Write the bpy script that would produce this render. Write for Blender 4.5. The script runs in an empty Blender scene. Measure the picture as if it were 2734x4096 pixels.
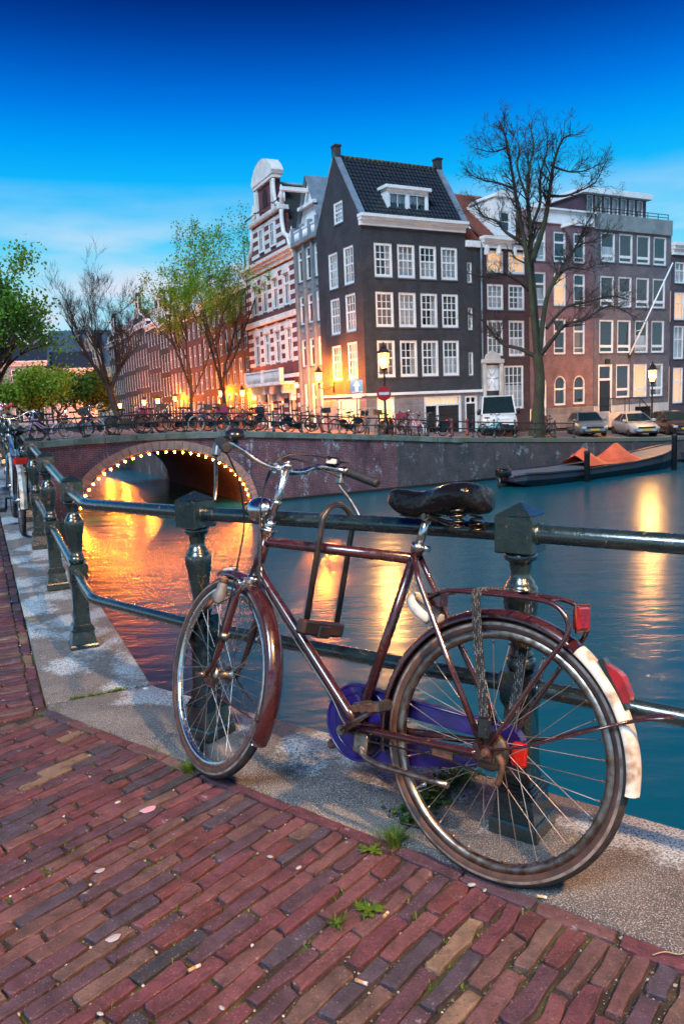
import bpy, math, random
from mathutils import Vector, Matrix, noise
random.seed(7)
R=math.radians; PI=math.pi
sc=bpy.context.scene
col=sc.collection
# ---------------------------------------------------------------- camera
PITCH,ROLL,CAMZ,FPX=.14098,-.04085,1.27266,3111.19
FW=Vector((0,math.cos(PITCH),-math.sin(PITCH))); U0=Vector((0,math.sin(PITCH),math.cos(PITCH))); R0=Vector((1,0,0))
RT=R0*math.cos(ROLL)+U0*math.sin(ROLL); UP=U0*math.cos(ROLL)-R0*math.sin(ROLL)
cd=bpy.data.cameras.new('camera'); cam=bpy.data.objects.new('camera',cd); col.objects.link(cam)
cd.sensor_fit='VERTICAL'; cd.sensor_height=36; cd.sensor_width=24; cd.lens=36*FPX/4096
cd.clip_start=.05; cd.clip_end=2000
cam.matrix_world=Matrix(((RT.x,UP.x,-FW.x,0),(RT.y,UP.y,-FW.y,0),(RT.z,UP.z,-FW.z,CAMZ),(0,0,0,1)))
cd.dof.use_dof=True; cd.dof.focus_distance=2.25; cd.dof.aperture_fstop=16.0
sc.camera=cam
# ---------------------------------------------------------------- render look
sc.view_settings.view_transform='Standard'; sc.view_settings.look='None'; sc.view_settings.exposure=EXPOSURE=1.6; sc.view_settings.gamma=1
try: sc.view_settings.use_curve_mapping=False
except Exception: pass
cy=sc.cycles
cy.use_denoising=True
try: cy.denoiser='OPENIMAGEDENOISE'; cy.denoising_input_passes='RGB_ALBEDO_NORMAL'
except Exception: pass
cy.max_bounces=6; cy.diffuse_bounces=2; cy.glossy_bounces=3; cy.transmission_bounces=3; cy.transparent_max_bounces=12
cy.sample_clamp_indirect=3; cy.sample_clamp_direct=0; cy.caustics_reflective=False; cy.caustics_refractive=False
cy.use_light_tree=True
# ---------------------------------------------------------------- sky (dusk: pale at the horizon, navy above)
w=bpy.data.worlds.new('World'); sc.world=w; w.use_nodes=True
nt=w.node_tree; nt.nodes.clear(); N=nt.nodes.new; L=nt.links.new
wo=N('ShaderNodeOutputWorld'); bg=N('ShaderNodeBackground'); L(bg.outputs[0],wo.inputs[0])
tc=N('ShaderNodeTexCoord'); sx=N('ShaderNodeSeparateXYZ'); L(tc.outputs['Generated'],sx.inputs[0])
cr=N('ShaderNodeValToRGB'); e=cr.color_ramp.elements
stops=[(0,(.60,.87,.98)),(.06,(.50,.84,.98)),(.11,(.36,.79,.98)),(.16,(.20,.71,.98)),(.21,(.07,.60,.98)),(.255,(.006,.48,.98)),(.295,(.0,.34,.95)),(.335,(.0,.19,.78)),(.37,(.0,.105,.55)),(.40,(.0,.055,.36)),(.43,(.0,.024,.21)),(.48,(.0,.012,.14)),(.7,(.0,.010,.12)),(1,(.0,.01,.12))]
e[0].position=stops[0][0]; e[0].color=(*stops[0][1],1); e[1].position=1; e[1].color=(*stops[-1][1],1)
for p,c in stops[1:-1]:
    k=e.new(p); k.color=(*c,1)
L(sx.outputs[2],cr.inputs[0])
# thin evening clouds low in the sky
mp=N('ShaderNodeMapping'); mp.inputs['Scale'].default_value=(3.0,3.0,13); mp.inputs['Location'].default_value=(.35,.1,.2); L(tc.outputs['Generated'],mp.inputs[0])
nz=N('ShaderNodeTexNoise'); nz.inputs['Scale'].default_value=1.3; nz.inputs['Detail'].default_value=4; nz.inputs['Roughness'].default_value=.5; L(mp.outputs[0],nz.inputs[0])
mr=N('ShaderNodeMapRange'); mr.inputs[1].default_value=.40; mr.inputs[2].default_value=.60; L(nz.outputs[0],mr.inputs[0])
m2=N('ShaderNodeMapRange'); m2.inputs[1].default_value=.26; m2.inputs[2].default_value=.14; L(sx.outputs[2],m2.inputs[0])
mu=N('ShaderNodeMath'); mu.operation='MULTIPLY'; L(mr.outputs[0],mu.inputs[0]); L(m2.outputs[0],mu.inputs[1])
mu2=N('ShaderNodeMath'); mu2.operation='MULTIPLY'; mu2.inputs[1].default_value=1.0; L(mu.outputs[0],mu2.inputs[0])
mx=N('ShaderNodeMixRGB'); mx.inputs[2].default_value=(.72,.80,.95,1); L(mu2.outputs[0],mx.inputs[0]); L(cr.outputs[0],mx.inputs[1])
L(mx.outputs[0],bg.inputs[0]); bg.inputs[1].default_value=1/2**EXPOSURE
# ---------------------------------------------------------------- one very soft sun: the afterglow behind the camera
sd=bpy.data.lights.new('sun','SUN'); sun=bpy.data.objects.new('sun',sd); col.objects.link(sun)
sd.energy=1.45; sd.angle=R(22); sd.color=(.62,.81,1.0)
sun.rotation_euler=Vector((.30,.64,-.70)).to_track_quat('-Z','Y').to_euler()

# ---------------------------------------------------------------- materials
def nodes(name):
    m=bpy.data.materials.new(name); m.use_nodes=True; t=m.node_tree; b=t.nodes['Principled BSDF']; return m,t,b
def lk(t,a,b): t.links.new(a,b)
def nd(t,k,**kw):
    n=t.nodes.new(k)
    for a,v in kw.items():
        if a in n.inputs: n.inputs[a].default_value=v
        else: setattr(n,a,v)
    return n
def coords(t,mode='W'):
    if mode=='W': return nd(t,'ShaderNodeNewGeometry').outputs['Position']
    return nd(t,'ShaderNodeTexCoord').outputs['Object']
def mixc(t,fac,a,b,blend='MIX'):
    n=t.nodes.new('ShaderNodeMix'); n.data_type='RGBA'; n.blend_type=blend
    for i,v in ((0,fac),(6,a),(7,b)):
        if hasattr(v,'is_linked'): t.links.new(v,n.inputs[i])
        elif i==0: n.inputs[0].default_value=v
        else: n.inputs[i].default_value=(*v,1)
    return n.outputs[2]
def mth(t,op,a,b=0.0,c=0.0):
    n=t.nodes.new('ShaderNodeMath'); n.operation=op
    for i,v in enumerate((a,b,c)):
        if hasattr(v,'is_linked'): t.links.new(v,n.inputs[i])
        else: n.inputs[i].default_value=v
    return n.outputs[0]
def rng(t,v,a,b,c=0.0,d=1.0):
    n=nd(t,'ShaderNodeMapRange'); n.inputs[1].default_value=a; n.inputs[2].default_value=b; n.inputs[3].default_value=c; n.inputs[4].default_value=d
    lk(t,v,n.inputs[0]); return n.outputs[0]
def nse(t,co,scale,detail=3,rough=.55,out=0):
    n=nd(t,'ShaderNodeTexNoise'); n.inputs['Scale'].default_value=scale; n.inputs['Detail'].default_value=detail; n.inputs['Roughness'].default_value=rough
    lk(t,co,n.inputs['Vector']); return n.outputs[out]
def bmp(t,b,h,st=.3,dist=.01):
    n=nd(t,'ShaderNodeBump'); n.inputs['Strength'].default_value=st; n.inputs['Distance'].default_value=dist
    lk(t,h,n.inputs['Height']); lk(t,n.outputs[0],b.inputs['Normal']); return n
_mc={}
def M(name,c,rough=.6,metal=0.0,c2=None,scale=6,lo=.4,hi=.62,bump=0,bscale=60,bdist=.004,coat=0,spec=.5,mode='W',rvar=0):
    if name in _mc: return _mc[name]
    m,t,b=nodes(name)
    b.inputs['Roughness'].default_value=rough; b.inputs['Metallic'].default_value=metal; b.inputs['Coat Weight'].default_value=coat; b.inputs['Specular IOR Level'].default_value=spec
    co=coords(t,mode)
    c2=c2 or tuple(x*.78 for x in c)
    f=rng(t,nse(t,co,scale,5),lo,hi)
    lk(t,mixc(t,f,c,c2),b.inputs['Base Color'])
    if rvar: lk(t,rng(t,nse(t,co,scale*2.3,4),.3,.7,rough-rvar,rough+rvar),b.inputs['Roughness'])
    if bump: bmp(t,b,nse(t,co,bscale,4),bump,bdist)
    _mc[name]=m; return m
def EM(name,c,s):
    if name in _mc: return _mc[name]
    m,t,b=nodes(name); b.inputs['Base Color'].default_value=(*[min(1,x) for x in c],1); b.inputs['Emission Color'].default_value=(*c,1); b.inputs['Emission Strength'].default_value=s
    _mc[name]=m; return m
def brickmat(name,c1,c2,mortar,bw=.22,bh=.065,ms=.009,bias=0.0,stain=None,rough=.8,white=0.0):
    if name in _mc: return _mc[name]
    m,t,b=nodes(name); b.inputs['Roughness'].default_value=rough
    co=coords(t,'O'); s=nd(t,'ShaderNodeSeparateXYZ'); lk(t,co,s.inputs[0])
    cx=nd(t,'ShaderNodeCombineXYZ'); lk(t,mth(t,'ADD',s.outputs[0],s.outputs[1]),cx.inputs[0]); lk(t,s.outputs[2],cx.inputs[1])
    br=nd(t,'ShaderNodeTexBrick'); lk(t,cx.outputs[0],br.inputs['Vector'])
    br.inputs['Scale'].default_value=1; br.inputs['Brick Width'].default_value=bw; br.inputs['Row Height'].default_value=bh; br.inputs['Mortar Size'].default_value=ms; br.inputs['Bias'].default_value=bias
    br.inputs['Color1'].default_value=(*c1,1); br.inputs['Color2'].default_value=(*c2,1); br.inputs['Mortar'].default_value=(*mortar,1)
    out=br.outputs[0]
    f=rng(t,nse(t,co,.9,8,.72),.32,.68,.55,1.32)
    vm=nd(t,'ShaderNodeVectorMath',operation='SCALE'); lk(t,out,vm.inputs[0]); lk(t,f,vm.inputs['Scale']); out=vm.outputs[0]
    if stain:
        sp=nd(t,'ShaderNodeMapping'); sp.inputs['Scale'].default_value=(.9,.9,.35); lk(t,co,sp.inputs[0])
        g=rng(t,nse(t,sp.outputs[0],1.1,7,.7),.5,.68); out=mixc(t,g,out,stain)
    if white:
        wp_=nd(t,'ShaderNodeMapping'); wp_.inputs['Scale'].default_value=(1.5,1.5,.8); lk(t,co,wp_.inputs[0]); g=mth(t,'MULTIPLY',rng(t,nse(t,wp_.outputs[0],1.0,9,.78),.55,.63,0,white),rng(t,nse(t,co,14,3),.38,.55)); out=mixc(t,g,out,(.62,.62,.64))
    lk(t,out,b.inputs['Base Color'])
    bmp(t,b,br.outputs[1],-.5,.006)
    _mc[name]=m; return m
# ---------------------------------------------------------------- mesh building
class MB:
    def __init__(s): s.v=[]; s.f=[]; s.m=[]; s.smooth=[]
    def quad(s,*p,m=0,sm=False):
        i=len(s.v); s.v+= [tuple(q) for q in p]; s.f.append(tuple(range(i,i+len(p)))); s.m.append(m); s.smooth.append(sm)
    def add(s,vs,fs,m=0,sm=False):
        i=len(s.v); s.v+=[tuple(q) for q in vs]
        for f in fs: s.f.append(tuple(i+k for k in f)); s.m.append(m); s.smooth.append(sm)
    def box(s,x0,x1,y0,y1,z0,z1,m=0,T=None):
        vs=[(x0,y0,z0),(x1,y0,z0),(x1,y1,z0),(x0,y1,z0),(x0,y0,z1),(x1,y0,z1),(x1,y1,z1),(x0,y1,z1)]
        if T is not None: vs=[T@Vector(q) for q in vs]
        s.add(vs,[(3,2,1,0),(4,5,6,7),(0,1,5,4),(1,2,6,5),(2,3,7,6),(3,0,4,7)],m)
    def bbox(s,x0,x1,y0,y1,z0,z1,b=.01,m=0,T=None,sm=False):
        # box with all edges chamfered
        vs=[]; idx={}
        def V(p):
            k=tuple(round(a,6) for a in p)
            if k not in idx: idx[k]=len(vs); vs.append(Vector(p))
            return idx[k]
        X=(x0,x1);Y=(y0,y1);Z=(z0,z1); sg=(1,-1); fs=[]
        P=lambda i,j,k,a:(X[i]+(0 if a==0 else sg[i]*b),Y[j]+(0 if a==1 else sg[j]*b),Z[k]+(0 if a==2 else sg[k]*b))
        for i in(0,1): fs.append([V(P(i,j,k,0)) for j,k in((0,0),(1,0),(1,1),(0,1))])
        for j in(0,1): fs.append([V(P(i,j,k,1)) for i,k in((0,0),(1,0),(1,1),(0,1))])
        for k in(0,1): fs.append([V(P(i,j,k,2)) for i,j in((0,0),(1,0),(1,1),(0,1))])
        for j in(0,1):
            for k in(0,1): fs.append([V(P(0,j,k,1)),V(P(1,j,k,1)),V(P(1,j,k,2)),V(P(0,j,k,2))])
        for i in(0,1):
            for k in(0,1): fs.append([V(P(i,0,k,0)),V(P(i,1,k,0)),V(P(i,1,k,2)),V(P(i,0,k,2))])
        for i in(0,1):
            for j in(0,1): fs.append([V(P(i,j,0,0)),V(P(i,j,1,0)),V(P(i,j,1,1)),V(P(i,j,0,1))])
        for i in(0,1):
            for j in(0,1):
                for k in(0,1): fs.append([V(P(i,j,k,0)),V(P(i,j,k,1)),V(P(i,j,k,2))])
        c=Vector(((x0+x1)/2,(y0+y1)/2,(z0+z1)/2))
        out=[]
        for f in fs:
            n=(vs[f[1]]-vs[f[0]]).cross(vs[f[2]]-vs[f[0]]); ce=sum((vs[q] for q in f),Vector())/len(f)-c
            out.append(f if n.dot(ce)>0 else f[::-1])
        if T is not None: vs=[T@q for q in vs]
        s.add(vs,out,m,sm)
    def tube(s,pts,r,n=8,m=0,cap=True,closed=False,flat=None,sm=True):
        pts=[Vector(p) for p in pts]; k=len(pts)
        rs=r if isinstance(r,(list,tuple)) else [r]*k
        tg=[]
        for i in range(k):
            a=pts[(i-1)%k] if (closed or i>0) else pts[i]; b=pts[(i+1)%k] if (closed or i<k-1) else pts[i]
            d=(b-a); tg.append(d.normalized() if d.length>1e-9 else Vector((0,0,1)))
        up=Vector((0,0,1)) if abs(tg[0].z)<.9 else Vector((1,0,0))
        if flat is not None: up=Vector(flat[2])
        nrm=(up-tg[0]*up.dot(tg[0])).normalized(); rings=[]; i0=len(s.v)
        for i in range(k):
            nrm=(nrm-tg[i]*nrm.dot(tg[i])); nrm=nrm.normalized() if nrm.length>1e-6 else tg[i].orthogonal().normalized()
            bn=tg[i].cross(nrm)
            for j in range(n):
                a=2*PI*j/n; ca,sa=math.cos(a),math.sin(a)
                if flat: ca*=flat[0]; sa*=flat[1]
                s.v.append(tuple(pts[i]+(nrm*ca+bn*sa)*rs[i]))
        for i in range(k if closed else k-1):
            a=i0+i*n; b=i0+((i+1)%k)*n
            for j in range(n):
                j2=(j+1)%n; s.f.append((a+j,a+j2,b+j2,b+j)); s.m.append(m); s.smooth.append(sm)
        if cap and not closed:
            s.f.append(tuple(i0+j for j in range(n))[::-1]); s.m.append(m); s.smooth.append(False)
            s.f.append(tuple(i0+(k-1)*n+j for j in range(n))); s.m.append(m); s.smooth.append(False)
    def lathe(s,prof,n=16,c=(0,0,0),T=None,m=0,sm=True,sq=False,cap=True):
        i0=len(s.v); c=Vector(c)
        for r,z in prof:
            for j in range(n):
                a=2*PI*(j+(.5 if sq else 0))/n
                p=Vector((r*math.cos(a),r*math.sin(a),z)); p=(T@p if T is not None else p)+c
                s.v.append(tuple(p))
        for i in range(len(prof)-1):
            for j in range(n):
                j2=(j+1)%n; s.f.append((i0+i*n+j,i0+i*n+j2,i0+(i+1)*n+j2,i0+(i+1)*n+j)); s.m.append(m); s.smooth.append(sm)
        if cap:
            s.f.append(tuple(i0+j for j in range(n))[::-1]); s.m.append(m); s.smooth.append(False)
            s.f.append(tuple(i0+(len(prof)-1)*n+j for j in range(n))); s.m.append(m); s.smooth.append(False)
    def prism(s,poly,y0,y1,T=None,m=0):
        # polygon in local x,z extruded along y
        k=len(poly); vs=[Vector((x,y0,z)) for x,z in poly]+[Vector((x,y1,z)) for x,z in poly]
        if T is not None: vs=[T@v for v in vs]
        fs=[tuple(range(k)),tuple(range(2*k-1,k-1,-1))]+[(i,i+k,(i+1)%k+k,(i+1)%k) for i in range(k)]
        s.add(vs,fs,m)
    def sphere(s,c,r,n=10,k=6,m=0,T=None,sc_=(1,1,1)):
        prof=[(max(1e-4,math.sin(PI*i/k))*r,-math.cos(PI*i/k)*r) for i in range(k+1)]
        S=Matrix.Diagonal((*sc_,1)); s.lathe(prof,n,c,(T@S if T is not None else S).to_4x4() ,m,True,False,False)
    def mesh(s,name):
        me=bpy.data.meshes.new(name); me.from_pydata(s.v,[],s.f); me.update()
        if len(set(s.m))>1: me.polygons.foreach_set('material_index',s.m)
        me.polygons.foreach_set('use_smooth',s.smooth)
        return me
    def build(s,name,mats,parent=None,**kw):
        me=s.mesh(name)
        for q in (mats if isinstance(mats,(list,tuple)) else [mats]): me.materials.append(q)
        return link(name,me,parent,**kw)
def link(name,me,parent=None,loc=None,mat=None,kind=None):
    o=bpy.data.objects.new(name,me); col.objects.link(o)
    if parent is not None: o.parent=parent
    if mat is not None: o.matrix_local=mat
    elif loc is not None: o.location=loc
    if kind: o['kind']=kind
    return o
def empty(name,mw=None,loc=None,rz=0):
    o=bpy.data.objects.new(name,None); col.objects.link(o); o.empty_display_size=.1
    if mw is not None: o.matrix_world=mw
    else: o.location=loc or (0,0,0); o.rotation_euler=(0,0,rz)
    return o
def tag(o,label=None,cat=None,group=None,kind=None):
    if label: o['label']=label
    if cat: o['category']=cat
    if group: o['group']=group
    if kind: o['kind']=kind
    return o
def copy_tree(o,parent=None):
    c=o.copy(); col.objects.link(c); c.parent=parent
    for ch in o.children: copy_tree(ch,c)
    return c
def frame(o,x,z):
    x=Vector(x).normalized(); z=Vector(z); z=(z-x*z.dot(x)).normalized(); y=z.cross(x); o=Vector(o)
    return Matrix(((x.x,y.x,z.x,o.x),(x.y,y.y,z.y,o.y),(x.z,y.z,z.z,o.z),(0,0,0,1)))
def lerp(tab,x):
    if x<=tab[0][0]: return tab[0][1]
    for (a,p),(b,q) in zip(tab,tab[1:]):
        if x<=b: return p+(q-p)*(x-a)/(b-a)
    return tab[-1][1]
def spline(pts,n=6):
    pts=[Vector(p) for p in pts]; out=[]
    for i in range(len(pts)-1):
        p0=pts[max(0,i-1)];p1=pts[i];p2=pts[i+1];p3=pts[min(len(pts)-1,i+2)]
        for k in range(n):
            t=k/n; out.append(.5*((2*p1)+(p2-p0)*t+(2*p0-5*p1+4*p2-p3)*t*t+(3*p1-p0-3*p2+p3)*t*t*t))
    out.append(pts[-1]); return out
def smoothmesh(o): 
    for p in o.data.polygons: p.use_smooth=True
# ---------------------------------------------------------------- plan of the place (metres, camera stands near the origin)
WZ=-3.02                                   # canal water
PR=Vector((.4955,2.1533,0)); PM=Vector((-.5628,2.946,0)); PC=Vector((-1.4579,4.1686,0))   # railing posts
DL=Vector((-.4226,.9063,0)); NL=Vector((.9063,.4226,0))       # along the left quay / across it (to the water)
E1=Vector((.772,-.636,0)).normalized(); E2=Vector((.636,.772,0)).normalized()   # along the front kerb / towards the water
KI=Vector((-1.345,3.316,0)); KO=Vector((-.935,3.545,0))       # inner / outer corner of the kerb stone
QA=Vector((-3.71,34,0)); DQ=Vector((.895,.446,0)).normalized(); NQ=Vector((DQ.y,-DQ.x,0)); LQ=Vector((-DQ.y,DQ.x,0))  # far quay line
LTAB=[(-60,0),(0,0),(2,.105),(8,.42),(13,.56),(20,.55),(27,.38),(33,.25),(400,.2)]
PTAB=[(-60,.2),(-9,.2),(-7,.26),(-4,.28),(-2,.22),(0,.14),(2.5,-.06),(5,-.26),(7,-.42),(10.75,-.74),(15,-1.0),(19.4,-1.26),(24.4,-1.5),(32,-1.7),(200,-1.7)]
def gz(p):
    p=Vector((p[0],p[1],0)); t=(p-PC).dot(DL)
    v=max(0,min(2.8,(p-PR).dot(-E1)))
    return -.0108*v+lerp(LTAB,t)
def st(p):
    d=Vector((p[0],p[1],0))-QA; return d.dot(DQ),d.dot(LQ)
def land(p):
    s,t=st(p); f=max(0,min(1,(t-2)/8)); z=lerp(PTAB,s)*(1-.3*f*(1 if s>5 else 0)); g=max(0,min(1,(t-13)/12)) if s<16 else 0; return z*(1-g)-1.4*g
# ================================================================ ground, kerb, paving
m_bed,t,b=nodes('joint sand and moss'); b.inputs['Roughness'].default_value=.95
co=coords(t); f=rng(t,nse(t,co,9,6),.45,.62); c_=mixc(t,f,(.028,.020,.015),(.065,.046,.03)); g_=rng(t,nse(t,co,5.5,5),.53,.63); c_=mixc(t,g_,c_,(.055,.085,.012)); 
sp=rng(t,nse(t,co,180,2),.66,.72); c_=mixc(t,sp,c_,(.4,.36,.3)); lk(t,c_,b.inputs['Base Color']); bmp(t,b,nse(t,co,120,5,.7),1,.01)
def brick_ramp(name,island):
    m,t,b=nodes(name); b.inputs['Roughness'].default_value=.8; b.inputs['Specular IOR Level'].default_value=.4
    oi=nd(t,'ShaderNodeObjectInfo'); ge=nd(t,'ShaderNodeNewGeometry')
    rnd=ge.outputs['Random Per Island'] if island else oi.outputs['Random']
    cr=nd(t,'ShaderNodeValToRGB'); cr.color_ramp.interpolation='CONSTANT'; e=cr.color_ramp.elements
    cols=[(0,(.138,.045,.064)),(.14,(.100,.046,.070)),(.28,(.170,.066,.078)),(.38,(.090,.052,.080)),(.48,(.165,.078,.084)),(.57,(.135,.042,.048)),(.66,(.072,.058,.088)),(.77,(.042,.046,.066)),(.80,(.150,.092,.085)),(.89,(.235,.160,.115)),(.945,(.140,.075,.075)),(1,(.14,.07,.07))]
    e[0].position=0; e[0].color=(*cols[0][1],1); e[1].position=1; e[1].color=(*cols[-1][1],1)
    for p,c in cols[1:-1]: k=e.new(p); k.color=(*c,1)
    lk(t,rnd,cr.inputs[0]); co=ge.outputs['Position']
    c=cr.outputs[0]
    f=rng(t,nse(t,co,11,7,.68),.34,.68,.42,1.0); vm=nd(t,'ShaderNodeVectorMath',operation='SCALE'); lk(t,c,vm.inputs[0]); lk(t,f,vm.inputs['Scale']); c=vm.outputs[0]
    c=mixc(t,rng(t,nse(t,co,30,6,.7),.52,.68,0,.7),c,(.03,.022,.026))
    c=mixc(t,rng(t,nse(t,co,210,3),.62,.70,0,.55),c,(.34,.26,.24)); c=mixc(t,rng(t,nse(t,co,120,5,.75),.56,.66,0,.6),c,(.04,.028,.03))
    c=mixc(t,rng(t,nse(t,co,22,3),.69,.73,0,.5),c,(.33,.32,.33))
    lk(t,c,b.inputs['Base Color']); lk(t,rng(t,nse(t,co,25,4),.3,.7,.6,.95),b.inputs['Roughness'])
    h=mth(t,'ADD',mth(t,'MULTIPLY',nse(t,co,60,5,.7),1.0),mth(t,'MULTIPLY',nse(t,co,300,3),.35)); bmp(t,b,h,.8,.006)
    return m
m_brick=brick_ramp('clay paving brick',False); m_brick_i=brick_ramp('clay paving brick rows',True)
m_stone,t,b=nodes('granite kerb'); b.inputs['Roughness'].default_value=.8; co=coords(t)
c_=mixc(t,rng(t,nse(t,co,2.6,8,.7),.38,.62),(.15,.128,.112),(.045,.04,.04)); c_=mixc(t,rng(t,nse(t,co,230,2),.50,.66),c_,(.34,.31,.29)); c_=mixc(t,rng(t,nse(t,co,330,1),.56,.64),c_,(.035,.03,.03))
# lichen crusts: pale grey-blue colonies, thickest beside the water
sx_=nd(t,'ShaderNodeSeparateXYZ'); lk(t,co,sx_.inputs[0])
dist=mth(t,'ADD',mth(t,'MULTIPLY',sx_.outputs[0],.606),mth(t,'MULTIPLY',sx_.outputs[1],.796))
edge=rng(t,dist,1.93,2.12,-.13,.075)
lf=mth(t,'ADD',nse(t,co,2.6,3),mth(t,'ADD',mth(t,'MULTIPLY',mth(t,'SUBTRACT',nse(t,co,55,5,.7),.5),.32),edge))
lg=mth(t,'MULTIPLY',rng(t,lf,.53,.62),rng(t,nse(t,co,140,3,.6),.40,.55)); c_=mixc(t,lg,c_,(.46,.52,.55)); c_=mixc(t,rng(t,nse(t,co,9,4),.70,.73),c_,(.30,.24,.04))
lk(t,c_,b.inputs['Base Color']); bmp(t,b,mth(t,'ADD',nse(t,co,160,4),nse(t,co,12,4)),.5,.008)

pave=MB(); a0,b0=-7.0,-7.0
for i in range(28):
    for j in range(15):
        q=[KI+E1*(a0+(i+di)*.5)+E2*(b0+(j+dj)*.5)-E2*.0 for di,dj in((0,0),(1,0),(1,1),(0,1))]
        ce=(q[0]+q[2])/2
        if (ce-KI).dot(DL)<.25 and (ce-KI).dot(E2)<.02: pave.quad(*[(p.x,p.y,gz(p)-.014) for p in q])
pavement=pave.build('pavement',m_bed); tag(pavement,kind='structure')
left=MB(); tl=[-.3,0,1,2,3,4,6,8,10,12,14,17,20,24,28,33,45,80,160,320]; wl=[0,.3,1,2,4,8,20,60,160]
for t0,t1 in zip(tl,tl[1:]):
    for w0,w1 in zip(wl,wl[1:]):
        q=[KI+DL*t_-NL*w_ for t_,w_ in((t0,w0),(t1,w0),(t1,w1),(t0,w1))]; left.quad(*[(p.x,p.y,gz(p)-.018) for p in q])
m_cobble=M('worn street clinker',(.13,.075,.075),.75,c2=(.07,.055,.065),scale=3,bump=.6,bscale=16,bdist=.02)
leftst=left.build('street',[m_bed,m_cobble]); tag(leftst,kind='structure')
for k,p in enumerate(leftst.data.polygons):
    if (Vector(p.center)-KI).dot(DL)>9: p.material_index=1

# bricks ---------------------------------------------------------
def brick_mesh(l,w_,seed):
    rr=random.Random(seed); hl,hw=l/2,w_/2; j=.003
    cr_=.0045; base=[(-hl+.005,-hw),(-hl*.35,-hw),(hl*.35,-hw),(hl-.005,-hw),(hl,-hw+.005),(hl,hw-.005),(hl-.005,hw),(hl*.3,hw),(-hl*.3,hw),(-hl+.005,hw),(-hl,hw-.005),(-hl,-hw+.005)]
    o=[(x+rr.gauss(0,j),y+rr.gauss(0,j)) for x,y in base]
    if rr.random()<.55:
        k=rr.choice([0,3,6,9]); o[k]=(o[k][0]*rr.uniform(.86,.96),o[k][1]*rr.uniform(.6,.9))
    mb=MB(); n=len(o); ins=[(x-math.copysign(.0032,x),y-math.copysign(.0028,y)) for x,y in o]
    tilt=rr.gauss(0,.006); vs=[(x,y,-.05) for x,y in o]+[(x,y,-.0035+rr.gauss(0,.0006)) for x,y in o]+[(x,y,rr.gauss(0,.0007)) for x,y in ins]
    fs=[]
    for r_ in(0,1): fs+=[(r_*n+i,r_*n+(i+1)%n,(r_+1)*n+(i+1)%n,(r_+1)*n+i) for i in range(n)]
    mb.add(vs,fs,0,False); i0=0; mb.f.append(tuple(range(2*n,3*n))); mb.m.append(0); mb.smooth.append(False)
    return mb
BW,PW=.0425,.0525
lens=[.2,.2,.2,.193,.205,.095,.1,.14]
variants={}
for k,l in enumerate(lens):
    for s_ in range(4): variants[(k,s_)]=brick_mesh(l,BW*(1+.07*random.gauss(0,1)),k*10+s_)
vmesh={}
placed=[]   # (pos, xdir, key)
rb=random.Random(3)
def put(p,d,key): placed.append((Vector(p),Vector(d),key))
# kerb row beside the front kerb, then columns running back from it
EI=E1
a=.02
while a<4.6:
    put(KI+E1*(a+.1)-E2*(.03),E1,(rb.choice((0,1,2)),rb.randrange(4))); a+=.212
ci=-34; 
while ci<88:
    av=ci*PW+rb.gauss(0,.0012); start=.060; ci+=1
    bpos=start; first=True
    skew=rb.gauss(0,.012)
    while bpos<2.1:
        if first and ci%2==0: k=rb.choice((5,6,7)); 
        elif rb.random()<.04: k=7
        else: k=rb.choice((0,1,2,3,4))
        first=False; l=lens[k]; ce=KI+E1*(av+rb.gauss(0,.0012))-E2*(bpos+l/2)
        bpos+=l+.009+rb.random()*.006
        tt=(ce-KI).dot(DL)
        if tt>-.10: continue
        d=(E2+E1*(skew+rb.gauss(0,.014))); put(ce,d,(k,rb.randrange(4)))
# kerb row and field along the left quay
tq=.05
while tq<9:
    put(KI+DL*(tq+.1)-NL*.032,DL,(rb.choice((0,1,3)),rb.randrange(4))); tq+=.214
ri=0
while ri*PW<8.6:
    tv=-.02+ri*PW+rb.gauss(0,.001); ri+=1; bpos=.062; first=True
    lim=1.1 if tv<3 else .7
    while bpos<lim:
        k=rb.choice((5,6,7)) if first and ri%2==0 else rb.choice((0,1,2,3,4)); first=False; l=lens[k]
        put(KI+DL*tv-NL*(bpos+l/2),NL+DL*rb.gauss(0,.012),(k,rb.randrange(4))); bpos+=l+.012
def inframe(p,mar=0):
    v=p-Vector((0,0,CAMZ)); d=v.dot(FW)
    if d<.1: return False
    x=1367+FPX*v.dot(RT)/d; y=2048-FPX*v.dot(UP)/d
    return -mar<x<2734+mar and y<4096+mar
def bmat(p,d):
    z=gz(p)+rb.gauss(0,.0014)-.001; n=Vector((rb.gauss(0,.011),rb.gauss(0,.011),1)); return frame((p.x,p.y,z),(d.x,d.y,0),n)
placed=[q for q in placed if inframe(q[0],1300) and q[0].y>.7]
placed.sort(key=lambda q:(not inframe(q[0],60),q[0].length))
stuff=MB()
for i,(p,d,key) in enumerate(placed):
    mt=bmat(p,d)
    if i<300:
        if key not in vmesh: vmesh[key]=variants[key].mesh('brick'); vmesh[key].materials.append(m_brick)
        link('brick',vmesh[key],pavement,mat=mt)
    else:
        v=variants[key]; stuff.add([mt@Vector(q) for q in v.v],v.f,0,False)
stuff.build('brick_rows',m_brick_i,pavement,kind='stuff')

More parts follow.
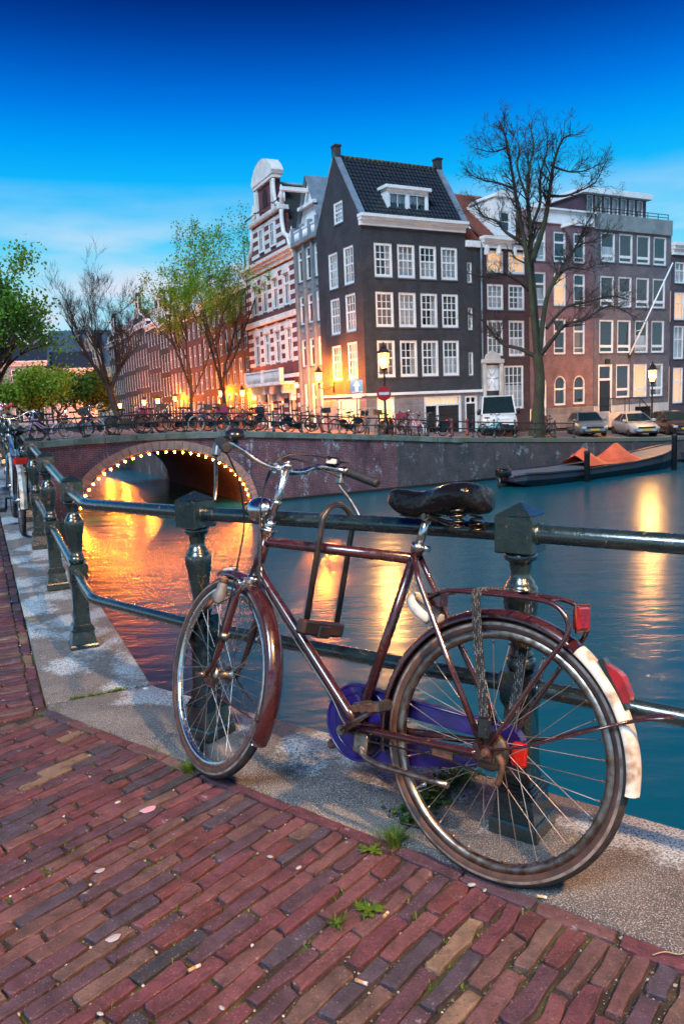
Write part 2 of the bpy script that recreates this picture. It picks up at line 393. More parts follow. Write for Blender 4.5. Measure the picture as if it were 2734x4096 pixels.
# kerb stones ----------------------------------------------------
kerb=empty('kerb',loc=(0,0,0)); tag(kerb,kind='structure')
EO=Vector((.796,-.606,0)).normalized()
def slab(pts,th=.24,dz=0):
    mb=MB(); n=len(pts); c=sum(pts,Vector())/n
    ins=lambda k:[p+(c-p).normalized()*k for p in pts]
    r0=[Vector((p.x,p.y,gz(p)-th)) for p in pts]; r1=[Vector((p.x,p.y,gz(p)-.014+dz)) for p in ins(.002)]; r2=[Vector((p.x,p.y,gz(p)-.004+dz)) for p in ins(.010)]; r3=[Vector((p.x,p.y,gz(p)+dz)) for p in ins(.024)]
    vs=r0+r1+r2+r3; fs=[]
    for k in range(3): fs+=[(k*n+i,k*n+(i+1)%n,(k+1)*n+(i+1)%n,(k+1)*n+i) for i in range(n)]
    mb.add(vs,fs,0,True); mb.f.append(tuple(range(3*n,4*n))); mb.m.append(0); mb.smooth.append(True)
    return mb.build('kerb_stone',m_stone,kerb)
def ccw(pts):
    a=sum(p.x*q.y-q.x*p.y for p,q in zip(pts,pts[1:]+pts[:1])); return pts if a>0 else pts[::-1]
g=.004
slab(ccw([KI+DL*.056,KI,KI+E1*(1.88-g),KO+EO*(1.66-g),KO+EO*.02,KO+DL*.018]))
slab(ccw([KI+E1*(1.88+g),KI+E1*4.4,KO+EO*4.3,KO+EO*(1.66+g)]),dz=.003)
jl=[.06,1.62,3.16,4.7,6.22,7.8,9.3,10.9,12.4,14,15.5,17.1,18.6,20.2,21.8,23.4,25,26.6]
for k,(t0,t1) in enumerate(zip(jl,jl[1:])):
    slab(ccw([KI+DL*(t0+g),KI+DL*(t1-g),KO+DL*(t1-g-.04),KO+DL*(t0+g-.04)]),dz=(.002,-.003,.004)[k%3])
# near quay walls ------------------------------------------------
m_quay=brickmat('old quay brick',(.115,.062,.058),(.08,.052,.055),(.10,.095,.09),stain=(.055,.058,.045),white=.7)
nq=MB()
def nwall(p,q,off):
    p=p+off; q=q+off; nq.quad((p.x,p.y,WZ-.4),(q.x,q.y,WZ-.4),(q.x,q.y,gz(q)-.2),(p.x,p.y,gz(p)-.2))
nwall(KO,KO+EO*8,-E2*.04); 
for t0,t1 in zip(tl[1:],tl[2:]): nwall(KO+DL*t1,KO+DL*t0,-NL*.04)
o=nq.build('quay_wall',m_quay); tag(o,'old brick quay wall below the near kerb stones, above the water','wall')

# ================================================================ water
m_water,t,b=nodes('canal water'); co=coords(t)
b.inputs['Base Color'].default_value=(.002,.092,.125,1); b.inputs['Roughness'].default_value=.23; b.inputs['IOR'].default_value=1.333; b.inputs['Specular IOR Level'].default_value=.5
mp_=nd(t,'ShaderNodeMapping'); mp_.inputs['Rotation'].default_value=(0,0,R(25)); mp_.inputs['Scale'].default_value=(.55,1.3,1); lk(t,co,mp_.inputs[0])
h=mth(t,'ADD',mth(t,'MULTIPLY',nse(t,mp_.outputs[0],1.2,3,.5),1.0),mth(t,'MULTIPLY',nse(t,mp_.outputs[0],6,3,.5),.13)); bmp(t,b,h,.16,.22)
wt=MB(); wt.quad((-220,-30,WZ),(220,-30,WZ),(220,330,WZ),(-220,330,WZ)); tag(wt.build('water',m_water),kind='structure')

# ================================================================ far land, bridge, quay
m_street=M('street paving',(.20,.135,.125),.8,c2=(.12,.09,.095),scale=2,bump=.5,bscale=14,bdist=.02)
lands=MB(); sl=[.1,1,2.5,4,6,8,10.75,13,15,17,19.4,22,24.4,28,32,60,200]; tt=[.3,2,4,6,10,13,17,21,25,40,100,350]
for s0,s1 in zip(sl,sl[1:]):
    for t0,t1 in zip(tt,tt[1:]):
        q=[QA+DQ*s_+LQ*t_ for s_,t_ in((s0,t0),(s1,t0),(s1,t1),(s0,t1))]; lands.quad(*[(p.x,p.y,land(p)) for p in q])
tag(lands.build('street',m_street),kind='structure')
deck=MB(); sl2=[-14,-11,-9,-7,-5.5,-4,-2,-1,.1]; t2=[.3,3,7,11,13.8]
for s0,s1 in zip(sl2,sl2[1:]):
    for t0,t1 in zip(t2,t2[1:]):
        q=[QA+DQ*s_+LQ*t_ for s_,t_ in((s0,t0),(s1,t0),(s1,t1),(s0,t1))]; deck.quad(*[(p.x,p.y,land(p)+.004) for p in q])
BT=frame(QA,DQ,(0,0,1))
bridge=empty('bridge',mw=BT); tag(bridge,'brick arch bridge with stone arch ring and glowing bulbs over the canal','bridge')
def bl(mb): # to bridge local
    inv=BT.inverted(); mb.v=[tuple(inv@Vector(v)) for v in mb.v]; return mb
bl(deck).build('deck',m_street,bridge)
m_bbrick=brickmat('bridge brick',(.25,.052,.052),(.14,.04,.062),(.22,.17,.165),bw=.24,bh=.075,ms=.012,white=.85,stain=(.075,.03,.045))
m_gstone=M('mossy coping stone',(.20,.23,.19),.85,c2=(.115,.14,.10),scale=2.2,bump=.6,bscale=25,bdist=.01)
m_arch=M('arch sandstone',(.36,.27,.21),.8,c2=(.27,.20,.165),scale=2.5,bump=.5,bscale=20,bdist=.01)
AC,AA,AB=-3.95,3.65,2.62
def archz(s,g=0):
    d=(s-AC)/(AA+g)
    return WZ-.5 if abs(d)>=1 else WZ+(AB+g)*math.sqrt(1-d*d)
S1=7.25
wl_=MB(); n=90; ss=[-11+(S1+11)*i/n for i in range(n+1)]+[AC-AA,AC+AA]; ss=sorted(ss)
for s0,s1 in zip(ss,ss[1:]):
    if s1-s0<1e-4: continue
    z0,z1=archz(s0),archz(s1)
    wl_.quad((s0,0,z0),(s1,0,z1),(s1,0,lerp(PTAB,s1)-.22),(s0,0,lerp(PTAB,s0)-.22))
for k in range(30):   # the vault
    a0=PI*k/30; a1=PI*(k+1)/30; p=lambda a:(AC-AA*math.cos(a),WZ+AB*math.sin(a)); (x0,z0),(x1,z1)=p(a0),p(a1)
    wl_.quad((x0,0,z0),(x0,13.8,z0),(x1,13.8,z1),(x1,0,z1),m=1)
for s0,s1 in zip(ss,ss[1:]):
    if s1-s0<1e-4: continue
    z0,z1=archz(s0),archz(s1); wl_.quad((s1,13.8,z1),(s0,13.8,z0),(s0,13.8,lerp(PTAB,s0)),(s1,13.8,lerp(PTAB,s1)))
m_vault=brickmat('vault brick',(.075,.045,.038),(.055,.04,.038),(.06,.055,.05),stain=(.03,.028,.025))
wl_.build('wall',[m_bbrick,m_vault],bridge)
for k in range(37):
    a0=.06+(PI-.12)*k/37; a1=.06+(PI-.12)*(k+1)/37-.006
    def q(a,g): return (AC-(AA+g)*math.cos(a),WZ+(AB+g)*math.sin(a))
    gout=.36+.015*random.random(); poly=[q(a0,-.005),q(a1,-.005),q(a1,gout),q(a0,gout)]
    mb=MB(); mb.prism(poly,-.05-.012*random.random(),.25); mb.build('arch_stone',m_arch,bridge)
s_=-10.9
while s_<11:
    l=1.12+.12*random.random(); e_=min(11,s_+l); z0,z1=lerp(PTAB,s_),lerp(PTAB,e_)
    mb=MB(); mb.bbox(0,1,-.10,.42,-.25,.012,.018); 
    mb.v=[(s_+.006+x*(e_-s_-.012),y,z+z0+(z1-z0)*x) for x,y,z in mb.v]; mb.build('coping_stone',m_gstone,bridge); s_=e_
m_bulb=EM('glowing bulb',(1,.19,.009),270); m_black=M('black iron',(.012,.013,.014),.5)
nb=29
socket=MB(); socket.lathe([(.02,.03),(.028,.05),(.028,.085),(.012,.1)],8)
me_s=socket.mesh('socket'); me_s.materials.append(m_black)
bul=MB(); bul.sphere((0,0,0),.038,8,6); me_b=bul.mesh('bulb'); me_b.materials.append(m_bulb)
wire=MB(); wp=[]
for k in range(nb):
    a=.22+(PI-.40)*k/(nb-1); x,z=AC-(AA-.08)*math.cos(a),WZ+(AB-.08)*math.sin(a)
    o=link('bulb',me_b,bridge,loc=(x,-.10,z-.02)); link('socket',me_s,o)
for k in range(60):
    a=.12+(PI-.24)*k/59; wp.append((AC-(AA-.01)*math.cos(a),-.085,WZ+(AB-.01)*math.sin(a)))
wire.tube(wp,.022,5); wire.build('light_cable',m_black,bridge)
# far quay wall right of the bridge ------------------------------
m_fq=brickmat('far quay brick',(.105,.066,.062),(.068,.052,.055),(.115,.105,.10),bw=.24,bh=.075,ms=.011,stain=(.04,.05,.05),white=.55)
fq=empty('quay_wall',mw=BT); tag(fq,'weathered brick quay wall across the canal behind the moored barge','wall')
mb=MB(); ss=[S1+i*1.6 for i in range(0,30)]
for s0,s1 in zip(ss,ss[1:]): mb.quad((s0,-.02,WZ-.4),(s1,-.02,WZ-.4),(s1,-.02,lerp(PTAB,s1)-.2),(s0,-.02,lerp(PTAB,s0)-.2))
mb.box(S1-.06,S1+.06,-.05,0,WZ-.3,lerp(PTAB,S1)-.26)
mb.build('wall',m_fq,fq)
s_=11.02
while s_<48:
    l=1.3+.2*random.random(); e_=s_+l; z0,z1=lerp(PTAB,s_),lerp(PTAB,e_)
    mb=MB(); mb.bbox(0,1,-.07,.40,-.22,.010,.02); mb.v=[(s_+.006+x*(e_-s_-.012),y,z+z0+(z1-z0)*x) for x,y,z in mb.v]; mb.build('coping_stone',M('grassy coping stone',(.12,.15,.08),.9,c2=(.15,.15,.135),scale=1.6,bump=.6,bscale=20,bdist=.02),fq); s_=e_
mb=MB()
for k in range(11): mb.box(S1+k*3.0+.2,S1+k*3.0+.5,-.09,-.022,WZ-.4,lerp(PTAB,S1+k*3)-.6-.3*(k%2)) if k in(4,) else None
mb.box(22.6,23.0,-.16,-.022,WZ-.4,lerp(PTAB,22.8)-.23); mb.build('buttress',m_fq,fq)
mb=MB(); mb.bbox(S1-8,S1+40,-.12,-.021,WZ-.4,WZ+.12,.02); mb.build('waterline_ledge',M('wet algae ledge',(.018,.022,.016),.4),fq)
# banks of the side canal seen through the arch
bk=MB(); 
bk.quad((.0,13.8,WZ-.4),(.0,25,WZ-.4),(.0,25,-1.38),(.0,13.8,.1)); bk.quad((.0,25,WZ-.4),(.0,120,WZ-.4),(.0,120,-1.38),(.0,25,-1.38)); bk.quad((-10.3,120,WZ-.4),(-10.3,13.8,WZ-.4),(-10.3,13.8,.1),(-10.3,120,.1))
o=bk.build('quay_wall',m_quay); o.matrix_world=BT; tag(o,'dark quay walls of the side canal seen through the bridge arch','wall')
# ================================================================ near railing
m_paint,t,b=nodes('dark green gloss paint'); co=coords(t); b.inputs['Coat Weight'].default_value=1; b.inputs['Coat Roughness'].default_value=.15; b.inputs['Specular IOR Level'].default_value=.6
c_=mixc(t,rng(t,nse(t,co,7,5),.4,.65),(.007,.018,.019),(.012,.024,.024)); c_=mixc(t,rng(t,nse(t,co,38,6,.7),.63,.66),c_,(.14,.10,.07)); c_=mixc(t,rng(t,nse(t,co,14,6,.75),.655,.675),c_,(.15,.055,.02)); lk(t,c_,b.inputs['Base Color'])
lk(t,rng(t,nse(t,co,30,4),.3,.7,.14,.38),b.inputs['Roughness']); bmp(t,b,mth(t,'ADD',nse(t,co,45,4),mth(t,'MULTIPLY',nse(t,co,240,3),.4)),.45,.004)
def post_meshes():
    cap=MB(); h=.0555
    cap.bbox(-h,h,-h,h,.832,.938,.004); z=.9385; a=h-.002
    cap.add([(-a,-a,z),(a,-a,z),(a,a,z),(-a,a,z),(0,0,.972)],[(0,1,4),(1,2,4),(2,3,4),(3,0,4)])
    bal=MB(); pr=[(.034,.835),(.045,.829),(.0475,.820),(.045,.810),(.034,.803),(.031,.796),(.0315,.785),(.029,.778),(.028,.768),(.031,.757),(.037,.747),(.041,.740),(.041,.735),(.046,.731),(.0495,.722),(.0505,.708),(.0505,.690)]
    pr+=[(.0505-(.0505-.030)*k/6,.69-(.69-.553)*k/6) for k in range(1,7)]+[(.030,.545),(.036,.535),(.037,.531),(.033,.528),(.039,.522),(.0425,.512),(.0425,.502),(.038,.491),(.034,.487)]
    bal.lathe(pr[::-1],20)
    blk=MB(); blk.bbox(-.048,.048,-.048,.048,.395,.487,.004)
    sh=MB(); sq=math.sqrt(2)
    def sqr(mb,rings,ch=0):
        vs=[];n=8
        for hw,z,c in rings:
            k=hw-c; vs+=[(-k,-hw,z),(k,-hw,z),(hw,-k,z),(hw,k,z),(k,hw,z),(-k,hw,z),(-hw,k,z),(-hw,-k,z)]
        fs=[(i*n+j,i*n+(j+1)%n,(i+1)*n+(j+1)%n,(i+1)*n+j) for i in range(len(rings)-1) for j in range(n)]
        mb.add(vs,fs); mb.f.append(tuple(range(n))[::-1]); mb.m.append(0); mb.smooth.append(False); L_=len(vs)-n
        i0=len(mb.v)-len(vs); mb.f[-1]=tuple(i0+q for q in range(n))[::-1]; mb.f.append(tuple(i0+L_+q for q in range(n))); mb.m.append(0); mb.smooth.append(False)
    sqr(sh,[(.0435,.150,.002),(.0435,.178,.002),(.0425,.205,.013),(.0395,.355,.013),(.0405,.370,.012),(.046,.394,.003)])
    bs=MB(); sqr(bs,[(.0745,0,.003),(.0745,.038,.003),(.071,.046,.003),(.066,.047,.002),(.056,.112,.002),(.056,.116,.002),(.061,.120,.002),(.061,.128,.002),(.055,.132,.002),(.055,.138,.002),(.050,.141,.002),(.050,.149,.002),(.044,.1505,.002)])
    out=[]
    for n_,m_ in(('cap',cap),('baluster',bal),('block',blk),('shaft',sh),('base',bs)):
        me=m_.mesh(n_); me.materials.append(m_paint); out.append((n_,me))
    return out
PMESH=post_meshes()
rail=empty('railing',loc=(PC.x,PC.y,0)); tag(rail,'dark green iron railing with square capped posts on the near kerb','railing')
EB=(PR-PM).normalized()
posts=[(PR+EB*1.32,EB),(PR,EB),(PM,EB),(PC,DL)]+[(PC+DL*1.38217*k,DL) for k in range(1,9)]
def pz(p,i): return gz(p)+.002
Rinv=Matrix.Translation((-PC.x,-PC.y,0))
for i,(p,d) in enumerate(posts):
    pe=bpy.data.objects.new('post',None); col.objects.link(pe); pe.parent=rail; pe.empty_display_size=.1; pe.matrix_local=Rinv@frame((p.x,p.y,pz(p,i)),d,(random.gauss(0,.006),random.gauss(0,.006),1))
    for n_,me in PMESH: link(n_,me,pe)
bend=PC-DL*.58
for n_,h,r_ in(('top_rail',.886,.0265),('lower_rail',.437,.0245)):
    path=[]
    for i,(p,d) in enumerate(posts[:3]): path.append(Vector((p.x,p.y,pz(p,i)+h)))
    bz=gz(PC)-.02 if n_=='lower_rail' else gz(PC)-.01
    b0=bend+(PM-bend).normalized()*.09; b1=bend+DL*.09
    path+=[Vector((b0.x,b0.y,bz+h)),Vector((*(bend*.72+(b0+b1)*.14).xy,bz+h)),Vector((b1.x,b1.y,bz+h))]
    full=[path[0],path[1],path[2]]
    arc=spline([path[2]+(path[3]-path[2])*.8,path[3],path[4],path[5],path[5]+DL*.2],5)
    full+=arc
    for p,d in posts[3:]: full.append(Vector((p.x,p.y,pz(p,0)+h)))
    mb=MB(); mb.tube([(q.x-PC.x,q.y-PC.y,q.z) for q in full],r_,14)
    for (p,d) in posts:   # collars where the rail meets each post
        for s_ in(-1,1):
            c=Vector((p.x-PC.x,p.y-PC.y,pz(p,0)+h))+d*s_*.052; mb.tube([c,c+d*s_*.012],[r_+.006,r_+.002],14)
    mb.build(n_,m_paint,rail)

# ================================================================ the brown bicycle
m_maroon,t,b=nodes('maroon frame enamel'); co=coords(t); c_=mixc(t,rng(t,nse(t,co,9,5),.4,.65),(.046,.010,.010),(.028,.008,.009)); c_=mixc(t,rng(t,nse(t,co,55,6,.75),.605,.66),c_,(.12,.045,.02)); lk(t,c_,b.inputs['Base Color']); lk(t,rng(t,nse(t,co,40,5),.35,.7,.16,.42),b.inputs['Roughness']); b.inputs['Coat Weight'].default_value=.9; b.inputs['Coat Roughness'].default_value=.12
m_rust=M('rusty steel',(.13,.055,.028),.65,.3,c2=(.05,.028,.02),scale=40,bump=.5,bscale=150)
m_chrome=M('aged chrome',(.72,.70,.67),.24,1.0,c2=(.42,.36,.30),scale=30,lo=.52,hi=.75,rvar=.07)
m_alu=M('dull aluminium',(.36,.31,.27),.38,1.0,c2=(.20,.13,.09),scale=30,rvar=.1)
m_tyre=M('old tyre rubber',(.012,.010,.010),.75,c2=(.038,.027,.022),scale=30,bump=.7,bscale=260,bdist=.003)
m_wall=M('tan tyre sidewall',(.075,.034,.024),.75,c2=(.036,.02,.018),scale=26)
m_wline=M('worn white line',(.24,.18,.15),.7,c2=(.10,.065,.05),scale=30)
m_spoke=M('rusted spoke',(.30,.20,.145),.42,.8,c2=(.40,.36,.33),scale=12)
m_spoke2=M('silver spoke',(.50,.48,.46),.35,.9,c2=(.28,.2,.15),scale=12)
m_rubber=M('black rubber',(.016,.016,.017),.6,c2=(.024,.024,.026),scale=50,bump=.3,bscale=300)
m_plast=M('black plastic',(.010,.010,.011),.28,coat=.3)
m_vinyl=M('black vinyl saddle cover',(.004,.004,.0045),.2,c2=(.008,.007,.007),scale=14,bump=.7,bscale=24,bdist=.012,coat=0,spec=.32)
m_purple=M('purple chain case',(.020,.010,.12),.28,c2=(.010,.006,.05),scale=8,coat=.3)
m_red=M('red plastic lens',(.28,.002,.004),.2,c2=(.16,.002,.003),scale=30,coat=.15)
m_cream=M('cracked white paint',(.58,.52,.45),.55,c2=(.26,.17,.11),scale=20,lo=.50,hi=.68,bump=.4,bscale=80)
bD=Vector((-.78626,.61789,0)); bU=Vector((.12915,.16434,.97791))
BM=frame((.34285,1.90517,gz((.34,1.9))+.001),bD,bU)
bike=empty('bicycle',mw=BM); tag(bike,'maroon roadster bicycle with purple chain case leaning on the near railing','bicycle')
AX=Vector((-math.sin(R(15)),0,math.cos(R(15)))); P0=Vector((.90,0,.862))
STM=Matrix.Translation(P0)@Matrix.Rotation(R(-16.1),4,AX)@Matrix.Translation(-P0)
def steer(mb): mb.v=[tuple(STM@Vector(v)) for v in mb.v]; return mb
YM=Matrix.Rotation(R(-90),4,'X')   # lathe z -> +y
FR=MB()
BB=Vector((.46,0,.305)); SL=Vector((.308,0,.845))
FR.tube([(.318,0,.826),(.885,0,.830),(.905,0,.826)],.0165,12)
FR.tube([BB,SL+Vector((-.004,0,.014))],.0152,12)
FR.tube([P0+AX*.005,P0-AX*.172],.0195,14)
FR.tube(spline([(.888,0,.835),(.915,0,.815),(.926,0,.77),(.915,0,.725),(.875,0,.682),(.82,0,.632),(.46,0,.305)],6),.0168,12)
for s_ in(-1,1):
    FR.tube(spline([(.455,s_*.022,.305),(.38,s_*.036,.312),(.12,s_*.058,.333),(.03,s_*.060,.338)],4),[.0118]*8+[.0105]*5,10)
    FR.tube([(.304,s_*.016,.838),(.27,s_*.032,.77),(.15,s_*.05,.575),(.012,s_*.060,.352)],.0088,10)
    FR.box(-.015,.04,s_*.060-.003,s_*.060+.003,.325,.365)
FR.tube([(.46,-.036,.305),(.46,.036,.305)],.021,14)
FR.tube([(.306,0,.838),(.302,0,.862)],.0185,12)
FR.build('frame',m_maroon,bike)
mb=MB(); mb.tube([(.303,0,.852),(.299,0,.872)],.0205,14); mb.tube([(.29,-.0,.862),(.262,-.0,.858)],.009,8); mb.build('seat_clamp',m_chrome,bike)
mb=MB(); mb.tube([(.304,0,.85),(.272,0,.962)],.0128,14); mb.build('seat_post',m_chrome,bike)
# --- wheels
def wheel(name,c,near_drum,parent,S=None,spk=m_spoke,nsp=36,seed=1):
    root=bpy.data.objects.new(name,None); col.objects.link(root); root.parent=parent; root.empty_display_size=.1
    root.matrix_local=(S if S is not None else Matrix.Identity(4))@Matrix.Translation(c)
    def ring(prof,n=72,m=None,nm='tyre',mats=None,closed=True):
        mb=MB(); k=len(prof)
        for i in range(n):
            a=2*PI*i/n; ca,sa=math.cos(a),math.sin(a)
            mb.v+=[(r_*ca,y,r_*sa) for r_,y,_ in prof]
        for i in range(n):
            i2=(i+1)%n
            for j in range(k if closed else k-1):
                j2=(j+1)%k; mb.f.append((i*k+j,i2*k+j,i2*k+j2,i*k+j2)); mb.m.append(prof[j][2]); mb.smooth.append(True)
        return mb.build(nm,mats,root)
    pr=[]
    for j in range(16):
        a=2*PI*j/16; r_=.3285+.0195*math.cos(a); y=.0185*math.sin(a); ca=math.cos(a)
        pr.append((r_,y,0 if (ca>.5 and j<8) or ca>.6 else (2 if j in(3,12) else 1)))
    ring(pr,80,nm='tyre',mats=[m_tyre,m_wall,m_wline])
    ring([(.314,.0125,0),(.3155,.0095,0),(.310,.006,0),(.310,-.006,0),(.3155,-.0095,0),(.314,-.0125,0),(.300,-.0125,0),(.293,-.009,0),(.2905,0,0),(.293,.009,0),(.300,.0125,0)],72,nm='rim',mats=[m_alu if near_drum else m_chrome])
    hb=MB(); 
    hb.lathe([(.006,-.062),(.006,-.045),(.024,-.042),(.031,-.040),(.031,-.036),(.018,-.03),(.016,0),(.018,.024),(.031,.027),(.031,.031),(.024,.034),(.006,.05),(.006,.075)],18,T=YM)
    hb.build('hub',m_rust if near_drum else m_alu,root)
    if near_drum:
        d=MB(); d.lathe([(.01,.030),(.045,.031),(.051,.034),(.051,.044),(.046,.048),(.03,.050),(.012,.052)],26,T=YM); d.build('brake_drum',M('greasy hub steel',(.055,.042,.036),.5,.6,c2=(.12,.07,.04),scale=30,bump=.4,bscale=120),root)
    else:
        d=MB(); d.lathe([(.01,.024),(.040,.025),(.044,.028),(.044,.036),(.036,.041),(.012,.043)],24,T=YM); d.build('brake_drum',m_alu,root)
    sp=MB(); sp.tube([(0,0,0),(0,0,1)],.00125,5,cap=False); me=sp.mesh('spoke'); me.materials.append(spk)
    nip=MB(); nip.tube([(0,0,.955),(0,0,1)],.0024,6); 
    for f in nip.f: pass
    sp2=MB(); sp2.tube([(0,0,0),(0,0,1)],.00125,5,cap=False); sp2.tube([(0,0,.95),(0,0,1.0)],.0026,6); me=sp2.mesh('spoke'); me.materials.append(spk)
    rr=random.Random(seed); off=rr.random()
    for k in range(nsp):
        side=1 if k%2 else -1; a=2*PI*(k+off)/nsp; cross=(1 if (k//2)%2 else -1)*R(62)
        ha=a+cross; p=Vector((.029*math.cos(ha),side*(.030 if side>0 else .037),.029*math.sin(ha))); q=Vector((.292*math.cos(a),0,.292*math.sin(a)))
        d=q-p; zq=d.normalized(); xq=zq.orthogonal().normalized(); yq=zq.cross(xq)
        link('spoke',me,root,mat=Matrix(((xq.x,yq.x,d.x,p.x),(xq.y,yq.y,d.y,p.y),(xq.z,yq.z,d.z,p.z),(0,0,0,1))))
    v=MB(); a=rr.choice([2.3,2.5]) if not near_drum else -.62; ca,sa=math.cos(a),math.sin(a); v.tube([(.294*ca,0,.294*sa),(.262*ca,.0,.262*sa)],.0042,8); v.tube([(.268*ca,0,.268*sa),(.258*ca,0,.258*sa)],.0055,8); v.build('valve',m_chrome,root)
    return root
RC=Vector((0,0,.347)); FC=Vector((1.080,0,.347))
wheel('rear_wheel',RC,True,bike,None,m_spoke,36,4)
wheel('front_wheel',FC,False,bike,STM,m_spoke2,36,9)
# --- fork
mb=MB(); ft=P0-AX*.178
for s_ in(-1,1):
    mb.tube(spline([ft+Vector((0,s_*.030,0)),(.958,s_*.050,.64),(.985,s_*.054,.53),(1.015,s_*.056,.43),(1.045,s_*.057,.375),(1.080,s_*.057,.347)],4),[.0135]*9+[.0125,.0115,.0105,.0098,.009,.0085,.008,.008,.008,.008,.008,.008,.008][:12],10)
steer(mb).build('fork',m_maroon,bike)
mb=MB(); T=frame(ft,(1,0,math.tan(R(15))),AX); mb.bbox(-.022,.026,-.052,.052,-.030,.006,.008,T=T); mb.lathe([(.02,.004),(.026,.008),(.026,.016),(.020,.020)],16,T=T); mb.tube([T@Vector((0,.05,-.012)),T@Vector((0,.058,-.012))],.007,8); steer(mb).build('fork_crown',m_chrome,bike)
mb=MB(); T=frame(P0,(1,0,math.tan(R(15))),AX); mb.lathe([(.020,-.012),(.0235,-.006),(.0235,.004),(.030,.008),(.030,.013),(.021,.016),(.019,.020),(.021,.024),(.019,.036),(.014,.044)],18,T=T); steer(mb).build('headset',m_chrome,bike)
mb=MB(); top=P0+AX*.232; mb.tube([P0+AX*.03,top],.0122,16); mb.tube([top-AX*.004,top+AX*.012],.0145,14); mb.tube([top+AX*.012,top+AX*.02],.007,6)
mb.tube([top,Vector((.872,0,1.078))],.0135,12); mb.tube([(.872,-.026,1.078),(.872,.026,1.078)],.0185,14); mb.tube([(.868,0,1.062),(.866,0,1.048)],.006,6); mb.tube([P0+AX*.102,P0+AX*.112],.0165,14); steer(mb).build('stem',m_chrome,bike)
# --- handlebar
hb=bpy.data.objects.new('handlebar',None); col.objects.link(hb); hb.parent=bike; hb.matrix_local=STM
half=[(.872,0,1.078),(.872,.05,1.079),(.882,.095,1.090),(.894,.14,1.112),(.893,.19,1.124),(.872,.232,1.124),(.840,.256,1.117)]
gr0,gr1=Vector((.838,.257,1.1165)),Vector((.722,.296,1.084))
pl=spline([Vector((x,-y,z)) for x,y,z in half[::-1]]+[Vector(p) for p in half[1:]],6)
pl=[Vector((gr1.x,-gr1.y,gr1.z))]+pl+[gr1]
mb=MB(); mb.tube(pl,.0112,14); mb.build('bar',m_chrome,hb)
for s_ in(-1,1):
    fl=Vector((1,s_,1)); a=Vector((gr0.x-.012,gr0.y*s_,gr0.z)); a=Vector((gr0.x,gr0.y*s_,gr0.z)); z=Vector((gr1.x,gr1.y*s_,gr1.z)); d=z-a
    mb=MB(); n=22; rs=[.0155+(.0012 if k%2 else 0) for k in range(n)]; rs[0]=.017; rs[-1]=.0165; rs[n//2]=.0175; mb.tube([a+d*k/(n-1) for k in range(n)]+[z+d.normalized()*.006],rs+[.012],14); mb.build('grip',m_rubber,hb)
    cl=a-d.normalized()*.025
    mb=MB(); mb.tube([cl,cl+d.normalized()*.022],.0155,12,m=0)
    o_=Vector((0,-s_*.0,-1)); pv=cl+Vector((.012,0,-.028)); mb.bbox(-.014,.016,-.010,.010,-.022,.024,.004,T=Matrix.Translation(pv))
    lv=spline([pv+Vector((.006,0,-.012)),pv+Vector((.0,0,-.030)),pv+d.normalized()*.055+Vector((0,0,-.062)),pv+d.normalized()*.105+Vector((0,0,-.105)),pv+d.normalized()*.122+Vector((0,0,-.142))],5)
    mb.tube(lv,[.0075]*8+[.0085]*10+[.0075]*3,8,flat=(1.0,.55,(1,0,0))); mb.build('brake_lever',m_alu,hb)
mb=MB(); T=frame((.896,.182,1.158),(1,0,.25),(-.55,.35,.78)); mb.lathe([(.010,-.03),(.010,-.012),(.030,-.010),(.034,-.002),(.034,.004),(.031,.012),(.022,.019),(.012,.022),(.004,.0225)],20,T=T); mb.tube([T@Vector((.028,.012,-.004)),T@Vector((.046,.02,-.012))],.005,6); mb.build('bell',m_plast,hb)
mb=MB(); T=frame((.868,-.206,1.146),(-.75,-.66,0),(0,0,1)); mb.bbox(-.030,.024,-.013,.013,-.012,.016,.006,m=0,T=T); mb.bbox(-.024,.014,-.016,-.0125,-.010,.008,.003,m=1,T=T); mb.bbox(-.024,.014,.0125,.016,-.010,.008,.003,m=1,T=T); mb.tube([T@Vector((.02,0,.0)),T@Vector((.042,0,.002)),T@Vector((.052,0,.008))],[.005,.004,.0065],8,m=0); mb.build('gear_shifter',[m_plast,m_cream],hb)
# --- headlight, bracket
mb=MB(); T=frame((.966,0,.938),(0,1,0),(.93,0,-.12)); mb.lathe([(.004,-.062),(.017,-.057),(.029,-.046),(.039,-.027),(.0445,-.005),(.0455,.014),(.0445,.026)],22,T=T); steer(mb).build('headlight',m_chrome,bike)
mb=MB(); mb.lathe([(.044,.0245),(.036,.036),(.014,.041)],20,T=T); steer(mb).build('headlight_lens',M('lamp glass',(.5,.52,.52),.08,coat=.5),bike)
mb=MB(); mb.tube([(.918,.008,.872),(.935,.008,.89),(.952,.004,.908)],.006,8,flat=(1,.5,(0,1,0))); mb.tube([(.918,-.008,.872),(.935,-.008,.89),(.952,-.004,.908)],.006,8,flat=(1,.5,(0,1,0))); steer(mb).build('lamp_bracket',m_alu,bike)
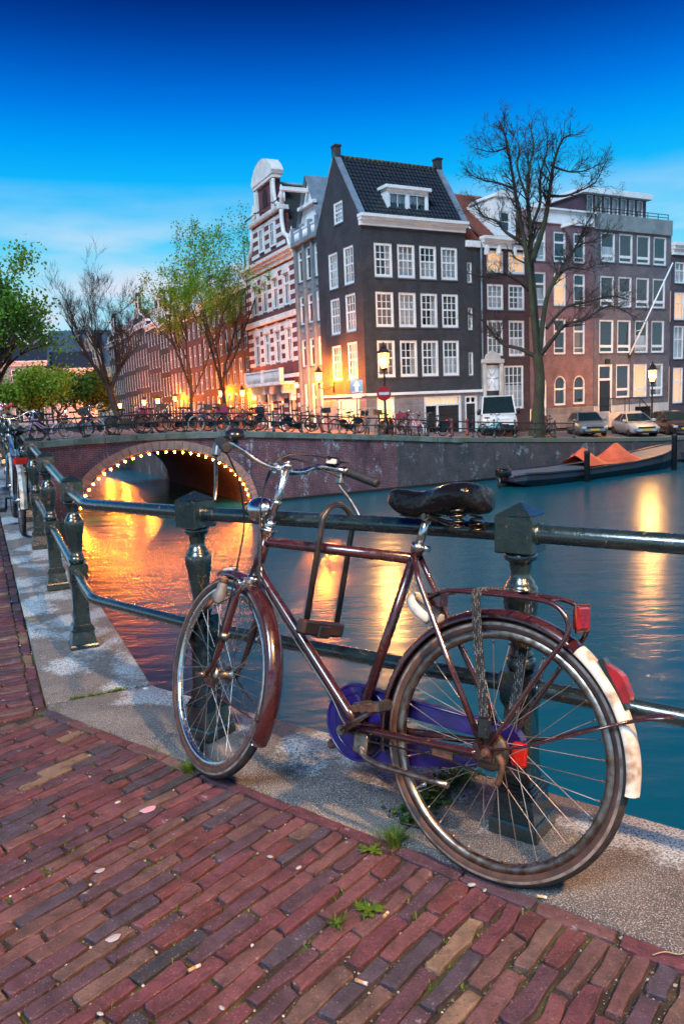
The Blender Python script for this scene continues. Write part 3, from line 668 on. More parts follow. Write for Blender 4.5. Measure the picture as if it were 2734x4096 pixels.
# --- mudguards
def guard(c,r_,a0,a1,w_,n=40):
    mb=MB(); prof=[(-w_,-.018),(-w_*.93,-.007),(-w_*.6,.002),(0,.006),(w_*.6,.002),(w_*.93,-.007),(w_,-.018)]; prof+= [(y*.96,q-.0018) for y,q in prof[::-1]]; k=len(prof)
    for i in range(n+1):
        a=a0+(a1-a0)*i/n; ca,sa=math.cos(a),math.sin(a); mb.v+=[(c.x+(r_+q)*ca,y,c.z+(r_+q)*sa) for y,q in prof]
    for i in range(n):
        for j in range(k): j2=(j+1)%k; mb.f.append((i*k+j,i*k+j2,(i+1)*k+j2,(i+1)*k+j)); mb.m.append(0); mb.smooth.append(True)
    mb.f.append(tuple(range(k))); mb.f.append(tuple(n*k+j for j in range(k))[::-1]); mb.m+=[0,0]; mb.smooth+=[False,False]
    return mb
rg=guard(RC,.366,R(-14),R(124),.031,44).build('rear_mudguard',m_maroon,bike)
guard(RC,.3662,R(124.2),R(184),.0312,24).build('white_tail',m_cream,rg)
fg=steer(guard(FC,.366,R(78),R(207),.031,40)).build('front_mudguard',m_maroon,bike)
mb=guard(FC,.3745,R(79),R(91),.013,8); steer(mb).build('white_crest',m_cream,fg)
mb=MB()
for s_ in(-1,1): mb.tube(spline([(1.080,s_*.060,.347),(.99,s_*.058,.305),(.90,s_*.048,.283),(.748,s_*.032,.262)],3),.0033,6)
for s_ in(-1,1): mb.tube([(.745,s_*.0305,.268),(.745,s_*.038,.268)],.007,8)
steer(mb).build('front_mudguard_stay',m_maroon,bike)
mb=MB()
for s_ in(-1,1): mb.tube([(.0,s_*.066,.352),(-.10,s_*.060,.385),(-.25,s_*.045,.455),(-.345,s_*.036,.500)],.0036,6)
mb.tube(spline([(-.33,.036,.492),(-.375,.034,.510),(-.425,.022,.522),(-.435,0,.525),(-.425,-.022,.522),(-.375,-.034,.510),(-.33,-.036,.492)],4),.0045,8); mb.build('rear_mudguard_stay',m_maroon,bike)
# --- luggage rack
rk=MB()
for s_ in(-1,1):
    rk.tube(spline([(.238,s_*.026,.722),(.205,s_*.028,.738),(.155,s_*.060,.752),(.06,s_*.066,.757),(-.09,s_*.066,.760),(-.155,s_*.066,.750),(-.188,s_*.066,.715),(-.186,s_*.066,.672),(-.140,s_*.066,.600),(-.01,s_*.066,.372)],5),.0066,10)
for x in(-.12,-.06,.0,.10): rk.tube([(x,-.062,.757),(x,.062,.757)],.0035,6)
rk.box(.20,.25,-.022,.022,.700,.735)
rack=rk.build('luggage_rack',m_maroon,bike)
mb=MB(); T=frame((-.197,0,.722),(0,1,0),(.08,0,1)); mb.bbox(-.040,.040,-.008,.010,-.030,.030,.006,T=T); mb.build('reflector',m_red,rack)
mb=MB(); mb.tube([T@Vector(p) for p in((-.045,.004,-.034),(.045,.004,-.034),(.045,.004,.034),(-.045,.004,.034))],.0032,6,closed=True); mb.build('reflector_frame',m_rust,rack)
m_strap,t,b=nodes('woven elastic strap'); co=coords(t,'O'); wv=nd(t,'ShaderNodeTexBrick'); s_=nd(t,'ShaderNodeSeparateXYZ'); lk(t,co,s_.inputs[0]); cx=nd(t,'ShaderNodeCombineXYZ'); lk(t,mth(t,'ADD',s_.outputs[2],mth(t,'MULTIPLY',s_.outputs[0],.35)),cx.inputs[0]); lk(t,s_.outputs[0],cx.inputs[1]); lk(t,cx.outputs[0],wv.inputs['Vector'])
wv.inputs['Scale'].default_value=1; wv.inputs['Brick Width'].default_value=.013; wv.inputs['Row Height'].default_value=.0052; wv.inputs['Mortar Size'].default_value=.0017; wv.inputs['Color1'].default_value=(.01,.01,.01,1); wv.inputs['Color2'].default_value=(.30,.29,.27,1); wv.inputs['Mortar'].default_value=(.008,.008,.008,1); wv.inputs['Bias'].default_value=-.2
lk(t,wv.outputs[0],b.inputs['Base Color']); b.inputs['Roughness'].default_value=.8
def ribbon(pts,w_,wd,n=5,th=.0018):
    mb=MB(); pts=spline(pts,n); wd=Vector(wd)*w_/2
    for i in range(len(pts)-1):
        p,q=pts[i],pts[i+1]; d=(q-p).normalized(); nn=d.cross(wd).normalized()*th
        mb.add([p-wd-nn,p+wd-nn,q+wd-nn,q-wd-nn,p-wd+nn,p+wd+nn,q+wd+nn,q-wd+nn],[(0,1,2,3),(7,6,5,4),(0,3,7,4),(1,5,6,2)])
    return mb
ribbon([(-.02,-.072,.745),(-.02,-.060,.768),(.02,0,.772),(.058,.060,.768),(.062,.074,.752),(.055,.077,.70),(.030,.076,.55),(.008,.074,.43)],.026,(1,0,0)).build('strap',m_strap,rack)
ribbon([(-.02,-.060,.767),(-.024,-.074,.745),(-.022,-.076,.70),(-.012,-.075,.55),(0,-.074,.43)],.026,(1,0,0)).build('strap',m_strap,rack)
for s_ in(-1,1):
    mb=MB(); mb.bbox(-.015,.021,-.008,.008,-.035,.022,.005,T=Matrix.Translation((.003,s_*.076,.418))); mb.tube([(.004,s_*.082,.405),(.004,s_*.088,.405)],.011,14); mb.build('strap_buckle',m_plast,rack)
# --- rear light on the mudguard
mb=MB(); mb.prism([(-.270,.622),(-.302,.608),(-.315,.598),(-.337,.554),(-.335,.541),(-.323,.535)],-.018,.018); T_=[( -.0,0)]
tl_=mb.build('rear_light',m_red,bike); 
mb=MB(); mb.prism([(-.252,.626),(-.264,.634),(-.270,.628),(-.333,.523),(-.325,.518)],-.016,.016); mb.build('light_bracket',m_plast,tl_)
# --- saddle
secs=[(.418,.010,1.012,.992),(.408,.022,1.026,.975),(.380,.030,1.031,.955),(.340,.036,1.027,.948),(.300,.043,1.023,.945),(.255,.058,1.030,.955),(.210,.078,1.046,.962),(.165,.090,1.055,.965),(.128,.092,1.056,.966),(.106,.083,1.049,.970),(.096,.06,1.040,.980)]
mb=MB(); n=28
for i,(x,hw,zt,zb) in enumerate(secs):
    for j in range(n):
        a=2*PI*j/n; ca,sa=math.cos(a),math.sin(a); y=hw*math.copysign(abs(ca)**.72,ca); zc=zt-.012-.022*min(1,i/6); z=zc+(zt-zc)*abs(sa)**.8 if sa>0 else zc-(zc-zb)*abs(sa)**.6
        k=noise.noise(Vector((x*24,y*22,z*30)))*.010*(1 if sa<.3 else .45); y*=(1+k*9*(sa<.2)); z+=k*.5 
        mb.v.append((x+k*.6,y,z))
for i in range(len(secs)-1):
    for j in range(n): j2=(j+1)%n; mb.f.append((i*n+j,i*n+j2,(i+1)*n+j2,(i+1)*n+j)); mb.m.append(0); mb.smooth.append(True)
mb.f+= [tuple(range(n))[::-1],tuple((len(secs)-1)*n+j for j in range(n))]; mb.m+=[0,0]; mb.smooth+=[True,True]
sad=mb.build('saddle',m_vinyl,bike); md=sad.modifiers.new('s','SUBSURF'); md.levels=1; md.render_levels=1
mb=MB()
for s_ in(-1,1):
    mb.tube(spline([(.36,s_*.016,.952),(.31,s_*.022,.945),(.25,s_*.026,.948),(.20,s_*.040,.935),(.16,s_*.052,.928)],4),.0034,6)
    mb.tube(spline([(.34,s_*.016,.958),(.29,s_*.022,.955),(.24,s_*.026,.962),(.19,s_*.045,.955)],4),.0034,6)
    hl=[(.148+.019*math.cos(q),s_*.055+.019*math.sin(q),.920+.055*q/(2*PI*3.5)) for q in [2*PI*3.5*k/56 for k in range(57)]]; mb.tube(hl,.0034,6)
mb.tube([(.268,-.032,.952),(.268,.032,.952)],.014,14); mb.tube([(.268,.032,.952),(.268,.039,.952)],.008,6)
mb.build('saddle_springs',M('tarnished spring steel',(.30,.21,.14),.3,1.0,c2=(.12,.07,.04),scale=40),bike)
# --- frame lock, chain case, cranks, pedals, stand, brakes
mb=MB(); cc=Vector((.245,0,.655)); ax=Vector((.42,0,.62)).normalized(); pts=[]
for k in range(25):
    a=R(-150+300*k/24); pts.append(cc+Vector((0,1,0))*.058*math.sin(a)+Vector((.62,0,-.42)).normalized()*(-.0)+ax*0+ Vector((ax.z,0,-ax.x))*(-.058*math.cos(a)))
pts=[cc+Vector((.012,0,.03))+Vector((0,math.sin(R(-140+280*k/24))*.050,0))+Vector((.80,0,.60))*(math.cos(R(-140+280*k/24))*.055) for k in range(25)]
mb.tube(pts,.016,10,flat=(1.0,.55,(.6,0,-.8))); mb.build('frame_lock',m_cream,bike)
cs=MB(); y0,y1=-.066,-.030; BC=Vector((.483,.307)); RR=.114; AC2=Vector((.0,.347)); rr2=.058
def ring2(outer,inner): # flat band solid between two polylines (x,z)
    k=len(outer); vs=[(x,y1,z) for x,z in outer]+[(x,y1,z) for x,z in inner]+[(x,y0,z) for x,z in outer]+[(x,y0,z) for x,z in inner]; fs=[]
    for i in range(k-1): fs+=[(i,i+1,k+i+1,k+i),(2*k+i+1,2*k+i,3*k+i,3*k+i+1),(i,2*k+i,2*k+i+1,i+1),(k+i+1,3*k+i+1,3*k+i,k+i)]
    cs.add(vs,fs)
disc=[(BC.x+RR*math.cos(a),BC.y+RR*math.sin(a)) for a in [R(70+220*k/30) for k in range(31)]][::1]
disc=[(BC.x+RR*math.cos(R(q)),BC.y+RR*math.sin(R(q))) for q in range(-100,101,8)]
cs.prism([(BC.x+RR*math.cos(2*PI*k/40),BC.y+RR*math.sin(2*PI*k/40)) for k in range(40)],y0,y1)
cs.prism([(AC2.x+rr2*math.cos(2*PI*k/28),AC2.y+rr2*math.sin(2*PI*k/28)) for k in range(28)],y0+.001,y1-.001)
ring2([(.48,.420),(.30,.412),(.0,.402)],[(.48,.362),(.30,.360),(.0,.355)])
ring2([(.48,.194),(.25,.230),(.0,.290)],[(.48,.262),(.25,.292),(.0,.335)])
cs.tube([(BC.x+.088*math.cos(2*PI*k/32),y1,BC.y+.088*math.sin(2*PI*k/32)) for k in range(32)],.004,6,closed=True); cs.tube([(BC.x+RR*math.cos(2*PI*k/40),y1,BC.y+RR*math.sin(2*PI*k/40)) for k in range(40)],.005,6,closed=True); cs.tube([(.48,y1,.418),(.30,y1,.410),(.0,y1,.400)],.004,6); cs.build('chain_case',m_purple,bike)
mb=MB(); mb.bbox(-.073,-.030,y1,y1+.008,.308,.372,.006); mb.build('chain_case_reflector',M('bright red reflector',(.55,.018,.01),.3),bike)
ca=Vector((-.142,0,.108)).normalized()
mb=MB(); c0=Vector((.46,.072,.305)); c1=c0+ca*.168; mb.tube([(.46,.03,.305),(.46,.085,.305)],.013,12); mb.tube([c0,c0+ca*.08,c1],[.0155,.011,.0135],10,flat=(1,.7,(0,1,0))); mb.tube([c0+Vector((0,.008,0)),c0+Vector((0,.014,0))],.0145,14)
mb.build('crank',m_alu,bike)
mb=MB(); d0=Vector((.46,-.075,.305)); d1=d0-ca*.168; mb.tube([d0,d0-ca*.08,d1],[.0155,.011,.0135],10,flat=(1,.7,(0,1,0))); mb.build('crank',m_alu,bike)
def pedal(c,s_):
    pe=bpy.data.objects.new('pedal',None); col.objects.link(pe); pe.parent=bike; pe.matrix_local=frame(c,(.80,0,-.18),(.18,0,.80))
    mb=MB(); mb.tube([(0,0,0),(0,s_*.098,0)],[.010,.012],12); mb.bbox(-.042,.042,min(s_*.012,s_*.016),max(s_*.012,s_*.016),-.010,.010,.0015); mb.bbox(-.042,.042,min(s_*.094,s_*.099),max(s_*.094,s_*.099),-.010,.010,.0015); mb.tube([(0,s_*.098,0),(0,s_*.104,0)],.011,10); mb.build('cage',m_rust,pe)
    for x in(-.032,.032):
        mb=MB(); mb.bbox(x-.013,x+.013,min(s_*.018,s_*.092),max(s_*.018,s_*.092),-.015,.015,.005); mb.build('rubber_block',m_rubber,pe)
pedal(c1,1); pedal(d1,-1)
mb=MB(); mb.bbox(-.02,.03,-.02,.03,-.02,.04,.006,T=Matrix.Translation((.405,.025,.262))); mb.tube(spline([(.408,.05,.262),(.390,.06,.246),(.355,.066,.236),(.30,.070,.234),(.095,.078,.240)],4),[.0105]*4+[.009]*13,10); mb.build('kickstand',m_alu,bike)
mb=MB(); mb.tube([(.0,.055,.347),(.0,.082,.347)],.0085,8); mb.tube([(0,.062,.347),(0,.070,.347)],.0135,6); mb.bbox(-.02,.16,.050,.054,.318,.332,.001); mb.tube([(.02,.052,.33),(.17,.054,.315)],.006,6); mb.bbox(.10,.165,.046,.062,.298,.325,.004)
mb.tube(spline([(-.03,.058,.345),(-.045,.060,.325),(-.042,.060,.295),(-.036,.060,.272)],4),[.011]*4+[.008]*9,8); mb.build('rear_brake_arm',m_rust,bike)
mb=MB(); mb.tube([(1.080,-.085,.347),(1.080,.085,.347)],.006,8); 
for s_ in(-1,1): mb.tube([(1.080,s_*.058,.347),(1.080,s_*.070,.347)],.0125,6)
mb.tube([(1.02,.062,.46),(1.035,.062,.47)],.0,4) if False else None
steer(mb).build('axle_nut',m_rust,bike)
mb=MB(); mb.tube([(.990,.054,.505),(.995,.054,.482)],.0165,12); steer(mb).build('brake_clip',m_alu,bike)
# --- dynamo with its lettering
dy=bpy.data.objects.new('dynamo',None); col.objects.link(dy); dy.parent=bike; TD=STM@frame((1.030,.072,.640),(-.95,.15,-.05),(-.26,-.05,.95)); dy.matrix_local=TD
mb=MB(); mb.lathe([(.004,-.042),(.019,-.040),(.021,-.036),(.021,-.006),(.018,.002),(.0175,.022),(.016,.028),(.014,.030),(.014,.046),(.012,.05)],18); mb.lathe([(.013,-.036),(.016,-.034),(.016,-.010),(.012,-.007)],14,c=(-.028,.0,0)); mb.build('body',M('grey dynamo plastic',(.16,.155,.15),.45),dy)
mb=MB(); mb.lathe([(.0145,.030),(.0155,.034),(.0155,.042),(.0145,.046)],18); mb.build('drive_wheel',m_rust,dy)
mb=MB(); mb.tube([(.005,-.02,-.03),(-.03,-.03,-.075)],.008,8); mb.build('bracket',m_rust,dy)
mb=MB(); mb.lathe([(.002,-.0068),(.0115,-.0072),(.0115,-.0055),(.002,-.005)],14,c=(-.028,0,0)); mb.build('red_cap',m_red,dy)
def text(s_,size,mat,parent,mt,ext=.0004,align='CENTER',name='lettering'):
    cu=bpy.data.curves.new('lettering','FONT'); cu.body=s_; cu.size=size; cu.extrude=ext; cu.align_x=align; cu.align_y='CENTER'; cu.materials.append(mat)
    o=bpy.data.objects.new(name,cu); col.objects.link(o); me=bpy.data.meshes.new_from_object(o); col.objects.unlink(o); bpy.data.objects.remove(o); o=link(name,me,parent,mat=mt); return o
text('HR',.016,m_red,dy,frame((.010,.0205,-.005),(-1,.25,0),(.25,1,0))@Matrix.Rotation(R(0),4,'Z'))
text('AXA',.011,M('white ink',(.7,.7,.7),.5),dy,frame((.016,.0175,-.024),(-.05,0,1),(.6,.8,0)))
# --- cables
cb=MB()
cb.tube(spline([(.838,.232,1.085),(.86,.20,1.065),(.905,.13,1.00),(.945,.07,.88),(.955,.066,.75),(.975,.066,.60),(1.01,.066,.48),(1.045,.060,.40),(1.055,.05,.372)],6),.0030,6)
cb.tube(spline([(.842,-.226,1.092),(.875,-.16,1.112),(.90,-.08,1.128),(.905,-.005,1.11),(.925,.02,1.03),(.92,.03,.93),(.90,.026,.83),(.872,.024,.68)],6),.0030,6)
cb.tube(spline([(.862,-.19,1.152),(.882,-.12,1.152),(.905,-.05,1.140),(.918,.004,1.10),(.93,.022,1.02),(.922,.026,.92),(.898,.022,.82),(.868,.020,.67)],6),.0028,6)
steer(cb).build('brake_cable',m_plast,bike)
cb=MB(); cb.tube(spline([(.872,.022,.676),(.82,.022,.618),(.70,.022,.508),(.56,.022,.385),(.48,.03,.300),(.40,.045,.285),(.25,.055,.295),(.12,.058,.300),(-.02,.060,.285)],5),.0030,6); cb.tube(spline([(.866,.012,.660),(.70,.016,.500),(.56,.016,.375),(.47,.024,.285)],5),.0028,6); cb.build('brake_cable',m_plast,bike)
cb=MB(); pa=spline([(.955,.012,.905),(.965,.03,.87),(1.0,.05,.83),(1.015,.06,.78),(1.0,.06,.74),(.985,.055,.705)],10); cb.tube([p+Vector((.006*math.sin(i*1.25),0,.006*math.cos(i*1.25))) for i,p in enumerate(pa)],.0011,4); steer(cb).build('coiled_wire',m_plast,bike)
cb=MB(); cb.tube(spline([(.925,.05,.675),(.94,.075,.635),(1.0,.09,.60),(1.03,.085,.585),(1.04,.08,.60)],6),.0022,5); steer(cb).build('dynamo_wire',m_plast,bike)
# ================================================================ lock hanging on the railing
lock=empty('bicycle_lock',loc=(0,0,0)); tag(lock,'black steel U-shaped lock looped over the top rail and the maroon top tube','lock')
nb_=BM@Vector((.655,.050,.60)); fb_=nb_+Vector((.62,.78,0))*.150+Vector((0,0,-.048)); upv=(BM@Vector((.628,.050,.905))-nb_)
nt_=nb_+upv; ft_=fb_+upv
mb=MB(); mid=(nt_+ft_)/2; hv=(ft_-nt_)/2; arc=[mid-hv*math.cos(a)+upv.normalized()*hv.length*.95*math.sin(a) for a in [PI*k/14 for k in range(15)]]
mb.tube([nb_]+arc+[fb_],.0092,12); mb.build('shackle',M('scuffed black lock',(.02,.017,.016),.32,c2=(.04,.028,.02),scale=25,coat=.2),lock)
dl=(fb_-nb_).normalized(); mb=MB(); T=frame((nb_+fb_)/2,dl,upv); mb.bbox(-.105,.105,-.019,.019,-.045,.004,.008,T=T); mb.bbox(-.03,.03,-.022,.022,-.05,-.01,.004,T=T); mb.build('crossbar',M('black lock body',(.016,.014,.014),.35,c2=(.05,.02,.012),scale=20),lock)
# ================================================================ houses
KC=Vector((1.62,44.0,0)); RX=Vector((.883,.469,0)).normalized(); RY=Vector((-RX.y,RX.x,0))
LX=Vector((.4226,-.9063,0)); LY=Vector((.9063,.4226,0))
m_white=M('white joinery paint',(.86,.86,.85),.45,c2=(.76,.76,.75),scale=1.5)
m_sstone=M('pale sandstone',(.60,.55,.48),.75,c2=(.46,.43,.39),scale=1.3,bump=.3,bscale=12)
m_dark=M('dark interior',(.012,.013,.016),.9)
m_curt,t,b=nodes('white net curtain'); co=coords(t,'O'); mp_=nd(t,'ShaderNodeMapping'); mp_.inputs['Scale'].default_value=(9,9,.5); lk(t,co,mp_.inputs[0]); lk(t,mixc(t,rng(t,nse(t,mp_.outputs[0],1.5,3),.35,.65),(.85,.85,.84),(.55,.56,.58)),b.inputs['Base Color']); b.inputs['Roughness'].default_value=.9
m_tan=M('beige blind',(.30,.22,.15),.9,c2=(.20,.14,.10),scale=2)
m_warm=EM('lit room',(1,.50,.14),1.6); m_warm2=EM('dimly lit room',(1,.55,.25),.30)
m_glass=bpy.data.materials.new('window glass'); m_glass.use_nodes=True; t=m_glass.node_tree; t.nodes.clear()
o_=t.nodes.new('ShaderNodeOutputMaterial'); mx_=t.nodes.new('ShaderNodeMixShader'); tr=t.nodes.new('ShaderNodeBsdfTransparent'); gl=t.nodes.new('ShaderNodeBsdfGlossy'); lw=t.nodes.new('ShaderNodeLayerWeight'); lw.inputs[0].default_value=.30
tr.inputs[0].default_value=(.82,.85,.86,1); gl.inputs['Roughness'].default_value=.03; gl.inputs['Color'].default_value=(.9,.95,1,1)
nzc=nd(t,'ShaderNodeNewGeometry'); bm=nd(t,'ShaderNodeBump'); bm.inputs['Strength'].default_value=.12; bm.inputs['Distance'].default_value=.05; lk(t,nse(t,nzc.outputs['Position'],1.6,2),bm.inputs['Height']); lk(t,bm.outputs[0],gl.inputs['Normal'])
lk(t,mth(t,'ADD',mth(t,'MULTIPLY',lw.outputs[1],.42),.035),mx_.inputs[0]); lk(t,tr.outputs[0],mx_.inputs[1]); lk(t,gl.outputs[0],mx_.inputs[2]); lk(t,mx_.outputs[0],o_.inputs[0])
BACKS={'dark':m_dark,'curtain':m_curt,'tan':m_tan,'warm':m_warm,'dim':m_warm2}
m_slate=M('blue slate',(.030,.040,.055),.5,c2=(.018,.024,.034),scale=4,bump=.4,bscale=9,bdist=.03)
m_lead=M('lead flashing',(.22,.27,.32),.5,c2=(.16,.20,.25),scale=2)
m_redtile=M('red roof tile',(.28,.075,.045),.75,c2=(.17,.05,.035),scale=5,bump=.6,bscale=10,bdist=.03)
def facade(mb,x0,x1,z0,z1,ops,y=0,rev=.17,ax='x',m=0):
    P=(lambda a,b_,c:(a,b_,c)) if ax=='x' else (lambda a,b_,c:(b_,a,c))
    fl=ax!='x'
    def Q(*p):
        p=[P(*q) for q in p]; mb.quad(*(p[::-1] if fl else p),m=m)
    xs=sorted(set([x0,x1]+[v for o in ops for v in o[:2] if x0<v<x1])); zs=sorted(set([z0,z1]+[v for o in ops for v in o[2:4] if z0<v<z1]))
    for a,b_ in zip(xs,xs[1:]):
        run=None
        for c,d in zip(zs,zs[1:]):
            hole=any(o[0]<=(a+b_)/2<=o[1] and o[2]<=(c+d)/2<=o[3] for o in ops)
            if hole:
                if run: Q((a,y,run[0]),(b_,y,run[0]),(b_,y,run[1]),(a,y,run[1])); run=None
            else: run=(run[0] if run else c,d)
        if run: Q((a,y,run[0]),(b_,y,run[0]),(b_,y,run[1]),(a,y,run[1]))
    for o in ops:
        a,b_,c,d=o[:4]; r_=y+rev
        Q((a,y,c),(a,y,d),(a,r_,d),(a,r_,c)); Q((b_,y,d),(b_,y,c),(b_,r_,c),(b_,r_,d)); Q((a,y,d),(b_,y,d),(b_,r_,d),(a,r_,d)); Q((b_,y,c),(a,y,c),(a,r_,c),(b_,r_,c))
class House:
    def __init__(s,name,label,fr,x0,x1,zb,cat='house'):
        X,Y=(RX,RY) if fr=='R' else (LX,LY) if fr=='L' else fr[:2]
        O=KC if fr in('R','L') else fr[2]
        s.xo,s.zb=x0,zb; p=O+X*x0
        s.e=empty(name,mw=Matrix(((X.x,Y.x,0,p.x),(X.y,Y.y,0,p.y),(0,0,1,zb),(0,0,0,1)))); tag(s.e,label,cat)
    def part(s,name,mb,mats,parent=None,kind=None):
        mb.v=[(x-s.xo,y,z-s.zb) for x,y,z in mb.v]; return mb.build(name,mats,parent or s.e,kind=kind)
    def window(s,a,b_,c,d,nx=2,bars=(.5,),thick=None,back='dark',fw=.085,y=0,ax='x',sill=True,mat=None,mun=.032,side=0,arch=False,door=False,thin=False):
        """window opening a..b_ wide, c..d high; bars = heights of horizontal bars"""
        P=(lambda p:p) if ax=='x' else (lambda p:(p[1],p[0],p[2]))
        mb=MB(); y0,y1=(y+.085,y+.12) if thin else (y+.03,y+.12); w_=b_-a; h=d-c; fb=fw*1.25
        mb.box(a,a+fw+side,y0,y1,c,d); mb.box(b_-fw,b_,y0,y1,c,d); mb.box(a+fw+side,b_-fw,y0,y1,d-fw,d); mb.box(a+fw+side,b_-fw,y0,y1,c,c+fb)
        ia,ib,ic,id_=a+fw+side,b_-fw,c+fb,d-fw
        for k in range(1,nx):
            x=ia+(ib-ia)*k/nx; mb.box(x-mun/2,x+mun/2,y0+(.006 if thin else .025),y1-(.006 if thin else .02),ic,id_)
        for k in bars:
            z=ic+(id_-ic)*k; th=mun
            if thick is not None and abs(k-thick)<1e-6: th=mun*2.4
            mb.box(ia,ib,y0+(.004 if thin else .023 if th==mun else .012),y1-(.004 if thin else .022),z-th/2,z+th/2)
        mb.v=[P(v) for v in mb.v]
        o=s.part('window',mb,mat or m_white)
        mb=MB(); yg=y+(.1 if thin else .085); mb.quad((ia,yg,ic),(ib,yg,ic),(ib,yg,id_),(ia,yg,id_)); mb.v=[P(v) for v in mb.v]; s.part('pane',mb,m_glass,o)
        mb=MB(); yb=y+.30; mb.quad((a-.1,yb,c-.1),(b_+.1,yb,c-.1),(b_+.1,yb,d+.1),(a-.1,yb,d+.1)) if back not in('half','drape') else None
        if back=='half':
            z=c+h*.55; mb.quad((a-.1,yb,c-.1),(b_+.1,yb,c-.1),(b_+.1,yb,z),(a-.1,yb,z)); mb.quad((a-.1,yb+.3,c),(b_+.1,yb+.3,c),(b_+.1,yb+.3,d+.1),(a-.1,yb+.3,d+.1),m=1); ms=[m_curt,m_dark]
        elif back=='drape':
            mb.quad((a-.1,yb,c-.1),(a+w_*.27,yb,c-.1),(a+w_*.27,yb,d),(a-.1,yb,d)); mb.quad((b_-w_*.27,yb,c-.1),(b_+.1,yb,c-.1),(b_+.1,yb,d),(b_-w_*.27,yb,d)); mb.quad((a-.1,yb+.3,c-.1),(b_+.1,yb+.3,c-.1),(b_+.1,yb+.3,d+.1),(a-.1,yb+.3,d+.1),m=1); ms=[m_curt,m_dark]
        else: ms=BACKS[back]
        mb.v=[P(v) for v in mb.v]; s.part('curtain' if back not in('dark',) else 'room',mb,ms,o)
        if sill:
            mb=MB(); mb.box(a-.04,b_+.04,y-.05,y+.03,c-.07,c-.002); mb.v=[P(v) for v in mb.v]; s.part('sill',mb,M('bluestone sill',(.09,.10,.11),.6),o)
        return o
    def box(s,name,mat,*bx,parent=None):
        mb=MB()
        for q in bx: mb.bbox(*q,b=min(.012,.2*min(q[1]-q[0],q[3]-q[2],q[5]-q[4])))
        return s.part(name,mb,mat,parent)
def cornice(h,x0,x1,z0,z1,out=.32,mat=None):
    mb=MB(); H_=z1-z0; mb.prism([(0,0)]*0 or [(x0,z0),(x1,z0),(x1,z0+H_*.45),(x0,z0+H_*.45)],-out*.35,.1); mb.prism([(x0-.03,z0+H_*.451),(x1+.03,z0+H_*.451),(x1+.03,z0+H_*.72),(x0-.03,z0+H_*.72)],-out*.7,.1); mb.prism([(x0-.06,z0+H_*.721),(x1+.06,z0+H_*.721),(x1+.06,z1),(x0-.06,z1)],-out,.12)
    return h.part('cornice',mb,mat or m_white)
# ---------------------------------------------------------------- dark corner house
m_dbrick=brickmat('dark grey brick',(.034,.037,.046),(.020,.023,.031),(.062,.064,.070),bw=.22,bh=.066,ms=.010,stain=(.022,.024,.03))
m_grnd=brickmat('plastered ground floor',(.26,.24,.24),(.20,.19,.2),(.30,.29,.28),bw=1.6,bh=.42,ms=.02)
H1=House('corner_house','dark brick corner house with black tiled roof and white sash windows','R',0,8.1,-.8)
cols=[(.81,1.98),(2.32,3.49),(3.80,4.97),(5.29,6.46)]; rows=[(8.02,9.86),(5.31,7.23),(2.53,4.57)]
ops=[(a,b_,c,d) for c,d in rows for a,b_ in cols]; sl_=[(7.16,7.5,7.92,9.09),(7.16,7.5,5.2,6.48),(7.16,7.5,2.52,3.88)]
gops=[(.68,1.86,-.05,1.42),(3.87,6.55,-.8,1.36),(6.82,7.75,-.8,1.30)]
mb=MB(); facade(mb,0,7.05,1.6,11.1,ops); facade(mb,7.05,8.1,1.6,10.3,sl_); facade(mb,0,8.1,-.8,1.6,gops,m=1)
D1=5.3
sops=[(.9,2.05,7.8,9.88),(2.78,3.9,7.8,9.83),(.86,2.03,5.18,7.28),(2.72,3.86,5.18,7.25),(.84,2.0,2.53,4.6),(2.76,3.88,2.53,4.55)]
facade(mb,0,D1,1.6,11.2,sops,ax='y'); facade(mb,0,D1,-.8,1.6,[(.8,3.4,-.1,1.42)],ax='y',m=1)
facade(mb,1.5,3.5,11.2,12.7,[(1.92,3.0,10.4+.9,12.5)],ax='y')
ap=(2.65,15.05); k=(12.7-11.2)/(ap[1]-11.2); l_=ap[0]*k; r_=D1-(D1-ap[0])*k
for poly in([(0,11.2),(1.5,11.2),(1.5,12.7),(l_,12.7)],[(3.5,11.2),(D1,11.2),(r_,12.7),(3.5,12.7)],[(l_,12.7),(r_,12.7),ap]): mb.quad(*[(0,y,z) for y,z in poly][::-1])
mb.quad((7.05,0,10.3),(7.05,0,11.1),(7.05,D1,11.1),(7.05,D1,10.3)); mb.quad((7.05,0,11.1),(7.05,ap[0],ap[1]),(7.05,D1,11.1))
mb.quad((0,D1,-.8),(0,D1,11.2),(8.1,D1,11.2),(8.1,D1,-.8)); mb.quad((8.1,0,-.8),(8.1,D1,-.8),(8.1,D1,10.3),(8.1,0,10.3)); mb.quad((7.05,0,10.3),(8.1,0,10.3),(8.1,D1,10.3),(7.05,D1,10.3))
H1.part('wall',mb,[m_dbrick,m_grnd])
backs=[['drape','curtain','half','curtain'],['tan','curtain','drape','dark'],['tan','drape','drape','half']]
for ri_,(c,d) in enumerate(rows):
    for ci_,(a,b_) in enumerate(cols): H1.window(a,b_,c,d,3,(.26,.52,.76),.52,backs[ri_][ci_],fw=.13)
for a,b_,c,d in sl_: H1.window(a,b_,c,d,1,(.5,),None,'curtain',fw=.06)
for i,(a,b_,c,d) in enumerate(sops+[(1.92,3.0,11.3,12.5)]): H1.window(a,b_,c,d,3,(.26,.52,.76),.52,['drape','curtain','half','tan','dim','tan','curtain'][i],fw=.12,ax='y')
H1.window(.8,3.4,-.1,1.42,6,(.5,),None,'warm',fw=.1,ax='y')
H1.window(.68,1.86,-.05,1.42,2,(.5,),None,'warm',fw=.12)
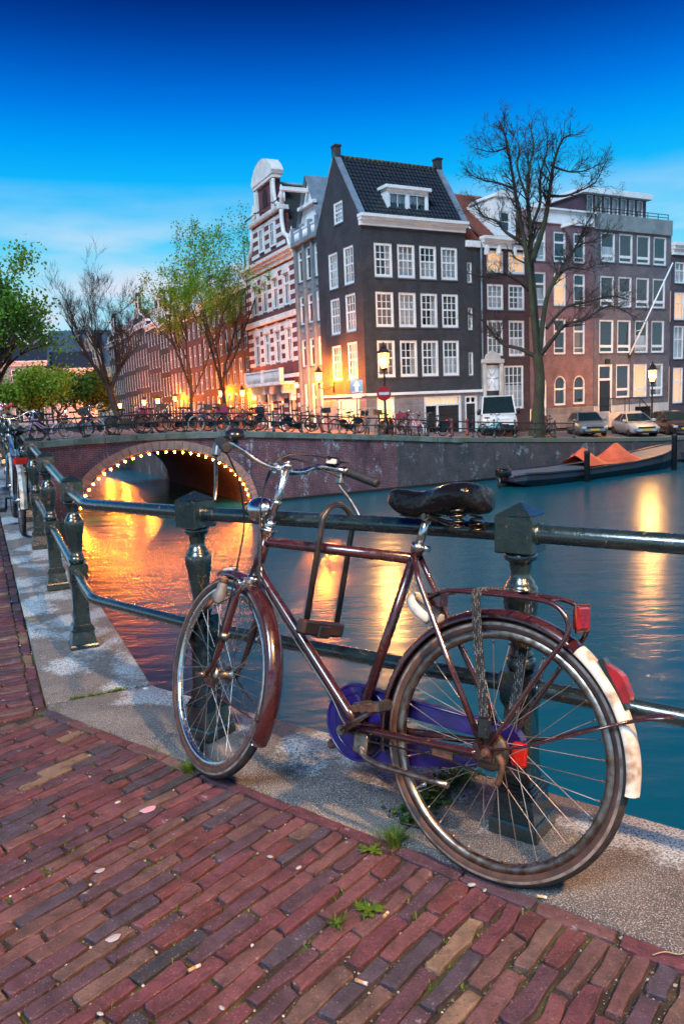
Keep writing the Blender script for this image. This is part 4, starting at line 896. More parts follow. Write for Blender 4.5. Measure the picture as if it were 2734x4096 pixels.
# garage door with lit transom
mb=MB(); mb.box(3.87,4.0,.02,.14,-.8,1.36); mb.box(6.42,6.55,.02,.14,-.8,1.36); mb.box(4.0,6.42,.02,.14,1.24,1.36); mb.box(4.0,6.42,.02,.14,.80,.90); mb.box(4.78,4.9,.02,.14,-.8,.80); 
for k in range(1,9): x=4.0+2.42*k/9; mb.box(x-.025,x+.025,.04,.12,.90,1.24)
gf=H1.part('garage_frame',mb,m_white)
mb=MB(); mb.quad((4.0,.2,.9),(6.42,.2,.9),(6.42,.2,1.24),(4.0,.2,1.24)); H1.part('transom',mb,m_warm2,gf)
for nm,a,b_ in(('garage_door',4.9,6.42),('door',4.0,4.78)):
    mb=MB(); mb.box(a,b_,.10,.15,-.8,.8); 
    for k in range(5): z=-.7+k*.3; mb.bbox(a+.08,b_-.08,.075,.10,z,z+.2,.01)
    H1.part(nm,mb,M('black gloss door',(.012,.014,.016),.2,coat=.5),gf)
mb=MB(); mb.box(6.82,6.94,.02,.14,-.8,1.3); mb.box(7.63,7.75,.02,.14,-.8,1.3); mb.box(6.94,7.63,.02,.14,.84,.93); mb.box(6.94,7.63,.02,.14,1.2,1.3); mb.box(7.25,7.32,.03,.12,.93,1.2); df=H1.part('door_frame',mb,m_white)
mb=MB(); mb.box(6.94,7.63,.09,.14,-.8,.84); mb.bbox(7.0,7.24,.07,.09,-.6,.6,.01); mb.bbox(7.33,7.57,.07,.09,-.6,.6,.01); H1.part('door',mb,M('black gloss door',(.012,.014,.016),.2,coat=.5),df)
cornice(H1,-.05,7.02,10.72,11.3,.38)
H1.box('cornice',m_white,(7.06,8.08,-.15,.1,9.95,10.32))
mb=MB(); mb.bbox(-.10,8.1,-.14,.02,1.50,1.66,.02); mb.bbox(-.10,.02,-.14,D1,1.50,1.66,.02); H1.part('ledge',mb,m_white)
# pantiled roof: every tile its own arched shell
m_tile=M('black glazed pantile',(.020,.027,.036),.35,c2=(.045,.05,.04),scale=3.5,lo=.55,hi=.7)
def tiled(h,x0,x1,pa,pb,nc,nr,mat,name='roof_tiles'):
    mb=MB(); pa=Vector((0,*pa)); pb=Vector((0,*pb)); d=(pb-pa); nrm=Vector((0,-d.z,d.y)).normalized()*(1 if d.y>0 else -1); 
    if nrm.z<0: nrm=-nrm
    w_=(x1-x0)/nc
    for i in range(nc):
        for j in range(nr):
            b0=pa+d*(j/nr); b1=pa+d*((j+1.12)/nr); jit=random.uniform(-.004,.004)
            pts=[(0,.015),(.25,.055),(.55,.045),(.8,.0),(1,.015)]
            for (u0,h0),(u1,h1) in zip(pts,pts[1:]):
                q=[Vector((x0+(i+u)*w_,p.y,p.z))+nrm*(hh+e_+jit) for u,hh,p,e_ in((u0,h0,b0,.045),(u1,h1,b0,.045),(u1,h1,b1,.0),(u0,h0,b1,.0))]
                mb.quad(*[tuple(v) for v in q],sm=True)
    return h.part(name,mb,mat,kind='stuff')
tiled(H1,.28,6.85,(-.02,11.28),(2.65,14.95),26,15,m_tile)
mb=MB(); mb.quad((.2,-.02,11.24),(6.9,-.02,11.24),(6.9,2.65,14.92),(.2,2.65,14.92)); mb.quad((6.9,D1,11.24),(.2,D1,11.24),(.2,2.65,14.92),(6.9,2.65,14.92)); H1.part('roof',mb,m_slate)
mb=MB()
for i in range(22): x=.3+i*.3; mb.tube([(x,2.65,14.98),(x+.29,2.65,15.0)],[.13,.115],8)
H1.part('ridge_tiles',mb,M('mossy ridge tile',(.10,.085,.03),.8,c2=(.04,.045,.04),scale=4),kind='stuff')
for xa in(0,6.95):
    mb=MB(); T=None
    for (ya,za),(yb,zb_) in(((-.12,11.15),(2.65,15.1)),((D1+.1,11.15),(2.65,15.1))):
        n_=Vector((0,zb_-za,-(yb-ya))).normalized(); 
        vs=[]
        for x in(xa-.04,xa+.30):
            for p in((ya,za),(yb,zb_)):
                for k in(-.05,.16): vs.append((x,p[0]+(-.0),p[1]+k))
        mb.add(vs,[(0,2,3,1),(4,5,7,6),(1,3,7,5),(0,4,6,2),(0,1,5,4),(2,6,7,3)])
    H1.part('gable_coping',mb,m_lead)
    mb=MB(); mb.bbox(xa-.04,xa+.32,2.4,2.9,14.9,15.5,.02); mb.bbox(xa-.08,xa+.36,2.36,2.94,15.48,15.6,.02); H1.part('chimney',mb,m_dbrick)
# dormer
mb=MB(); facade(mb,2.0,4.75,11.45,12.9,[(2.12,3.3,11.55,12.72),(3.42,4.63,11.55,12.72)],y=.35,rev=.1); mb.quad((2.0,.35,11.45),(2.0,.35,12.9),(2.0,1.7,12.9),(2.0,.35,11.45)); mb.quad((4.75,.35,11.45),(4.75,1.7,12.9),(4.75,.35,12.9)); dm=H1.part('dormer',mb,m_white)
for a,b_ in((2.12,3.3),(3.42,4.63)): H1.window(a,b_,11.55,12.72,2,(),None,'curtain',fw=.08,y=.34,sill=False)
H1.box('dormer_roof',m_white,(1.85,4.9,.18,1.9,12.9,13.08)); H1.box('vent_pipe',m_black,(2.95,3.05,1.35,1.45,12.9,13.75),(3.35,3.45,1.35,1.45,12.9,13.75))
mb=MB(); mb.tube([(8.15,-.08,-.7),(8.15,-.08,10.2)],.06,8); H1.part('drainpipe',mb,M('grey zinc pipe',(.20,.23,.25),.5))
# ---------------------------------------------------------------- brown house
m_brown=brickmat('brown brick',(.075,.035,.042),(.055,.03,.038),(.07,.05,.052))
H2=House('townhouse','narrow purple-brown brick house with red tiled roof and big white dormer','R',8.22,11.9,-.9)
ops=[(8.61,9.88,8.56,9.85),(10.27,11.55,8.55,9.85),(8.61,9.86,6.4,7.91),(10.25,11.52,6.4,7.92),(8.58,9.79,3.66,5.78),(10.25,11.5,3.62,5.78)]
mb=MB(); facade(mb,8.22,11.9,-.9,10.4,ops+[(8.35,9.45,-.2,3.1),(9.85,11.4,.4,3.05)]); mb.quad((8.22,0,-.9),(8.22,6,-.9),(8.22,6,10.4),(8.22,0,10.4)); mb.quad((11.9,6,-.9),(11.9,0,-.9),(11.9,0,10.4),(11.9,6,10.4)); H2.part('wall',mb,m_brown)
for i,o in enumerate(ops): H2.window(*o,3,(.5,) if i<2 else (.25,.5,.75),.5,['warm','dim','curtain','drape','tan','half'][i] if i!=0 else 'dim',fw=.12)
H2.window(9.85,11.4,.4,3.05,4,(.2,.4,.6,.8),None,'half',fw=.1)
mb=MB(); mb.bbox(8.12,8.35,-.18,.1,-.9,3.2,.02); mb.bbox(9.45,9.68,-.18,.1,-.9,3.2,.02); mb.bbox(8.08,9.72,-.22,.1,3.2,3.45,.03); mb.prism([(8.3,3.45),(9.5,3.45),(9.35,3.75),(9.1,3.85),(8.9,3.98),(8.7,3.85),(8.45,3.75)],-.15,.1); ds=H2.part('door_surround',mb,m_sstone)
mb=MB(); mb.box(8.35,9.45,.05,.12,1.55,3.1)
for k in range(6): a=PI*k/3; mb.tube([(8.9+.1*math.cos(a),.02,2.35+.15*math.sin(a)),(8.9+.48*math.cos(a),.02,2.35+.68*math.sin(a))],.03,6)
H2.part('fanlight',mb,[m_white]); mb=MB(); mb.box(8.42,9.38,.07,.13,-.3,1.5); mb.bbox(8.5,9.3,.05,.07,-.1,1.3,.02); H2.part('door',mb,m_plast)
cornice(H2,8.25,11.87,9.98,10.62,.4)
for x in(8.5,9.4,10.6,11.5): H2.box('bracket',m_white,(x-.09,x+.09,-.3,-.02,9.55,10.1))
tiled(H2,8.25,11.88,(.0,10.6),(4.5,14.2),15,16,m_redtile)
mb=MB(); mb.quad((8.2,0,10.56),(11.9,0,10.56),(11.9,4.5,14.15),(8.2,4.5,14.15)); mb.quad((11.9,0,10.4),(11.9,6,10.4),(11.9,4.5,14.15)); mb.quad((8.2,6,10.4),(8.2,0,10.4),(8.2,4.5,14.15)); H2.part('roof',mb,m_redtile)
mb=MB(); facade(mb,9.35,10.95,10.75,13.0,[(9.75,10.55,11.0,12.2)],y=.1,rev=.1); mb.quad((9.35,.1,10.7),(9.35,.1,13.0),(9.35,3.1,13.0)); mb.quad((10.95,.1,10.7),(10.95,3.1,13.0),(10.95,.1,13.0)); mb.prism([(9.25,13.0),(11.05,13.0),(10.8,13.25),(10.4,13.4),(9.9,13.4),(9.5,13.25)],.0,2.5); H2.part('dormer',mb,m_white); H2.window(9.75,10.55,11.0,12.2,1,(.5,),None,'dark',y=.1,sill=False)
# ---------------------------------------------------------------- pink brick house
m_pink=brickmat('pink red brick',(.24,.11,.125),(.165,.08,.10),(.24,.19,.195))
H3=House('townhouse','pink-red brick house with white parapet behind the bare tree','R',11.93,17.38,-1.0)
xs=[(12.2,13.25),(13.92,14.94),(15.6,16.6)]; ops=[(a,b_,9.42,11.28) for a,b_ in xs]+[(a,b_,6.72,8.76) for a,b_ in xs]+[(a,b_,3.7,5.94) for a,b_ in xs]
ao=[(12.3,13.3,-.5,2.35),(13.95,14.94,.46,2.35),(15.6,16.62,.48,2.35)]
mb=MB(); facade(mb,11.93,17.38,.3,11.72,ops+ao); facade(mb,11.93,17.38,-1.0,.3,[(12.3,13.3,-.5,.3)],y=-.03,m=1); mb.quad((11.93,0,10.4),(11.93,8,10.4),(11.93,8,12.5),(11.93,0,12.5)); mb.quad((17.38,8,-1),(17.38,0,-1),(17.38,0,12.5),(17.38,8,12.5)); mb.quad((11.93,0,12.45),(17.38,0,12.45),(17.38,8,12.45),(11.93,8,12.45)); H3.part('wall',mb,[m_pink,m_grnd])
bb=['curtain','dark','dark','half','dim','dark','curtain','dark','tan']
for i,o in enumerate(ops): H3.window(*o,1,(.14,.66),.66,bb[i],fw=.1,mun=.05)
for i,(a,b_,c,d) in enumerate(ao):
    rr_=(b_-a)/2; cx_=(a+b_)/2; mb=MB(); n=10
    for k in range(n):   # brick arch over the opening, filling the corners
        a0,a1=PI*k/n,PI*(k+1)/n; f=lambda q,g:(cx_+(rr_+g)*math.cos(q),d-rr_+(rr_+g)*math.sin(q)+.0)
        (x0_,z0_),(x1_,z1_),(x2_,z2_),(x3_,z3_)=f(a0,0),f(a0,.24),f(a1,.24),f(a1,0); mb.prism([(x0_,z0_),(x1_,z1_),(x2_,z2_),(x3_,z3_)],-.03,.02)
        mb.quad((x0_,.0,z0_),(x0_,.0,d+.01),(x3_,.0,d+.01),(x3_,.0,z3_))
    H3.part('brick_arch',mb,m_pink)
    H3.window(a,b_,c,d,1,(.55,),.55,['warm','dark','dark'][i],fw=.1,mun=.05)
    mb=MB(); mb.tube([(cx_+(rr_-.05)*math.cos(PI*k/12),.05,d-rr_+(rr_-.05)*math.sin(PI*k/12)) for k in range(13)],.06,6); H3.part('window_arch',mb,m_white)
H3.box('parapet',m_white,(11.95,17.36,-.10,.25,11.72,12.5)); H3.box('parapet_cap',m_white,(11.93,17.38,-.26,.3,12.5,12.62))
H3.box('hoist_beam',m_white,(14.5,14.72,-1.5,.1,11.5,11.7))
# ---------------------------------------------------------------- grey modern house
m_gbrick=brickmat('grey violet brick',(.165,.135,.15),(.13,.115,.13),(.17,.155,.16))
m_conc=M('grey concrete',(.26,.29,.29),.8,c2=(.19,.22,.225),scale=1.2,bump=.2,bscale=9)
H4=House('townhouse','grey brick office house with concrete band and glazed penthouse','R',17.4,24.68,-1.1)
xs=[(18.0,19.28),(19.66,20.92),(21.32,22.6),(22.94,24.2)]; ops=[(a,b_,9.62,11.5) for a,b_ in xs]+[(a-.03,b_-.05,6.75,8.74) for a,b_ in xs]+[(a-.1,b_-.08,3.75,5.92) for a,b_ in xs]
gops=[(17.82,19.1,-.1,3.0)]+[(a-.18,b_-.14,.76,3.0) for a,b_ in xs[1:]]
mb=MB(); facade(mb,17.4,24.68,.3,11.62,ops+gops); facade(mb,17.4,24.68,-1.1,.3,[(17.82,19.1,-.1,.3),(21.3,23.0,-.95,.1)],y=-.03,m=1); mb.quad((17.4,0,11.6),(17.4,8,11.6),(17.4,8,12.6),(17.4,0,12.6)); mb.quad((24.68,8,-1),(24.68,0,-1),(24.68,0,12.6),(24.68,8,12.6)); mb.quad((17.4,0,12.55),(24.68,0,12.55),(24.68,8,12.55),(17.4,8,12.55)); mb.quad((21.3,.2,-.95),(23.0,.2,-.95),(23.0,.2,.1),(21.3,.2,.1),m=2); H4.part('wall',mb,[m_gbrick,m_sstone,m_dark])
for i,o in enumerate(ops): H4.window(*o,1,(.17,),.17,'dark' if i%5 else 'half',fw=.10,mun=.07,side=.0)
for i,o in enumerate(gops[1:]): H4.window(*o,1,(.22,),.22,['dark','dim','drape'][i],fw=.1,mun=.07)
mb=MB(); mb.box(17.82,17.94,.0,.12,-.1,3.0); mb.box(18.98,19.1,.0,.12,-.1,3.0); mb.box(17.94,18.98,.0,.12,2.88,3.0); mb.box(17.94,18.98,.0,.12,1.95,2.1); df=H4.part('door_frame',mb,m_white); mb=MB(); mb.box(17.94,18.98,.06,.12,-.1,1.95); H4.part('door',mb,m_plast,df); mb=MB(); mb.quad((17.94,.1,2.1),(18.98,.1,2.1),(18.98,.1,2.88),(17.94,.1,2.88)); H4.part('pane',mb,m_glass,df)
H4.box('concrete_band',m_conc,(17.42,24.66,-.12,.2,11.62,12.62)); H4.box('sign_box',m_plast,(18.4,18.8,-.12,.0,3.05,3.35))
po=[(17.75+.78*k,18.3+.78*k,12.9,14.0) for k in range(7)]
mb=MB(); facade(mb,17.3,23.3,12.56,14.05,po,y=1.0,rev=.1); mb.quad((17.3,1.0,12.56),(17.3,1.0,14.05),(17.3,7,14.05),(17.3,7,12.56)); mb.quad((23.3,7,12.56),(23.3,7,14.05),(23.3,1.0,14.05),(23.3,1.0,12.56)); H4.part('penthouse',mb,M('plum cladding',(.10,.055,.075),.6))
for o in po: H4.window(*o,1,(),None,'curtain',fw=.05,y=.98,sill=False)
H4.box('penthouse_roof',m_white,(17.1,23.5,.6,7.2,14.05,14.42)); mb=MB()
for z in(12.85,13.05): mb.tube([(17.5,.2,z),(24.6,.2,z)],.025,6)
for k in range(8): mb.tube([(17.5+k*1.01,.2,12.6),(17.5+k*1.01,.2,13.07)],.025,6)
H4.part('roof_rail',mb,m_black)
mb=MB(); mb.tube([(20.6,-.1,3.55),(22.9,-1.6,9.5)],[.06,.045],8); mb.tube([(20.55,-.08,3.45),(20.62,-.12,3.6)],.08,8,m=1); mb.tube([(21.3,0,5.2),(21.28,-.55,5.25)],.03,6); H4.part('flagpole',mb,[m_white,m_black])
H4.box('steps',m_sstone,(17.4,20.4,-1.35,-.04,-1.1,-.15),(20.4,20.8,-1.35,-.04,-1.1,-.4),(20.8,21.2,-1.35,-.04,-1.1,-.65))
mb=MB(); 
for x in(17.6,18.9,19.3,20.3): mb.tube([(x,-1.3,-.15),(x,-1.3,.75)],.03,6)
mb.tube([(17.4,-1.3,.75),(20.3,-1.3,.75),(21.3,-1.3,-.1),(21.3,-1.3,-.9)],.035,6); H4.part('stair_rail',mb,m_black)
# ---------------------------------------------------------------- last house at the frame edge
m_vb=brickmat('violet brown brick',(.085,.06,.075),(.06,.05,.065),(.09,.08,.09))
H5=House('townhouse','dark violet brick house with white cornice at the picture edge','R',24.72,31,-1.2)
ops=[(25.1+k*1.8,26.15+k*1.8,c,d) for c,d in((8.5,9.95),(6.0,7.9),(3.3,5.6),(.2,2.7)) for k in range(3)]
mb=MB(); facade(mb,24.72,31,-1.2,10.6,ops); mb.quad((24.72,0,10.6),(31,0,10.6),(31,8,10.6),(24.72,8,10.6)); mb.quad((31,8,-1),(31,0,-1),(31,0,10.6),(31,8,10.6)); H5.part('wall',mb,m_vb)
for i,o in enumerate(ops): H5.window(*o,2,(.6,),.6,['curtain','dark','dark','dim','dark','curtain'][i%6],fw=.1)
cornice(H5,24.75,31,10.4,11.2,.4)
H6=House('townhouse','brick house farther along the far quay, beyond the violet house','R',31.1,44,-1.4)
ops=[(31.6+k*1.8,32.7+k*1.8,c,d) for c,d in((8.0,9.7),(5.3,7.3),(2.6,4.8),(-.2,2.0)) for k in range(7)]
mb=MB(); facade(mb,31.1,44,-1.4,10.9,ops); mb.quad((31.1,0,10.9),(44,0,10.9),(44,8,10.9),(31.1,8,10.9)); H6.part('wall',mb,m_brown)
for i,o in enumerate(ops[:8]): H6.window(*o,2,(.6,),.6,'dark',fw=.1)
# ---------------------------------------------------------------- narrow grey stucco house (left row: x = -distance from the corner)
m_stuc=M('grey blue stucco',(.20,.235,.25),.7,c2=(.15,.185,.20),scale=1.2,bump=.2,bscale=14)
G=House('narrow_house','narrow grey stucco house with pilasters and a white roof gable','L',-9.45,-5.3,-1.3)
xs=[(-8.98,-8.15),(-7.66,-6.84),(-6.30,-5.48)]; ops=[(a,b_,c,d) for c,d in((8.98,10.95),(6.3,8.1),(3.6,5.36)) for a,b_ in xs]; go=[(-8.85,-8.1,-.6,2.5),(-7.6,-6.75,-.1,2.5),(-6.3,-5.5,-.1,2.5)]
mb=MB(); facade(mb,-9.45,-5.3,-1.3,11.3,ops+go); mb.quad((-9.45,7,-1.3),(-9.45,0,-1.3),(-9.45,0,11.3),(-9.45,7,11.3)); mb.quad((-5.3,0,-.7),(-5.3,7,-.7),(-5.3,7,11.3),(-5.3,0,11.3)); G.part('wall',mb,m_stuc)
for i,o in enumerate(ops): G.window(*o,1,(.72,),.72,['curtain','tan','tan','curtain','dark','half','dark','dark','tan'][i],fw=.09,mun=.05)
for i,o in enumerate(go): G.window(*o,1,(.66,),.66,'warm',fw=.08,mun=.06,sill=False)
for x in(-9.3,-7.92,-6.57,-5.38): G.box('pilaster',m_stuc,(x-.12,x+.12,-.14,-.002,-.7,11.25))
for x in(-8.6,-7.25,-5.98):
    for z in(8.35,5.75): 
        mb=MB(); mb.add([(x-.2,-.02,z),(x+.2,-.02,z),(x+.2,-.02,z+.3),(x-.2,-.02,z+.3),(x,-.14,z+.15)],[(0,1,4),(1,2,4),(2,3,4),(3,0,4)]); G.part('diamond_boss',mb,m_stuc)
G.box('cornice',m_stuc,(-9.45,-5.3,-.3,.1,11.25,11.5))
for x in(-9.3,-7.92,-6.57,-5.45): G.box('balustrade_pier',m_lead,(x-.14,x+.14,-.24,.04,11.5,12.45))
mb=MB()
for k in range(24): x=-9.1+k*.155; mb.tube([(x,-.1,11.5),(x,-.1,12.1)],.04,6)
mb.box(-9.3,-5.45,-.16,-.04,12.1,12.22); G.part('balustrade',mb,m_white)
mb=MB(); apx=-7.35; mb.quad((-9.45,.25,11.45),(-5.3,.25,11.45),(-5.3,.25,11.6),(apx,.25,15.1),(-9.45,.25,11.6)); mb.quad((-9.6,.0,11.5),(apx,.0,15.25),(apx,7,15.25),(-9.6,7,11.5),m=1); mb.quad((apx,.0,15.25),(-5.15,.0,11.5),(-5.15,7,11.5),(apx,7,15.25),m=1); G.part('roof',mb,[m_white,m_lead])
G.window(-7.9,-6.85,12.0,13.2,2,(.5,),None,'dark',y=.2,sill=False); 
mb=MB(); mb.box(-8.6,-6.1,-.05,.2,13.35,13.55); mb.bbox(-7.45,-7.2,-1.6,.2,14.2,14.45,.02); mb.tube([(-7.32,-1.4,14.2),(-7.32,-1.4,13.6)],.05,6); G.part('hoist_beam',mb,m_white)
mb=MB(); mb.lathe([(.42,0),(.42,.75),(.62,.8),(.30,1.3),(.10,1.7),(.03,1.9),(.03,2.4)],8,c=(-6.1,1.6,13.6)); G.part('turret',mb,[m_slate])
G.box('wall_lamp_board',m_sstone,(-5.25,-5.1,-.05,.0,1.8,2.0))
# ---------------------------------------------------------------- striped gabled house
m_sbrick=brickmat('crimson brick',(.17,.030,.042),(.125,.025,.036),(.15,.07,.07))
m_ssb=M('cream stone dressing',(.78,.75,.71),.7,c2=(.62,.60,.57),scale=1.4)
SH=House('gabled_house','red brick house striped with white stone under a tall ornate gable','L',-19.55,-9.5,-1.8)
xs=[(-18.2,-17.1),(-16.05,-15.0),(-13.9,-12.85),(-11.75,-10.7)]; ops=[(a,b_,c,d) for c,d in((7.9,10.0),(4.2,6.4)) for a,b_ in xs]; go=[(-18.4,-17.2,.1,2.4),(-16.2,-15.0,-.5,2.4),(-14,-12.8,-.5,2.2),(-11.8,-10.6,.1,2.4)]
mb=MB(); facade(mb,-19.55,-9.5,-1.8,11.2,ops+go); mb.quad((-9.5,0,-1.8),(-9.5,9,-1.8),(-9.5,9,11.2),(-9.5,0,11.2)); mb.quad((-19.55,9,-1.8),(-19.55,0,-1.8),(-19.55,0,11.2),(-19.55,9,11.2)); SH.part('wall',mb,m_sbrick)
for i,o in enumerate(ops): SH.window(*o,2,(.7,),.7,['dark','curtain','dark','half'][i%4],fw=.09,mun=.06); 
for i,o in enumerate(go): SH.window(*o,2,(.66,),.66,['dim','warm','dark','dim'][i],fw=.09,mun=.06)
def segs(z0,z1):
    hs=sorted([(a-.14,b_+.14) for a,b_,c,d in ops+go if not(d+.2<z0 or c>z1)]); x=-19.57; out=[]
    for a,b_ in hs:
        if a>x: out.append((x,a))
        x=b_
    out.append((x,-9.48)); return out
z=-.2
while z<10.6:
    if not(6.7<z<7.5 or 2.7<z<3.9):
        for a,b_ in segs(z,z+.27):
            mb=MB(); mb.box(a,b_,-.035,.02,z,z+.27); SH.part('stone_band',mb,m_ssb)
    z+=.62
for a,b_,c,d in ops:
    mb=MB(); mb.box(a-.14,a,-.05,.05,c-.1,d); mb.box(b_,b_+.14,-.05,.05,c-.1,d); mb.box(a-.18,b_+.18,-.08,.05,d,d+.16); mb.prism([((a+b_)/2+(b_-a)*.62*math.cos(q),d+.16+.42*math.sin(q)) for q in [PI*k/8 for k in range(9)]],-.06,.02); SH.part('window_surround',mb,m_ssb)
for z0,z1,o_ in((7.05,7.42,.25),(3.05,3.3,.2)): SH.box('string_course',m_ssb,(-19.6,-9.45,-o_,.0,z0,z1))
cornice(SH,-19.6,-9.45,10.75,11.45,.5,m_ssb)
# balcony
mb=MB(); mb.bbox(-17.3,-10.0,-1.25,.0,2.55,2.78,.03); mb.bbox(-17.3,-10.0,-1.25,-1.1,3.5,3.62,.02)
for k in range(28): x=-17.2+k*.263; mb.tube([(x,-1.17,2.78),(x,-1.17,3.5)],[.05,.035],6)
for x in(-17.25,-13.6,-10.05): mb.box(x-.14,x+.14,-1.3,-1.04,2.78,3.66)
SH.part('balcony',mb,m_ssb)
for x in(-16.7,-14.3,-12.9,-10.5): 
    mb=MB(); mb.prism([(0,0)]*0 or [(x-.2,1.5),(x+.2,1.5),(x+.25,2.55),(x-.25,2.55)],-.4,.0); mb.prism([(x-.18,2.0),(x+.18,2.0),(x+.2,2.55),(x-.2,2.55)],-.95,-.4); SH.part('console',mb,m_ssb)
# gable in three stages
def sweep(c,pts): return [(c+x,z) for x,z in pts]+[(c-x,z) for x,z in pts[::-1]]
gc=-14.4
gp=sweep(gc,[(4.4,11.45),(4.2,12.0),(3.5,12.3),(3.1,12.9),(2.95,13.6),(2.95,14.2),(2.2,14.4),(1.9,14.9),(1.75,15.6),(1.72,16.7)])
mb=MB(); mb.prism(gp,.0,.5); SH.part('gable',mb,m_sbrick)
mb=MB(); mb.prism(sweep(gc,[(2.05,16.7),(2.15,16.95),(1.9,17.35),(1.2,17.85),(.4,18.08)]),-.25,.6); mb.bbox(gc-3.1,gc+3.1,-.3,.5,14.15,14.45,.03); mb.bbox(gc-2.0,gc+2.0,-.2,.5,16.45,16.72,.03)
for z in(11.9,12.5,13.1,13.7): 
    w_=3.4 if z<12.3 else 3.0
    for a,b_ in((-w_,-1.75),(-.62,.62),(1.75,w_)): mb.box(gc+a,gc+b_,-.04,.01,z,z+.26)
for s_ in(-1,1):
    mb.box(gc+s_*1.55-.18,gc+s_*1.55+.18,-.12,.02,14.45,16.45); mb.tube(spline([(gc+s_*4.3,-.05,11.5),(gc+s_*4.0,-.05,12.2),(gc+s_*3.4,-.05,12.5),(gc+s_*3.1,-.05,13.3),(gc+s_*3.05,-.05,14.1)],4),.16,8); mb.tube(spline([(gc+s_*2.9,-.05,14.5),(gc+s_*2.2,-.05,14.75),(gc+s_*1.9,-.05,15.5),(gc+s_*1.85,-.05,16.4)],4),.13,8); mb.lathe([(.2,0),(.2,.5),(.28,.6),(.1,1.0),(.12,1.15),(.02,1.4)],8,c=(gc+s_*2.85,.1,14.4)); mb.lathe([(.22,0),(.22,.5),(.3,.6),(.1,1.0),(.02,1.3)],8,c=(gc+s_*4.3,.1,11.5))
    mb.box(gc+s_*1.15-.62,gc+s_*1.15-.5,-.06,.02,12.1,13.8); mb.box(gc+s_*1.15+.5,gc+s_*1.15+.62,-.06,.02,12.1,13.8); mb.box(gc+s_*1.15-.66,gc+s_*1.15+.66,-.08,.02,13.75,13.95)
SH.part('gable_stone',mb,m_ssb)
for s_ in(-1,1): SH.window(gc+s_*1.15-.45,gc+s_*1.15+.45,12.1,13.7,2,(.66,),None,'warm' if s_>0 else 'dim',y=-.14,sill=False)
mb=MB(); mb.prism([(gc-.4,15.0)]+[(gc+.4*math.cos(q),15.7+.5*math.sin(q)) for q in [PI-PI*k/8 for k in range(9)]]+[(gc+.4,15.0)],-.06,.0); SH.part('niche',mb,m_dark)
mb=MB(); mb.tube([(gc-2.9,-.6,14.6),(gc+2.9,-.6,14.6)],.03,5); mb.tube([(gc-2.9,-.6,14.5),(gc-2.9,-.1,14.9)],.04,5); mb.tube([(gc+2.9,-.6,14.5),(gc+2.9,-.1,14.9)],.04,5); mb.tube([(gc,-.9,14.5),(gc,-.1,14.6)],.04,5); SH.part('gable_ironwork',mb,m_black)
mb=MB(); mb.quad((-9.45,.3,11.3),(-9.45,9.5,11.3),(gc,9.5,16.6),(gc,.3,16.6)); mb.quad((-19.6,9.5,11.3),(-19.6,.3,11.3),(gc,.3,16.6),(gc,9.5,16.6)); mb.tube([(gc,.3,16.65),(gc,9.5,16.65)],.12,8,m=1); mb.quad((-9.45,9.5,11.3),(-19.6,9.5,11.3),(gc,9.5,16.6)); SH.part('roof',mb,[M('dark mossy slate',(.022,.028,.028),.6,c2=(.035,.038,.028),scale=3,bump=.5,bscale=10,bdist=.03),m_lead])
# ---------------------------------------------------------------- the row going away along the side canal
row=[(19.6,26.4,10.6,(.095,.045,.045),'chestnut brick house beside the striped gabled house','cornice'),(26.4,33.2,10.5,(.115,.05,.045),'russet brick house, second beyond the striped house','cornice'),(33.2,40.4,10.1,(.10,.042,.045),'wine-red brick house between the two leafing trees','cornice'),(40.4,46.6,10.4,(.12,.055,.05),'brick house just before the black neck-gabled house','cornice'),(46.6,50.8,10.2,(.018,.018,.02),'narrow black house with a tall neck gable','neck'),(50.8,57.6,10.9,(.09,.055,.055),'grey-brown house beyond the black neck-gabled house','cornice'),(57.6,66,11.6,(.10,.065,.065),'house with pale cornice, fourth from the row end','neck'),(66,75,11.4,(.12,.075,.07),'tall brick house, third from the row end','cornice'),(75,86,11.2,(.085,.06,.07),'brick house, second from the row end','neck'),(86,99,10.9,(.30,.24,.22),'pale plastered house at the far end of the row','cornice')]
rnd=random.Random(5)
